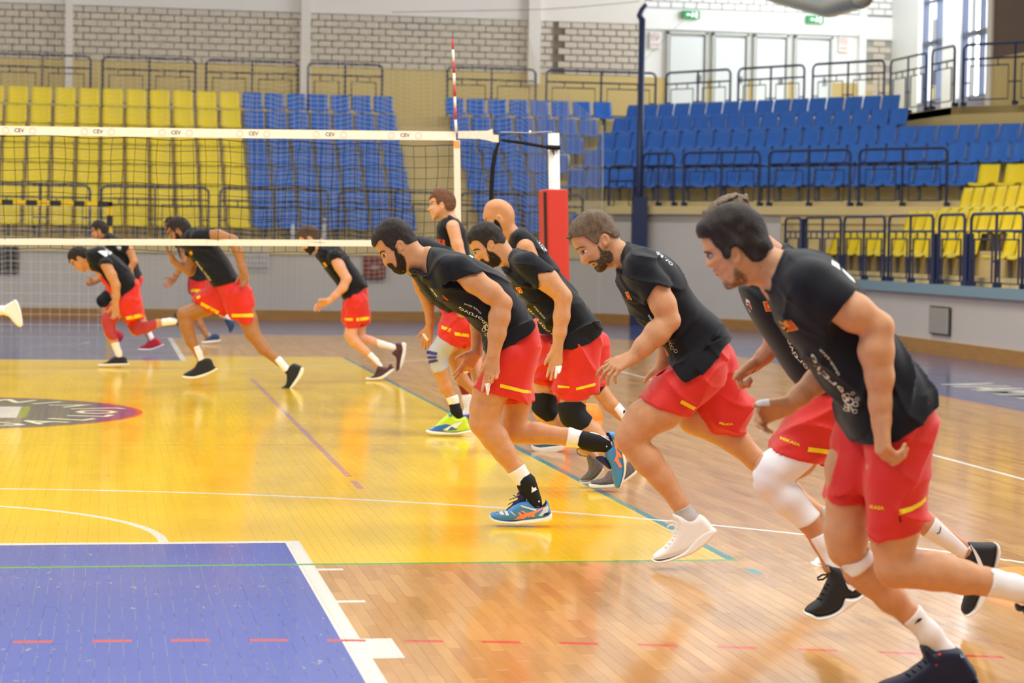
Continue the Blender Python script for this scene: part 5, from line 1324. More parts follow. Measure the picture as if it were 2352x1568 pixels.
def p4():
    # fair haired runner in white shoes
    h=K(1280,460,5.227); t=K(1360,560,3.733); g=K(1360,900,3.733)
    f=mk('light-haired bearded person in black shirt, red shorts and white high-top shoes, grey ankle sock',10.45,(1570,1297),FG,.0075)
    S=skin('fair','#cf976b')
    prof=h((165,480),(190,540),(225,590),(262,620),(268,660),(278,710),(300,755),(330,758),(362,765),(385,775),(405,775),(415,790),(440,795),(452,820),(480,850),(525,855),(570,830),(620,770),(660,600),(700,480),(715,380),(660,260),(580,170),(500,128),(420,125),(330,150),(250,210),(185,290),(150,400))
    neck=h((560,480),(600,780),(660,795),(760,850),(900,900),(930,700),(830,520),(740,460),(715,400))
    ax=(-.83,.55); eye=h((335,610))[0]; ear=h((580,475))[0]
    hd=f.head(prof,eye,ear,None,ax,T=.077,R=.07,ear_an=.12,neck=neck,neckT=.066)
    torso=f.chain([(1462,640,38,0),(1510,690,42,0),(1555,750,42,0),(1585,800,44,0),(1612,860,46,0)],.03,1.35)
    armn=f.chain([(*t((430,220))[0],27,.19),(*t((540,380))[0],30,.21),(*t((610,520))[0],29,.22),(*t((665,650))[0],24,.22)],.02)+f.chain([(*t((660,665))[0],24,.22),(*t((560,760))[0],28,.23),(*t((440,880))[0],22,.235),(*t((335,985))[0],14.5,.24)],.02)
    hn=f.hand((*t((345,975))[0],.24),(*t((215,1040))[0],.26),(-.35,.5,-.8),curl=[(.2,.4,.3),(.35,.5,.3),(.45,.6,.4),(.5,.7,.4)],size=1.0,thumb=(.7,.6,.2),flip=1,spread=.25)
    armf=f.chain([(*t((450,300))[0],24,-.15),(*t((620,700))[0],20,-.2),(*t((622,950))[0],15,-.2),(*t((600,1050))[0],12,-.2)],.02)
    hf=f.hand((*t((608,1030))[0],-.2),(*t((600,1180))[0],-.2),(-1,0,.2),curl=(.4,.5,.4),size=.95,flip=1)
    legf=f.chain([(1640,850,50,-.1),(*g((900,200))[0],44,-.1),(*g((1240,420))[0],30,-.1),(*g((1400,580))[0],25,-.1)],.03)+f.chain([(*g((1410,590))[0],24,-.1),(*g((1640,760))[0],24,-.1),(*g((1850,970))[0],17,-.1),(1893,1178,14,-.1),(1900,1215,12,-.1)],.02)
    legn=f.chain([(1610,850,52,.1),(*g((600,150))[0],46,.1),(*g((450,230))[0],42,.1),(*g((355,350))[0],36,.1),(*g((310,400))[0],30,.1)],.03)+f.chain([(*g((325,420))[0],31,.1),(*g((480,590))[0],33,.1),(*g((600,740))[0],27,.1),(*g((745,950))[0],19.5,.1),(*g((830,1080))[0],18,.1),(*g((900,1180))[0],14,.1)],.02)
    body=hd+torso+armn+hn+armf+hf+legf+legn
    B_=body_build(f,body,[(1300,480,1440,640,.003),(1385,800,1460,890,.003)],S)
    face_bits(f,B_,eye,ax,h((418,775),(432,762),(448,768),(440,782),(425,790)),h((222,590),(260,566),(310,556),(345,560),(310,566),(265,578),(240,594)),w=.05,browm=HAIRB,lip=mat('open_mouth','#5a2a22',.6))
    shell(f,'hair',hd,h((90,450),(130,475),(150,450),(230,440),(300,425),(330,440),(370,470),(420,500),(450,520),(490,505),(500,430),(520,395),(560,385),(620,405),(660,440),(740,440),(735,340),(640,200),(520,110),(380,105),(230,180),(130,330)),.008,HAIRB,noise=(.0022,55),res=.0038,label='short light brown hair')
    f.build('hair_fringe',[([('u',f.poly(h((100,450),(140,415),(200,380),(260,400),(240,440),(180,455),(150,478)),0,.06,.02))],.004)],HAIRB)
    beard(f,hd,h((470,520),(500,560),(550,600),(620,600),(660,660),(655,720),(600,780),(560,850),(500,870),(460,840),(445,800),(480,770),(470,740),(400,745),(370,760),(380,735),(430,720),(500,690),(500,620)),BRDL,STUBL,t=.0026)
    s_=shorts(f,t((620,1000),(640,880),(860,850),(1050,700),(1150,850),(1100,1200),(880,1400),(840,1490),(640,1420),(425,1325),(480,1220)),(t((418,1318))[0],t((842,1490))[0]),[*t((750,1030),(1000,850),(1150,830),(1240,980),(1260,1100),(1330,1280),(1390,1420)),*g((1290,340),(1220,372),(1140,355),(1030,350),(960,250),(880,130))],None,fold=6.,ln=torso+legn+legf,hip=hipcore(torso,[legn,legf],.5),T=.112,waist=(t((1160,790))[0],t((640,1080))[0]))
    sh=stdshirt(f,[*h((840,527),(900,535)),*t((430,20),(520,50),(620,100),(710,180),(800,310),(880,450),(960,540),(1060,620),(1130,700),(1190,800),(1130,850),(1060,920),(1000,1010),(900,1090),(780,1150),(710,1110),(655,1020),(650,940),(600,860),(520,780),(470,720),(350,600),(275,490),(235,370),(212,240)),*h((720,825),(768,850),(772,720),(778,610))],t((290,120),(400,90),(520,150),(600,250),(640,350),(560,350),(480,420),(455,480),(370,420),(290,300)),armn,t((280,100),(480,40),(720,330),(660,352),(540,328),(440,515),(300,380)),None,fold=5.,core=hd+torso+legn+legf)
    f.decal('shorts_stripe',g((760,55),(890,130),(868,155),(742,85)),.14,s_,YST); f.text('shorts_lettering',MIK,g((1088,275),(1140,288),(1208,283)),8,.03,s_,YST,.02)
    flag(f,sh,t((278,412),(300,405),(335,475),(308,488)),.08)
    f.text('shirt_lettering','blue',t((515,650),(480,600)),8,.1,sh,PRINT,.01)
    for i,(x,y,r) in enumerate(((662,835,3),(668,862,3.6),(682,890,4.2),(712,915,4.4),(690,848,1.2))):
        c=t((x,y))[0]; f.decal('shirt_emblem',[(c[0]+r*math.cos(q),c[1]+r*math.sin(q)) for q in np.linspace(0,6.283,11)[:-1]]+[(c[0]+r*.7*math.cos(q),c[1]+r*.7*math.sin(q)) for q in np.linspace(6.283,0,11)[:-1]],.12,sh,PRINT,off=.003)
    for a,b,txt in ((t((545,75))[0],t((600,115))[0],'IN'),(t((607,130))[0],t((675,190))[0],'VO')): f.text('back_lettering',txt,[a,b],9,.05,sh,WPR,.02,off=.003)
    f.decal('back_lettering_bar',h((1185,612),(1270,665),(1248,690),(1175,640)),.05,sh,WPR,grid=.01,off=.004); 
    shell(f,'sock',legn,g((690,1030),(840,955),(920,1060),(960,1200),(760,1200)),.0045,mat('grey_sock','#b9b7b9',.85,bump=.15,bscale=300),w=.1,res=.005,wr=(.0,.25),sm_=0)
    shell(f,'sock',legf,[(1885,1165),(1905,1158),(1935,1230),(1890,1235)],.004,mat('grey_sock','#b9b7b9'),w=-.1,res=.005,wr=(-.25,0),sm_=0)
    WS=mat('white_shoe_knit','#efedea',.6,bump=.1,bscale=160)
    u=shoe(f,'shoe',g((685,1050),(720,1040),(800,1060),(870,1068),(930,1050),(985,1090),(1025,1140),(1045,1180),(1000,1240),(900,1320),(760,1390),(620,1430),(540,1435),(518,1425),(535,1385),(620,1320),(690,1230),(715,1160),(710,1100)),g((512,1425),(560,1438),(640,1425),(780,1360),(880,1250),(960,1190),(1040,1165),(1065,1185),(1050,1215),(960,1305),(840,1385),(640,1450),(550,1458),(520,1445)),.1,WS,mat('white_rubber_sole2','#f2f0ee',.45),label='white high-top shoe touching down on its toes')
    for q in ([(720,1150),(690,1135),(650,1150),(640,1185),(700,1190),(745,1145)],[(735,1140),(690,1100),(640,1110)],[(745,1150),(735,1200),(700,1205)],[(700,1230),(800,1235)],[(680,1262),(790,1270)],[(650,1295),(750,1310)],[(620,1325),(700,1345)]): f.wire('lace',[(*p,.135) for p in g(*q)],.0035,WSOCK,u)
    u=shoe(f,'shoe',[(1868,1290),(1880,1278),(1893,1262),(1900,1230),(1905,1205),(1935,1200),(1960,1250),(1960,1295),(1900,1300),(1870,1300)],[(1866,1290),(1900,1297),(1960,1295),(1962,1306),(1900,1308),(1868,1302)],-.12,WS,SOLEW,label='white shoe flat on the floor behind')
p4()
def p6():
    h=K(1590,440,6.533); t=K(1680,560,3.2667); s=K(1880,880,3.322); l=K(1992,1208,4.3556); q=K(1660,780,3.92)
    f=mk('nearest dark-haired runner at the right, navy shoe, white strap under one knee',7.45,(2130,1580),FG,.0072)
    S=skin('fair','#cf976b')
    prof=h((135,700),(152,760),(165,840),(172,905),(212,945),(216,1000),(208,1050),(204,1095),(222,1135),(262,1145),(300,1146),(322,1165),(312,1198),(345,1232),(385,1248),(402,1270),(405,1300),(440,1335),(468,1375),(490,1430),(540,1465),(610,1445),(700,1405),(820,1300),(960,1150),(1100,900),(1150,760),(1110,640),(1050,480),(960,340),(840,250),(660,200),(500,210),(350,290),(190,410),(110,500),(95,620))
    neck=h((700,1000),(790,1382),(900,1400),(1010,1430),(1110,1520),(1400,1500),(1480,1100),(1395,895),(1210,825),(1130,720),(900,700))
    ax=(-.91,.41); eye=h((272,962))[0]; ear=h((645,955))[0]
    hd=f.head(prof,eye,ear,None,ax,T=.078,R=.07,ear_an=.12,neck=neck,neckT=.07,es=1.12)
    torso=f.chain([(1820,660,62,0),(1900,740,70,0),(1960,830,66,0),(2010,910,70,0),(2045,960,74,0)],.03,1.3)
    armn=f.chain([(*t((610,320))[0],42,.19),(*t((760,420))[0],43,.21),(*t((930,520))[0],42,.22),(*t((1110,615))[0],31,.22)],.02)+f.chain([(*t((1100,640))[0],35,.22),(*t((1085,800))[0],39,.22),(*t((1112,1000))[0],31,.22),(*t((1116,1200))[0],24.5,.22),(*s((480,280))[0],23.5,.22)],.02)
    hn=f.hand((*s((480,275))[0],.22),(*s((490,470))[0],.225),(-.25,0,-1),curl=[(.75,1.0,.7),(.85,1.05,.7),(.85,1.1,.7),(.9,1.1,.7)],size=1.08,thumb=(.7,.25,.45),flip=1,spread=.05)
    armf=f.chain([(*t((430,420))[0],38,-.17),(*t((760,800))[0],34,-.2),(*q((1000,300))[0],34,-.2),(*q((850,370))[0],30,-.2),(*q((700,500))[0],24,-.2),(*q((575,600))[0],19,-.2)],.02)
    hf=f.hand((*q((590,600))[0],-.2),(*q((290,690))[0],-.18),(0,.85,.5),curl=[(.75,.6,.3),(.85,.6,.3),(.95,.65,.3),(1.0,.7,.4)],size=1.0,thumb=(.95,.32,.0),flip=-1,spread=.1)
    legn=f.chain([(2065,960,70,.1),(*s((600,700))[0],66,.1),(*s((580,1080))[0],55,.1),(*l((260,120))[0],48,.1),(*l((262,400))[0],44,.1)],.03)+f.chain([(*l((290,430))[0],43,.1),(*l((680,450))[0],43.5,.1),(*l((950,510))[0],38,.1),(*l((1190,555))[0],31,.1),(2330,1350,26,.1),(2385,1375,20,.1)],.02)
    legf=f.chain([(2000,960,66,-.1),(*s((250,650))[0],58,-.1),(*s((235,900))[0],51,-.1),(*s((215,1130))[0],49,-.1),(*s((215,1260))[0],46,-.1)],.03)+f.chain([(*l((-60,440))[0],44,-.1),(*l((40,520))[0],40,-.1),(*l((240,720))[0],34,-.1),(*l((430,890))[0],25.5,-.1),(*l((620,1080))[0],25,-.1),(*l((780,1260))[0],20,-.1),(*l((850,1420))[0],17,-.1)],.02)
    body=hd+torso+armn+hn+armf+hf+legn+legf
    B_=body_build(f,body,[(1595,440,1810,680,.003),(1990,950,2080,1090,.0034),(1695,905,1815,1030,.0034)],S)
    face_bits(f,B_,eye,ax,h((310,1205),(345,1228),(385,1246),(405,1262),(370,1262),(330,1245),(305,1222)),h((172,905),(190,892),(240,905),(300,925),(240,922),(190,915)),w=.05)
    hp=h((60,560),(70,660),(90,735),(118,700),(160,690),(250,700),(290,770),(340,830),(400,880),(430,960),(470,1000),(520,985),(535,880),(570,820),(640,815),(700,860),(760,930),(820,1000),(880,1040),(960,1040),(1060,980),(1110,880),(1200,825),(1140,700),(1100,500),(980,300),(860,190),(660,140),(480,160),(300,260),(170,390),(100,450))
    hr=shell(f,'hair',hd,hp,.009,HAIRD,noise=(.0025,45),res=.0038,label='thick dark brown hair'); fade(f,hd,hp,hr,FADED,.004)
    beard(f,hd,h((600,1150),(640,1170),(720,1220),(780,1290),(795,1370),(700,1415),(600,1455),(540,1475),(490,1440),(465,1380),(480,1350),(560,1370),(620,1330),(600,1240)),STUBD,STUBL,t=.0018)
    f.decal('mole',[(p[0]+1.2*math.cos(a),p[1]+1.2*math.sin(a)) for p in h((1025,1130)) for a in np.linspace(0,6.28,8)[:-1]],.05,B_,BROWM,grid=.004)
    s_=shorts(f,s((430,300),(600,150),(760,20),(845,90),(885,220),(882,350),(845,550),(818,750),(816,860),(806,1010),(700,1130),(400,1160),(378,980),(355,850),(357,700),(385,560)),(s((388,1082))[0],s((812,1012))[0]),s((175,330),(400,300),(430,800),(370,900),(80,900),(85,760),(105,640),(150,480)),(s((85,845))[0],s((360,808))[0]),fold=8.,ln=torso+legn+legf,hip=hipcore(torso,[legn,legf],.5),wn=.085,wf=-.085,T=.112,waist=(s((860,60))[0],s((180,440))[0]))
    sh=stdshirt(f,[*t((401,56),(500,52),(620,68),(740,118),(900,255),(1050,440),(1150,590),(1230,720),(1350,900),(1500,1085),(1460,1180),(1330,1320),(1210,1400),(1120,1450),(1040,1460),(960,1475),(890,1470),(850,1400),(812,1290),(800,1185),(700,1085),(600,905),(480,770),(385,660),(320,520),(270,380),(240,345),(275,352),(290,260),(330,150),(370,85))],t((440,200),(560,120),(700,140),(860,260),(960,380),(860,480),(760,610),(690,690),(600,620),(480,500),(420,320)),armn,t((980,250),(905,352),(810,450),(718,592),(680,700),(500,600),(400,300),(500,110),(850,100)),(t((1492,1092))[0],t((1205,1378))[0]),fold=7.,T=.19,amp=.013,core=hd+torso+legn+legf)
    f.decal('shorts_stripe',s((592,948),(690,925),(770,890),(818,855),(818,892),(770,925),(690,960),(592,985)),.15,s_,YST)
    f.text('shorts_lettering',MIK,s((362,958),(430,960),(490,958)),11,.16,s_,YST,.03)
    f.decal('shorts_vent',s((592,990),(605,1005),(612,1045),(598,1045)),.15,s_,mat('dark_gap','#1a0d10',.9))
    for w_,lg in ((-.1,legf),): shell(f,'undershorts',lg,s((100,780),(380,760),(365,892),(260,865),(140,842)),.006,BLKN,w=w_,res=.006,wr=(-.3,.02),sm_=0)
    for w_,lg in ((-.1,legf),): shell(f,'knee_strap',lg,s((160,1385),(210,1365),(300,1340),(375,1265),(390,1200),(418,1210),(415,1330),(330,1410),(240,1465)),.006,mat('white_strap','#e8e3da',.8),w=w_,res=.0055,wr=(-.3,.05),sm_=1)
    shell(f,'sock',legn,l((1215,415),(1232,470),(1225,560),(1175,690),(1700,800),(1800,600),(1450,460)),.005,WSOCK,w=.1,res=.0055,wr=(-.02,.25),sm_=0)
    so=shell(f,'sock',legf,l((520,785),(460,850),(352,965),(480,1090),(560,1230),(800,1600),(1100,1400),(900,1210),(760,1040)),.005,WSOCK,w=-.1,res=.0055,wr=(-.25,.02),sm_=0)
    f.decal('sock_logo',l((515,925),(555,922),(550,935),(520,960),(500,965),(475,990),(485,960)),-.05,so,BLKN,grid=.01,off=.004)
    DN=mat('dark_navy_shoe','#131736',.55,.4,noise=.2,nscale=30); BS=mat('blue_sole','#253f78',.45)
    u=shoe(f,'shoe',l((528,1205),(545,1175),(600,1183),(655,1232),(705,1205),(780,1195),(890,1210),(945,1245),(1005,1330),(1075,1430),(1088,1500),(1060,1560),(900,1640),(500,1650),(80,1640),(100,1590),(160,1550),(300,1500),(400,1452),(470,1400),(562,1330),(545,1265)),l((85,1600),(300,1600),(600,1600),(860,1590),(1040,1540),(1085,1500),(1088,1560),(1000,1640),(860,1662),(100,1662),(70,1640)),-.1,DN,BS,T=.055,label='dark navy high shoe flat on the floor')
    for q_ in (((705,1275),(740,1265),(735,1290),(710,1292)),((668,1380),(705,1375),(690,1395))): f.decal('shoe_mark',l(*q_),-.05,u,mat('red_mark','#c0303a',.5),grid=.01,off=.003)
    f.decal('shoe_pale_patch',l((930,1285),(970,1280),(980,1310),(940,1315)),-.05,u,mat('pale_patch','#8fa3c4',.4),grid=.01,off=.003)  # small pale blue decal on the side of the shoe
    for q_ in ([(560,1345),(600,1385),(640,1380)],[(500,1390),(560,1425),(600,1420)],[(440,1440),(500,1470),(540,1465)],[(380,1475),(430,1500)]): f.wire('lace',[(*p,-.06) for p in l(*q_)],.0035,BLKN,u)
    shoe(f,'shoe',l((1480,790),(1500,770),(1560,800),(1640,760),(1760,740),(1840,820),(1900,1000),(1900,1200),(1850,1400),(1780,1420),(1700,1250),(1640,1050),(1560,860),(1500,850)),l((1770,720),(1830,720),(1920,900),(1930,1200),(1870,1420),(1840,1420),(1890,1150),(1850,900)),.1,DN,BS,T=.05,label='navy shoe kicked up behind, cut by the picture edge')
    shell(f,'finger_tape',hf,q((285,528),(412,530),(412,585),(290,588)),.003,TAPE,w=-.2,res=.0035,wr=(-.4,-.02),sm_=0)
    shell(f,'finger_tape',hf,q((195,800),(260,780),(330,790),(385,820),(350,930),(215,890)),.0025,TAPE,w=-.2,res=.0035,wr=(-.4,.02),sm_=0)
    f.decal('flag_patch',t((357,577),(423,563),(480,635),(402,663)),.08,sh,FLAGY,grid=.01,off=.003); f.decal('flag_patch',t((365,583),(420,571),(468,630),(404,653)),.08,sh,FLAGR,grid=.01,off=.0045); f.decal('flag_emblem',t((388,600),(412,598),(425,620),(400,628)),.08,sh,FLAGY,grid=.01,off=.006)
    f.text('shirt_lettering','Sportivo',t((905,1240),(870,1180),(825,1075),(770,1030),(700,960),(650,900),(612,818)),15,.12,sh,PRINT,.012); f.text('shirt_lettering','think-blue',t((800,975),(760,905),(720,845),(655,782)),8,.13,sh,PRINT,.01)
    for (x,y,r) in ((870,1175,9),(905,1190,6),(860,1235,6),(905,1245,5),(850,1130,6),(915,1150,4),(885,1110,4)):
        c=t((x,y))[0]; f.decal('shirt_emblem',[(c[0]+r*math.cos(a),c[1]+r*math.sin(a)) for a in np.linspace(0,6.283,13)[:-1]]+[(c[0]+r*.72*math.cos(a),c[1]+r*.72*math.sin(a)) for a in np.linspace(6.283,0,13)[:-1]],.1,sh,PRINT,off=.003)
    f.decal('back_lettering_bar',t((742,118),(812,165),(790,195),(720,150)),.05,sh,WPR,grid=.01,off=.004)
    f.decal('back_lettering_bar',t((822,178),(912,262),(892,288),(862,268),(808,195)),.05,sh,WPR,grid=.01,off=.004)
p6()
def p5():
    h=K(1590,440,6.533); t=K(1680,560,3.2667); s=K(1880,880,3.322); l=K(1992,1208,4.3556); q=K(1660,780,3.92); w5=K(1720,1140,5.2267)
    f=mk('spiky-haired runner behind the nearest one, white leg sleeve, fist held forward, black and white shoes',8.75,(1920,1440),FG,.008)
    S=skin('rose','#c98c68')
    ear=(1692,528); hd,ax=ghead(f,ear,132,30,(1780,600))
    torso=f.chain([(1760,640,50,0),(1830,720,54,0),(1885,820,54,0),(1915,900,58,0)],.03,1.3)
    armf=f.chain([(1735,660,30,-.17),(1775,740,26,-.2),(*q((470,50))[0],25,-.2),(*q((370,150))[0],19,-.2),(*q((290,230))[0],15,-.2)],.02)
    hf=f.hand((*q((300,215))[0],-.2),(*q((190,290))[0],-.19),(.25,.6,.75),curl=[(1.2,1.4,.9),(1.3,1.4,.9),(1.35,1.4,.9),(1.4,1.4,.9)],size=1.0,thumb=(.85,.3,.15),flip=-1,spread=.0)
    legn=f.chain([(1905,930,58,.1),(*q((660,1050))[0],46,.1),(*q((470,1170))[0],41,.1),(*q((420,1250))[0],37,.1)],.03)+f.chain([(*q((440,1280))[0],37,.1),(*q((590,1430))[0],36,.1),(*w5((720,290))[0],26,.1),(*w5((860,550))[0],19.5,.1),(*w5((985,830))[0],17,.1),(*w5((1150,1050))[0],15,.1)],.02)
    legf=f.chain([(1925,930,56,-.1),(2000,1060,40,-.1),(2060,1140,33,-.1)],.03)+f.chain([(2065,1145,32,-.1),(*s((840,1085))[0],25,-.1),(*s((1115,1270))[0],20,-.1),(*s((1270,1330))[0],16,-.1)],.02)
    body=hd+torso+armf+hf+legn+legf
    B_=body_build(f,body,[(1600,440,1800,620,.005),(1680,810,1750,905,.0032)],S)
    hr=f.build('hair',[([('u',f.poly(h((150,420),(165,330),(190,270),(280,180),(400,105),(520,50),(640,30),(740,45),(820,60),(845,150),(900,260),(1000,420),(1050,600),(900,760),(600,700),(420,600),(240,450)),0,.086,.06)),('noise',.004,50)],.0045)],HAIRB,None,'spiky light brown hair')
    sp=[]
    rr=random.Random(4)
    f.build('hair_tuft',[([('u',f.poly(h((640,60),(660,22),(700,60),(740,38),(770,62),(822,28),(835,120),(862,235),(760,180),(660,140)),0,.07,.025)),('u',f.poly(h((150,390),(148,330),(175,270),(215,290),(240,330),(230,390)),0,.06,.02)),('u',f.poly(h((260,250),(330,150),(470,60),(600,30),(680,60),(600,160),(400,260)),0,.08,.03)),('noise',.003,60)],.004)],HAIRB,hr)
    s_=shorts(f,[*q((425,975),(520,790),(600,690),(700,600),(850,480),(1000,400),(1150,500),(1120,800),(1000,1010),(930,1112),(800,1090),(720,1072))],(q((418,972))[0],q((950,1120))[0]),None,None,fold=10.,ln=torso+legn+legf,hip=hipcore(torso,[legn,legf],.5),wn=.04,T=.15)
    sh=stdshirt(f,[*t((380,20),(520,90),(800,250),(950,450),(1000,700),(960,960),(760,1080),(600,1090),(482,1048),(400,950),(345,860),(270,740),(160,575),(90,440),(58,325),(110,300),(200,310),(300,200))],t((250,250),(420,150),(560,300),(450,500),(300,480)),None,None,None,fold=9.,T=.186,core=hd+torso+legn+legf)
    f.decal('shorts_stripe',q((758,955),(880,972),(1000,992),(985,1035),(870,1012),(750,998)),.15,s_,YST); f.text('shorts_lettering',MIK,q((515,895),(590,920),(675,950)),9,.14,s_,YST,.03)
    W=mat('white_compression_sleeve','#eeecef',.7,noise=.03)
    shell(f,'leg_sleeve',legn,[*q((400,960),(800,1080),(800,1110),(640,1260),(880,1560)),*w5((860,205),(715,325),(590,380)),*q((280,1400),(270,1200))],.0035,W,w=.1,res=.006,wr=(-.05,.26),sm_=0)
    so=shell(f,'sock',legn,w5((728,502),(915,415),(1080,800),(1130,980),(980,960),(905,790)),.004,WSOCK,w=.1,res=.005,wr=(-.02,.26),sm_=0)
    so2=shell(f,'sock',legf,[*s((885,1015),(790,1168),(1000,1290),(1100,1335),(1145,1205)),*s((1180,1300))],.004,WSOCK,w=-.1,res=.005,wr=(-.26,.02),sm_=0)
    f.decal('sock_logo',s((935,1085),(938,1110),(928,1140),(910,1152),(902,1145),(922,1135)),-.05,so2,NAVYS,grid=.008,off=.003)
    BKS=mat('black_shoe_mesh','#16161b',.6,noise=.15,nscale=60); 
    u=shoe(f,'shoe',w5((905,775),(960,785),(1075,830),(1150,905),(1200,960),(1260,1010),(1330,1080),(1370,1135),(1280,1195),(1140,1220),(1110,1310),(1000,1385),(860,1422),(760,1412),(668,1375),(722,1300),(822,1230),(852,1180),(900,1080),(950,960),(925,880)),w5((660,1375),(740,1388),(800,1422),(870,1420),(1000,1385),(1100,1310),(1135,1205),(1200,1205),(1290,1190),(1385,1130),(1398,1165),(1250,1280),(1050,1410),(880,1467),(760,1457),(680,1420)),.1,BKS,SOLEW,label='black shoe with a white curved mark, just above the floor')
    f.decal('shoe_logo',w5((1158,1018),(1180,1048),(1215,1055),(1250,1035),(1288,1002),(1302,1050),(1282,1110),(1240,1132),(1195,1105),(1170,1060)),.14,u,WPR,grid=.008,off=.003)
    f.decal('shoe_emblem',w5((918,815),(955,820),(980,900),(970,920),(940,890)),.14,u,mat('bronze_print','#a8937a',.5),grid=.008,off=.003)
    for q_ in ([(950,935),(880,940),(825,975),(830,1000),(890,995),(950,950)],[(930,1050),(1000,1075),(1090,1090)],[(900,1090),(980,1130),(1130,1130)],[(860,1160),(940,1190),(1060,1190)],[(815,1220),(900,1240),(1000,1230)]): f.wire('lace',[(*p,.135) for p in w5(*q_)],.0042,BLKN,u)
    u=shoe(f,'shoe',l((985,150),(1040,158),(1150,162),(1272,170),(1283,250),(1242,420),(1185,560),(1095,720),(1045,820),(978,872),(945,850),(945,800),(975,690),(1000,560),(1040,420),(965,325),(1000,250)),l((1282,165),(1315,210),(1310,320),(1260,430),(1200,620),(1165,740),(1100,830),(1000,894),(958,882),(1050,820),(1100,700),(1190,540),(1245,420),(1275,260)),-.1,BKS,SOLEW,label='black shoe with a white curved mark, kicked up behind')
    f.decal('shoe_logo',l((1035,180),(1085,245),(1125,315),(1158,390),(1140,402),(1108,380),(1078,290)),-.05,u,WPR,grid=.008,off=.003)
    f.decal('sole_mark',l((1130,722),(1178,710),(1158,755)),-.05,u,mat('blue_mark','#2a5f9c',.5),grid=.01,off=.006)
    bp=[]
    c=f.L(q((275,225))[0],-.2); bw=[]
    for a in np.linspace(0,6.283,17)[:-1]: bw.append(f.world(np.array([c+np.array([.012*math.cos(a)+.010*math.sin(a),.034*math.sin(a),.034*math.cos(a)])]))[0])
    mb=MB(); mb.tube(bw,.0022,4,closed=True); f.raw('bracelet',mb.v,mb.f,mat('dark_red_thread','#4a1a24',.8),B_)
    f.decal('flag_patch',t((207,425),(265,422),(292,494),(232,500)),.05,sh,FLAGY,grid=.01,off=.003); f.decal('flag_patch',t((215,431),(261,428),(283,489),(236,494)),.05,sh,FLAGR,grid=.01,off=.0045); f.decal('flag_emblem',t((238,450),(255,448),(262,470),(244,474)),.05,sh,FLAGY,grid=.01,off=.006)
    f.decal('crest_patch',t((90,405),(110,420),(132,480),(130,510),(105,470)),.0,sh,WPR,grid=.01,off=.003); f.decal('crest_emblem',t((103,425),(118,445),(125,485),(110,460)),.0,sh,FLAGR,grid=.01,off=.0045)
    f.text('shirt_lettering','Sportivo',t((600,1010),(560,940),(520,880),(470,830),(435,770),(400,690)),12,.05,sh,PRINT,.012)
p5()
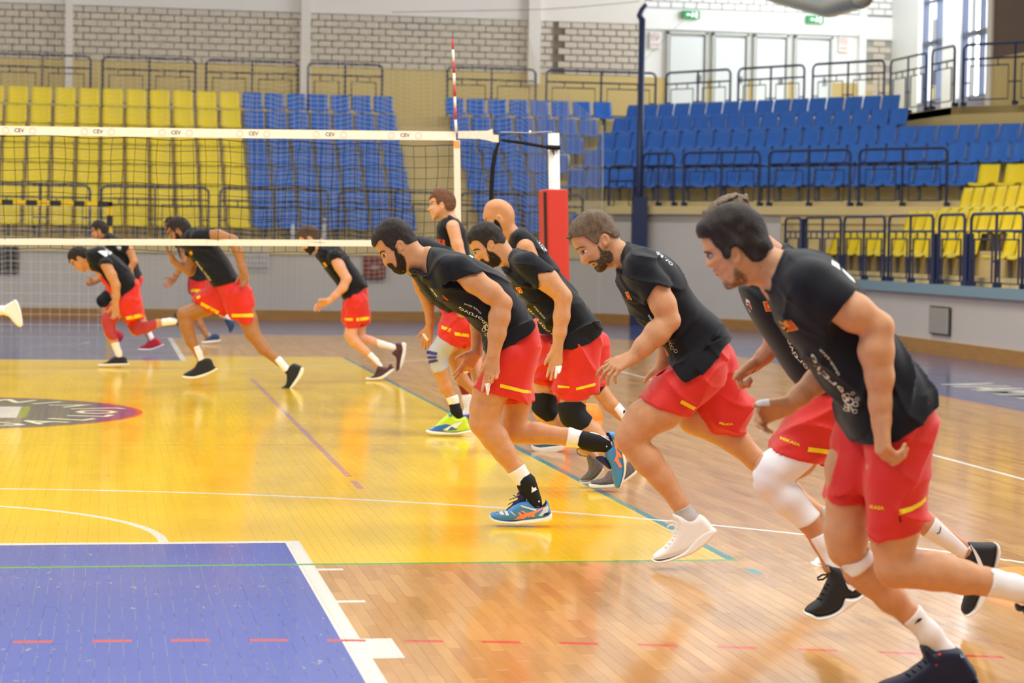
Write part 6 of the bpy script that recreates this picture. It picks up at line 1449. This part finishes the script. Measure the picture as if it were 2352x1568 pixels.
def p3():
    a=K(784,440,3.); c6=K(1040,860,3.733)
    f=mk('bald person with a black beard in sleeveless black shirt, behind the second runner',16.,(1255,1035),FG,.010)
    S=skin('tan','#c98f62'); ear=a((1090,190))[0]; hd,ax=ghead(f,ear,86,16,(1180,545))
    torso=f.chain([(1195,570,27,0),(1240,630,28,0),(1285,690,28,0),(1310,760,30,0)],.03,1.35)
    legn=f.chain([(1325,785,30,.1),(1350,850,24,.1),(1366,880,22,.1)],.03)+f.chain([(1372,888,20,.1),(1402,928,17,.1),(1440,965,11.5,.1),(1462,1000,9,.1)],.02)
    legf=f.chain([(1300,785,30,-.1),(1262,850,24,-.1),(1248,900,20,-.1)],.03)+f.chain([(1246,905,19,-.1),(1246,940,16,-.1),(1252,975,11,-.1),(1262,1005,9,-.1)],.02)
    armn=f.chain([(1207,570,21,.19),(1230,620,18,.2),(1262,680,15,.2),(1300,740,12,.2),(1325,800,9,.2)],.02)
    body=hd+torso+legn+legf+armn+f.hand((1322,795,.2),(1335,830,.2),(1,0,0),curl=(.5,.6,.4),flip=1)
    B_=body_build(f,body,[(1095,445,1195,560,.0045)],S)
    face_bits(f,B_,gpt(-.33,-.07,ear,86,16),ax,None,None)
    beard(f,hd,gp('beard',ear,86,16),mat('black_beard','#1d1715',.8,.2,bump=.5,bscale=300),STUBD,t=.004)
    s_=shorts(f,[(1230,745),(1300,740),(1395,770),(1395,860),(1380,885),(1300,870)],((1290,872),(1400,862)),[(1225,735),(1330,740),(1330,800),(1300,830),(1238,815),(1232,770)],None,fold=16.,ln=torso+legn+legf,hip=hipcore(torso,[legn,legf]))
    sh=f.build('shirt',[([('u',f.poly(a((1150,330),(1180,275),(1240,250),(1310,290),(1400,390),(1500,540),(1570,630),(1640,720),(1680,960),(1600,1060),(1420,1040),(1300,840),(1200,650),(1140,560)),0,.15,.09,e=2.3)),('fc',torso+legn+legf,.009,f.pts(a((1150,330),(1180,275),(1240,250),(1310,290),(1400,390),(1500,540),(1570,630),(1640,720),(1680,960),(1600,1060),(1420,1040),(1300,840),(1200,650),(1140,560)))),('fc',f.under,.014,f.pts(a((1150,330),(1180,275),(1240,250),(1310,290),(1400,390),(1500,540),(1570,630),(1640,720),(1680,960),(1600,1060),(1420,1040),(1300,840),(1200,650),(1140,560)))),('folds',.01,[(60,9),(150,7)],16.)],.0085)],SHIRT)
    f.decal('back_lettering_bar',a((1345,335),(1365,335),(1418,410),(1400,415)),.05,sh,WPR,grid=.015,off=.004)
    shell(f,'knee_pad',legn,c6((1225,-10),(1335,55),(1250,165),(1200,170)),.007,BLKN,w=.1,res=.007,wr=(-.05,.26),sm_=0)
    so=shell(f,'sock',legn,c6((1380,290),(1455,215),(1560,310),(1560,420),(1480,430)),.0045,WSOCK,w=.1,res=.006,wr=(-.05,.26),sm_=0)
    f.decal('sock_logo',c6((1455,300),(1475,292),(1478,312),(1460,330)),.05,so,BLKN,grid=.01,off=.003)
    shoe(f,'shoe',[(1430,960),(1452,950),(1475,985),(1480,1020),(1465,1045),(1445,1030),(1450,1000)],[(1460,955),(1482,975),(1490,1020),(1470,1050),(1462,1045),(1480,1015)],.1,mat('grey_mesh_shoe','#6d6a70'),SOLEW,T=.042)
    shoe(f,'shoe',[(1236,965),(1255,958),(1276,985),(1296,1008),(1294,1026),(1228,1028),(1222,1018),(1240,1005)],[(1221,1020),(1240,1026),(1294,1020),(1296,1030),(1275,1038),(1228,1036)],-.1,mat('blue_green_shoe','#2b6f9c',.5),SOLEW,T=.042,label='shoe with a white sole flat on the floor')
p3()
def standing():
    a=K(784,440,3.)
    f=mk('fair person standing upright in sleeveless black shirt just before the net, maroon knee sock',18.8,(1078,962),'players before the net',.010)
    S=skin('pale','#dba582'); ear=(1016,472); hd,ax=ghead(f,ear,70,4,(1032,505))
    torso=f.chain([(1035,525,19,0),(1040,580,22,0),(1045,640,20,0),(1050,700,22,0)],.03,1.4)
    armn=f.chain([(1040,520,15,.2),(1050,560,13,.21),(1062,600,11.5,.21),(1085,645,9,.21),(1070,690,7.5,.22),(1058,720,6.5,.22)],.02)
    armf=f.chain([(1020,520,14,-.2),(1015,580,11,-.21),(1022,640,8,-.21),(1010,700,7,-.21)],.02)
    legn=f.chain([(1055,720,24,.09),(1058,790,19,.09),(1060,835,15,.09)],.03)+f.chain([(1062,840,15,.09),(1068,880,14,.09),(1076,925,9,.09),(1080,948,8,.09)],.02)
    legf=f.chain([(1062,720,24,-.09),(1085,800,19,-.09),(1095,850,15,-.09),(1110,930,9,-.09)],.02)
    B_=body_build(f,hd+torso+armn+armf+legn+legf,[(970,425,1050,520,.005)],S)
    face_bits(f,B_,gpt(-.33,-.07,ear,70,4),ax,None,[gpt(x,y,ear,70,4) for x,y in ((-.415,-.13),(-.34,-.17),(-.26,-.165),(-.26,-.14),(-.35,-.145))],browm=mat('fair_brow','#8a6a4a',.8))
    shell(f,'hair',hd,gp('hair',ear,70,4),.008,mat('auburn_hair','#6a4630',.7,.3,noise=.3,nscale=60,bump=.5,bscale=200),res=.005,noise=(.002,60),label='short reddish brown hair')
    sh=f.build('shirt',[([('u',f.poly([(1026,500),(1031,492),(1045,500),(1066,522),(1075,545),(1080,600),(1082,720),(1012,720),(1008,640),(1004,570),(1003,525),(1011,508)],0,.17,.08,e=2.4)),('folds',.01,[(80,9),(150,7)],5.)],.0085)],SHIRT)
    f.decal('flag_patch',[(1006,549),(1013,549),(1013,562),(1007,562)],.05,sh,FLAGR,grid=.01); f.decal('flag_patch',[(1016,550),(1023,550),(1023,564),(1017,564)],.05,sh,FLAGR,grid=.01)
    f.build('shorts',[([('u',f.poly([(1020,690),(1085,690),(1100,800),(1085,830),(1025,822)],0,.17,.09,e=2.4,cuts=[((1015,815),(1105,822))],th=.01)),('folds',.01,[(80,8)],6.)],.009)],RED)
    shell(f,'knee_sock',legn,[(1040,845),(1085,845),(1095,905),(1062,908),(1048,880)],.004,mat('maroon_sock','#7c1330',.8),w=.09,res=.006,wr=(0,.25),sm_=0)
    shell(f,'sock',legn,[(1058,905),(1095,900),(1095,940),(1060,940)],.004,WSOCK,w=.09,res=.006,wr=(0,.25),sm_=0)
    shoe(f,'shoe',[(1060,915),(1070,902),(1085,905),(1095,930),(1098,952),(1075,958),(1060,955),(1066,935)],[(1058,952),(1098,948),(1100,958),(1062,961)],.09,mat('white_blue_shoe','#d9dce8',.5,noise=.1),mat('blue_violet_sole','#5150c0',.5),T=.042,label='white shoe with a violet sole')
    u=shoe(f,'shoe',[(1095,905),(1110,905),(1125,930),(1128,950),(1095,955),(1090,945)],[(1090,950),(1128,946),(1130,955),(1092,958)],-.09,mat('white_blue_shoe','#d9dce8'),mat('blue_violet_sole','#5150c0'),T=.042)
standing()
def kneesleeve():
    a=K(784,440,3.); c4=K(840,480,5.227); g=K(784,840,3.)
    f=mk('half-hidden runner with a grey knee sleeve with blue bands, lime and blue shoe',17.3,(1035,996),FG,.010)
    S=skin('tan','#c98f62'); ear=(905,552); hd,ax=ghead(f,ear,80,38,(955,600))
    torso=f.chain([(965,620,24,0),(1000,650,27,0),(1035,690,27,0),(1060,730,28,0)],.03,1.35)
    armf=f.chain([(958,622,18,-.18),(968,660,15,-.2),(984,700,13,-.2),(988,735,10,-.2),(986,756,8,-.2)],.02)
    armn=f.chain([(1010,620,18,.18),(1050,670,14,.2),(1060,720,10,.2)],.02)
    hf=f.hand((986,752,-.2),(979,790,-.2),(-1,0,-.3),curl=(.3,.4,.3),size=1.0,flip=1)
    legn=f.chain([(1062,745,30,.1),(1030,785,25,.1),(1008,808,22,.1)],.03)+f.chain([(1006,815,21,.1),(1012,850,18,.1),(1026,890,15,.1),(1040,915,11,.1),(1048,945,10,.1),(1060,975,8,.1)],.02)
    legf=f.chain([(1068,745,28,-.1),(1055,790,22,-.1),(1045,820,19,-.1)],.03)+f.chain([(1046,825,17,-.1),(1062,870,14,-.1),(1095,905,10,-.1),(1112,925,8,-.1)],.02)
    B_=body_build(f,hd+torso+armf+armn+hf+legn+legf,[(845,490,975,600,.0055),(965,745,1000,800,.0045)],S)
    shell(f,'hair',hd,gp('hair',ear,80,38),.009,HAIRD,res=.005,noise=(.003,55))
    s_=shorts(f,[(1020,718),(1060,690),(1095,720),(1102,790),(1090,800),(1045,795),(1005,768),(1012,745)],((1003,763),(1048,778)),[(1040,720),(1100,700),(1105,790),(1070,795),(1042,780)],None,fold=12.,ln=torso+legn+legf,hip=hipcore(torso,[legn,legf]))
    sh=f.build('shirt',[([('u',f.poly([*c4((600,330),(700,330),(820,370),(960,450),(1100,560)),(1085,640),(1100,700),(1080,735),(1060,728),*c4((990,1262),(860,1170),(720,1040),(640,920),(585,835),(480,750),(500,720),(520,560))],0,.19,.09,e=2.3)),('folds',.01,[(60,9),(150,7)],11.)],.0085)],SHIRT)
    f.decal('crest_patch',c4((500,735),(540,728),(565,765),(590,800),(575,815),(530,775)),.0,sh,mat('crest_gold','#d9a860',.6),grid=.012,off=.004)
    f.decal('shorts_stripe',a((692,918),(760,942),(752,965),(690,940)),.1,s_,YST,grid=.015); f.decal('shorts_stripe',a((782,962),(880,978),(880,1000),(785,985)),.1,s_,YST,grid=.015)
    ks=shell(f,'knee_sleeve',legn,a((665,965),(720,970),(790,1035),(745,1130),(745,1205),(640,1250),(600,1180),(570,1130),(590,1060)),.006,mat('grey_knit_sleeve','#b9bcc4',.8,bump=.2,bscale=200),w=.1,res=.006,wr=(-.02,.26),sm_=1,label='light grey knee sleeve')
    BB=mat('blue_band','#33359c',.6)
    for q_ in (((585,1088),(665,1105),(660,1122),(578,1118)),((572,1128),(662,1130),(655,1146),(575,1152)),((580,1160),(660,1152),(670,1165),(600,1186))): f.decal('knee_band',a(*q_),.1,ks,BB,grid=.012,off=.004)
    shell(f,'finger_tape',hf,a((555,980),(575,975),(605,1020),(590,1030)),.003,TAPE,w=-.2,res=.004,wr=(-.35,-.05),sm_=0)
    shell(f,'sock',legn,g((715,225),(800,195),(835,250),(745,285)),.005,WSOCK,w=.1,res=.006,wr=(-.02,.26),sm_=0)
    shell(f,'ankle_brace',legn,g((740,265),(830,250),(850,320),(850,365),(800,360),(750,320)),.008,BLKN,w=.1,res=.006,wr=(-.02,.26),sm_=0)
    LM=mat('lime_shoe','#c4e63c',.5)
    u=shoe(f,'shoe',g((592,440),(640,415),(680,375),(735,330),(760,322),(800,355),(858,350),(878,400),(880,445),(700,458),(600,450)),g((590,440),(700,452),(800,455),(882,440),(880,462),(700,472),(600,462)),.1,LM,SOLEW,T=.046,label='lime and blue shoe flat on the floor')
    BL=mat('royal_blue_panel','#2a6ad6',.5)
    f.decal('shoe_panel',g((598,438),(650,415),(720,400),(780,410),(800,440),(700,450),(610,448)),.13,u,BL,grid=.01,off=.003); f.decal('shoe_logo',g((700,440),(780,395),(840,380),(790,430),(760,415),(730,445)),.13,u,WPR,grid=.01,off=.0045); f.decal('shoe_tab',g((735,330),(755,320),(765,345),(745,352)),.13,u,mat('teal_tab','#1c7c8a',.5),grid=.01,off=.003)
    shoe(f,'shoe',[(1100,905),(1118,905),(1138,925),(1142,940),(1105,948),(1098,930)],[(1098,940),(1142,936),(1143,946),(1100,951)],-.1,LM,SOLEW,T=.042)
kneesleeve()
b=K(0,440,3.); e_=K(520,460,6.19); e2=K(750,780,7.84); a_=K(784,440,3.)
BKS2=mat('black_shoe_mesh','#16161b'); RSLV=mat('red_knee_sleeve','#b53a40',.75)
# --- runner with red knee sleeves
f,B_,sh,s_,A,Lg,hd=far_person('runner with red knee sleeves, head lowered, white lettering on the back',25.5,(265,838),(186,594),56,52,(212,610),
  [(218,600,17,0),(248,632,18,0),(275,665,18,0),(292,690,20,0)],
  [[(243,607,13,.18),(256,632,12,.2),(266,655,10.5,.2),(267,680,9,.2),(265,700,7,.2)]],
  [[(292,690,20,.09),(262,722,16,.09),(248,735,15,.09),(252,762,13,.09),(262,785,9.5,.09),(272,810,7,.09),(275,825,6,.09)],[(300,695,20,-.09),(305,735,17,-.09),(312,756,14,-.09),(335,752,12,-.09),(362,742,9,-.09),(390,738,7,-.09),(408,738,6,-.09)]],
  b((595,410),(640,388),(705,378),(780,430),(860,500),(930,590),(945,650),(880,700),(835,735),(790,670),(745,610),(700,545),(625,500),(600,450)),
  [(b((850,730),(830,700),(940,600),(965,700),(988,880),(870,905),(840,800)),.06,(b((865,902))[0],b((990,872))[0])),(b((740,790),(850,700),(900,720),(860,860),(800,845),(735,820)),-.07,None)],
  sleeve=[b((620,400),(800,430),(800,505),(745,490),(700,500),(692,560),(600,540))],hands=[((265,697,.2),(267,725,.2),(-1,0,-.2),dict(curl=(.5,.6,.4),flip=-1))])
f.decal('back_lettering',b((682,412),(760,388),(795,410),(735,448)),.1,sh,WPR,grid=.02,off=.004)
f.decal('shorts_stripe',b((868,862),(980,838),(985,862),(870,885)),.12,s_,YST,grid=.02)
shell(f,'knee_sleeve',Lg[0],b((700,840),(740,825),(820,860),(822,1000),(765,1020),(720,960)),.005,RSLV,w=.09,res=.007,wr=(0,.25),sm_=1); shell(f,'knee_sleeve',Lg[1],b((880,905),(960,880),(1060,865),(1080,940),(950,995),(900,950)),.005,RSLV,w=-.09,res=.007,wr=(-.25,0),sm_=1)
shell(f,'sock',Lg[0],b((768,1045),(830,1030),(860,1140),(790,1160)),.004,WSOCK,w=.09,res=.007,wr=(0,.25),sm_=0); shell(f,'sock',Lg[1],b((1110,860),(1225,840),(1240,910),(1120,925)),.004,WSOCK,w=-.09,res=.007,wr=(-.25,0),sm_=0)
shoe(f,'shoe',b((695,1185),(740,1170),(790,1135),(860,1140),(875,1165),(872,1188),(780,1196),(700,1196)),b((692,1186),(870,1180),(876,1194),(700,1203)),.09,BKS2,SOLEW,T=.045); shoe(f,'shoe',b((1195,845),(1225,835),(1250,860),(1250,920),(1235,935),(1215,910),(1220,880)),None,-.09,BKS2,SOLEW,T=.042)
# --- runner with black knee pad and red shoes
f,B_,sh,s_,A,Lg,hd=far_person('dark-haired runner with a black knee pad and red shoes, half hidden in the far group',28.5,(348,805),(230,531),46,14,(250,545),
  [(262,560,14,0),(280,590,16,0),(295,620,16,0),(300,650,17,0)],
  [[(275,560,11,.18),(298,575,9.5,.2),(308,600,8,.2),(298,620,6.5,.2)],[(255,570,10,-.18),(250,610,8.5,-.2),(228,640,7,-.2),(220,645,6,-.2)]],
  [[(300,655,17,.09),(262,665,13,.09),(236,690,12,.09),(245,730,10,.09),(262,760,7,.09)],[(300,660,17,-.09),(315,710,13,-.09),(330,745,10,-.09),(345,775,7,-.09),(350,795,6,-.09)]],
  b((735,290),(760,285),(820,325),(890,380),(935,480),(970,590),(900,640),(830,600),(780,450),(715,350)),
  [(b((730,650),(860,600),(975,580),(970,650),(900,720),(760,690)),.0,None)],
  sleeve=[b((760,300),(880,310),(900,390),(860,430),(740,420)),None],skc='#c98f62',hands=[((298,618,.2),(302,640,.2),(-1,0,-.2),dict(curl=(.6,.7,.4),flip=-1)),((222,645,-.2),(210,648,-.2),(0,1,.2),dict(curl=(1.2,1.3,.8),flip=-1))])
f.decal('back_lettering',b((815,375),(850,378),(850,400),(825,405)),.1,sh,WPR,grid=.02,off=.004)
shell(f,'knee_pad',Lg[0],b((655,720),(680,680),(760,690),(765,780),(700,795),(660,760)),.010,BLKN,w=.09,res=.008,wr=(0,.25),sm_=1); shell(f,'sock',Lg[1],b((1005,955),(1060,945),(1085,1015),(1040,1030)),.004,WSOCK,w=-.09,res=.008,wr=(-.25,0),sm_=0)
shoe(f,'shoe',b((962,1070),(1000,1050),(1035,1015),(1085,1008),(1118,1050),(1118,1065),(1040,1085),(965,1085)),b((960,1078),(1040,1080),(1120,1052),(1122,1062),(1045,1092),(965,1092)),-.09,mat('red_shoe','#b41832',.5),SOLEW,T=.045,label='red shoe')
shoe(f,'shoe',b((785,960),(830,960),(850,1000),(820,1040),(790,1010)),None,.09,mat('red_shoe','#b41832'),SOLEW,T=.045)
# --- hidden runner behind the tall one
f,B_,sh,s_,A,Lg,hd=far_person('runner nearly hidden behind the tall one, blue and black shoes',31.4,(487,785),(395,520),40,10,(415,540),
  [(425,560,13,0),(438,590,14,0),(450,620,14,0),(455,640,15,0)],
  [[(420,560,10,.18),(425,600,8,.2),(405,630,6.5,.2),(400,640,5.5,.2)]],
  [[(455,645,16,.09),(455,690,13,.09),(450,715,11,.09),(460,745,8.5,.09),(475,770,6,.09),(482,778,5,.09)],[(465,645,16,-.09),(490,690,12,-.09),(495,715,10,-.09),(515,722,7,-.09),(530,735,5,-.09)]],
  b((1235,310),(1330,330),(1400,480),(1440,600),(1330,600),(1270,500),(1225,400)),
  [(b((1310,560),(1440,545),(1440,640),(1420,712),(1305,712)),.0,(b((1300,708))[0],b((1430,706))[0]))],
  sleeve=[None],sk='brown',skc='#a8744a',hands=[((402,638,.2),(390,650,.2),(0,1,0),dict(curl=(.4,.4,.3),flip=-1))])
f.decal('shorts_stripe',b((1312,672),(1425,672),(1425,692),(1312,692)),.12,s_,YST,grid=.02)
shell(f,'sock',Lg[0],b((1408,915),(1455,900),(1500,985),(1450,1000)),.004,WSOCK,w=.09,res=.008,wr=(0,.25),sm_=0); shell(f,'sock',Lg[1],b((1490,820),(1560,820),(1600,880),(1540,900)),.004,WSOCK,w=-.09,res=.008,wr=(-.25,0),sm_=0)
BBS=mat('blue_black_shoe','#1c3c66',.5)
shoe(f,'shoe',b((1402,1025),(1440,1000),(1470,980),(1505,985),(1512,1010),(1500,1028),(1410,1035)),b((1400,1030),(1510,1020),(1512,1032),(1405,1045)),.09,BBS,SOLEW,T=.045,label='blue and black shoe'); shoe(f,'shoe',b((1545,880),(1580,870),(1612,905),(1610,940),(1585,972),(1570,930)),None,-.09,BBS,SOLEW,T=.042)
# --- tall runner in long stride
f,B_,sh,s_,A,Lg,hd=far_person('tall bearded runner in a long stride beyond the net, one arm swung back, black shoes',22.5,(670,897),(413,532),64,26,(436,552),
  [(445,560,21,0),(470,590,23,0),(500,625,22,0),(530,660,24,0)],
  [[(455,545,15,.18),(500,540,13.5,.21),(535,552,12,.22),(548,580,11.5,.22),(556,612,9,.22),(560,625,7.5,.22)],[(440,565,15,-.18),(442,600,13,-.2),(436,622,12,-.2),(415,610,10,-.2),(398,598,8,-.2)]],
  [[(530,670,27,-.09),(470,705,21,-.09),(425,722,18,-.09),(428,745,17,-.09),(440,785,13,-.09),(455,812,8.5,-.09),(465,835,7.5,-.09)],[(550,675,27,.09),(570,735,21,.09),(580,765,17.5,.09),(605,800,14,.09),(640,830,9,.09),(660,850,8,.09)]],
  b((1270,290),(1305,258),(1360,258),(1420,300),(1500,370),(1560,450),(1640,590),(1660,605),(1560,640),(1480,650),(1430,590),(1370,500),(1290,410),(1225,370)),
  [(b((1430,650),(1520,600),(1660,600),(1690,700),(1560,850),(1495,855),(1330,735)),-.07,(b((1328,732))[0],b((1525,850))[0])),(b((1520,620),(1650,590),(1700,680),(1752,890),(1620,892),(1560,820)),.07,(b((1600,882))[0],b((1760,884))[0]))],
  brd=BRDD,sleeve=[b((1290,230),(1450,250),(1455,335),(1290,345)),b((1240,340),(1420,360),(1380,500),(1225,430))],shirtT=.19,sk='brown',skc='#a8744a',
  hands=[((560,622,.22),(563,640,.22),(-1,0,-.2),dict(curl=(.7,.7,.4),flip=-1)),((402,600,-.2),(388,583,-.2),(0,.3,1),dict(curl=(.3,.2,.2),flip=1,spread=.2))])
f.decal('shorts_stripe',b((1390,758),(1515,825),(1500,845),(1382,780)),.0,s_,YST,grid=.02); f.decal('shorts_stripe',b((1600,842),(1750,838),(1752,862),(1602,864)),.12,s_,YST,grid=.02); f.decal('shorts_stripe',b((1355,725),(1380,712),(1385,728),(1365,740)),.0,s_,YST,grid=.02)
f.text('shirt_lettering','Sportivo',b((1465,610),(1430,560),(1390,510),(1365,475)),9,.05,sh,PRINT,.02)
f.decal('flag_patch',b((1312,410),(1335,405),(1338,435),(1318,442)),.05,sh,FLAGY,grid=.02,off=.004)
so=shell(f,'sock',Lg[0],b((1338,1070),(1410,1045),(1455,1175),(1380,1195)),.005,WSOCK,w=-.09,res=.007,wr=(-.25,0),sm_=0); shell(f,'sock',Lg[1],b((1895,1160),(1950,1110),(2025,1200),(2010,1260),(1950,1240)),.005,WSOCK,w=.09,res=.007,wr=(0,.25),sm_=0)
shoe(f,'shoe',b((1262,1260),(1300,1235),(1340,1210),(1370,1160),(1400,1150),(1450,1150),(1475,1200),(1490,1225),(1400,1262),(1330,1280),(1275,1275)),b((1265,1265),(1340,1270),(1440,1240),(1488,1215),(1492,1230),(1400,1275),(1330,1288),(1270,1282)),-.09,BKS2,SOLEW,T=.045,label='black shoe with white trim, landing')
shoe(f,'shoe',b((1930,1355),(1970,1325),(1975,1260),(1960,1240),(2010,1190),(2035,1185),(2085,1210),(2075,1250),(2020,1330),(1985,1370),(1940,1372)),b((2075,1212),(2092,1220),(2085,1260),(2030,1335),(1995,1368),(2000,1345),(2050,1270)),.09,BKS2,SOLEW,T=.045,label='black shoe pushing off on its toe')
# --- pale runner right of the tall one
f,B_,sh,s_,A,Lg,hd=far_person('pale bearded runner alone behind the net, right of the tall one',23.9,(875,866),(714,549),62,36,(738,570),
  [(745,585,17,0),(775,620,19,0),(802,655,18,0),(818,685,20,0)],
  [[(768,590,14,.18),(780,612,12.5,.2),(796,640,11,.21),(788,660,10.5,.21),(770,678,8.5,.21),(754,692,6.5,.21)]],
  [[(818,690,21,.09),(812,730,16.5,.09),(805,768,14,.09),(812,782,13,.09),(838,805,9.5,.09),(862,828,6.5,.09),(875,845,6,.09)],[(822,695,20,-.09),(826,740,16,-.09),(826,775,12,-.09),(850,782,10,-.09),(880,790,7.5,-.09),(910,800,6,-.09)]],
  e_((1330,690),(1345,650),(1560,640),(1690,760),(1860,980),(2000,1190),(1960,1250),(1690,1400),(1630,1300),(1540,1150),(1400,970),(1290,790),(1310,740)),
  [([(790,690),(830,655),(842,660),(848,700),(848,745),(790,748)],.0,((785,745),(852,743)))],
  hairm=mat('mid_brown_hair','#4a3628',.7,noise=.3,nscale=60),brd=BRDD,sleeve=[e_((1400,640),(1650,690),(1660,830),(1570,810),(1480,870),(1470,960),(1330,850))],sk='pale',skc='#dba582',
  hands=[((757,690,.21),(738,698,.21),(0,.6,.6),dict(curl=(.4,.4,.3),flip=-1))])
f.decal('shorts_stripe',a_((20,872),(80,870),(80,888),(22,890)),.15,s_,YST,grid=.02); f.decal('shorts_stripe',a_((105,870),(188,862),(188,884),(106,892)),.15,s_,YST,grid=.02); f.decal('flag_patch',e_((1365,890),(1410,880),(1445,940),(1400,960)),.1,sh,FLAGY,grid=.02,off=.004)
shell(f,'sock',Lg[0],e2((740,285),(860,165),(1140,440),(960,490)),.0045,WSOCK,w=.09,res=.007,wr=(0,.25),sm_=0); shell(f,'sock',Lg[1],e2((905,-10),(920,160),(1200,240),(1280,100)),.0045,WSOCK,w=-.09,res=.007,wr=(-.25,0),sm_=0)
RB=mat('maroon_black_shoe','#4a2a2e',.6,noise=.4,nscale=25)
shoe(f,'shoe',e2((720,690),(850,640),(920,480),(940,450),(1020,490),(1110,490),(1150,430),(1215,540),(1100,650),(960,710),(730,715)),e2((718,680),(850,680),(1000,640),(1160,525),(1220,540),(1100,650),(960,712),(730,718)),.09,RB,SOLEW,T=.045); shoe(f,'shoe',e2((1240,70),(1340,60),(1425,80),(1430,200),(1385,400),(1280,560),(1250,540),(1255,330),(1170,240),(1260,180)),e2((1350,60),(1430,70),(1432,200),(1390,400),(1320,540),(1330,380),(1370,180)),-.09,RB,SOLEW,T=.045)
# --- runner mostly outside the picture at the left, only a raised foot shows
f=mk('runner cut off by the left picture edge, only a raised white shoe and sock showing',24.,(20,860),BG,.011)
leg=f.chain([(-150,640,24,.05),(-110,700,18,.05),(-90,725,15,.05),(-40,722,12,.05),(5,712,9,.05),(22,712,7.5,.05)],.02); leg2=f.chain([(-150,640,24,-.1),(-180,720,17,-.1),(-170,800,11,-.1),(-165,850,8,-.1)],.02)
hd,ax=ghead(f,(-240,520),60,30,(-215,545))
B_=f.build('body',[(leg+leg2+hd+f.chain([(-215,560,22,0),(-180,600,24,0),(-150,640,26,0)],.03,1.35),.011)],skin('tan','#c98f62'))
f.build('shirt',[([('u',f.poly([(-235,545),(-200,540),(-150,590),(-128,640),(-165,665),(-200,620)],0,.18,.08))],.011)],SHIRT); f.build('shorts',[([('u',f.poly([(-170,650),(-128,630),(-95,690),(-120,725),(-180,710)],0,.17,.08))],.011)],RED)
shell(f,'sock',leg,[(-30,690),(24,695),(26,735),(-30,745)],.004,WSOCK,w=.05,res=.008,sm_=0)
shoe(f,'shoe',b((15,800),(60,770),(95,752),(120,770),(140,840),(152,915),(130,930),(100,905),(60,860),(20,845)),b((95,750),(115,752),(140,820),(153,900),(150,925),(135,928),(140,880),(120,800)),.05,mat('white_shoe_knit','#efedea'),SOLEW,T=.042,label='white shoe')
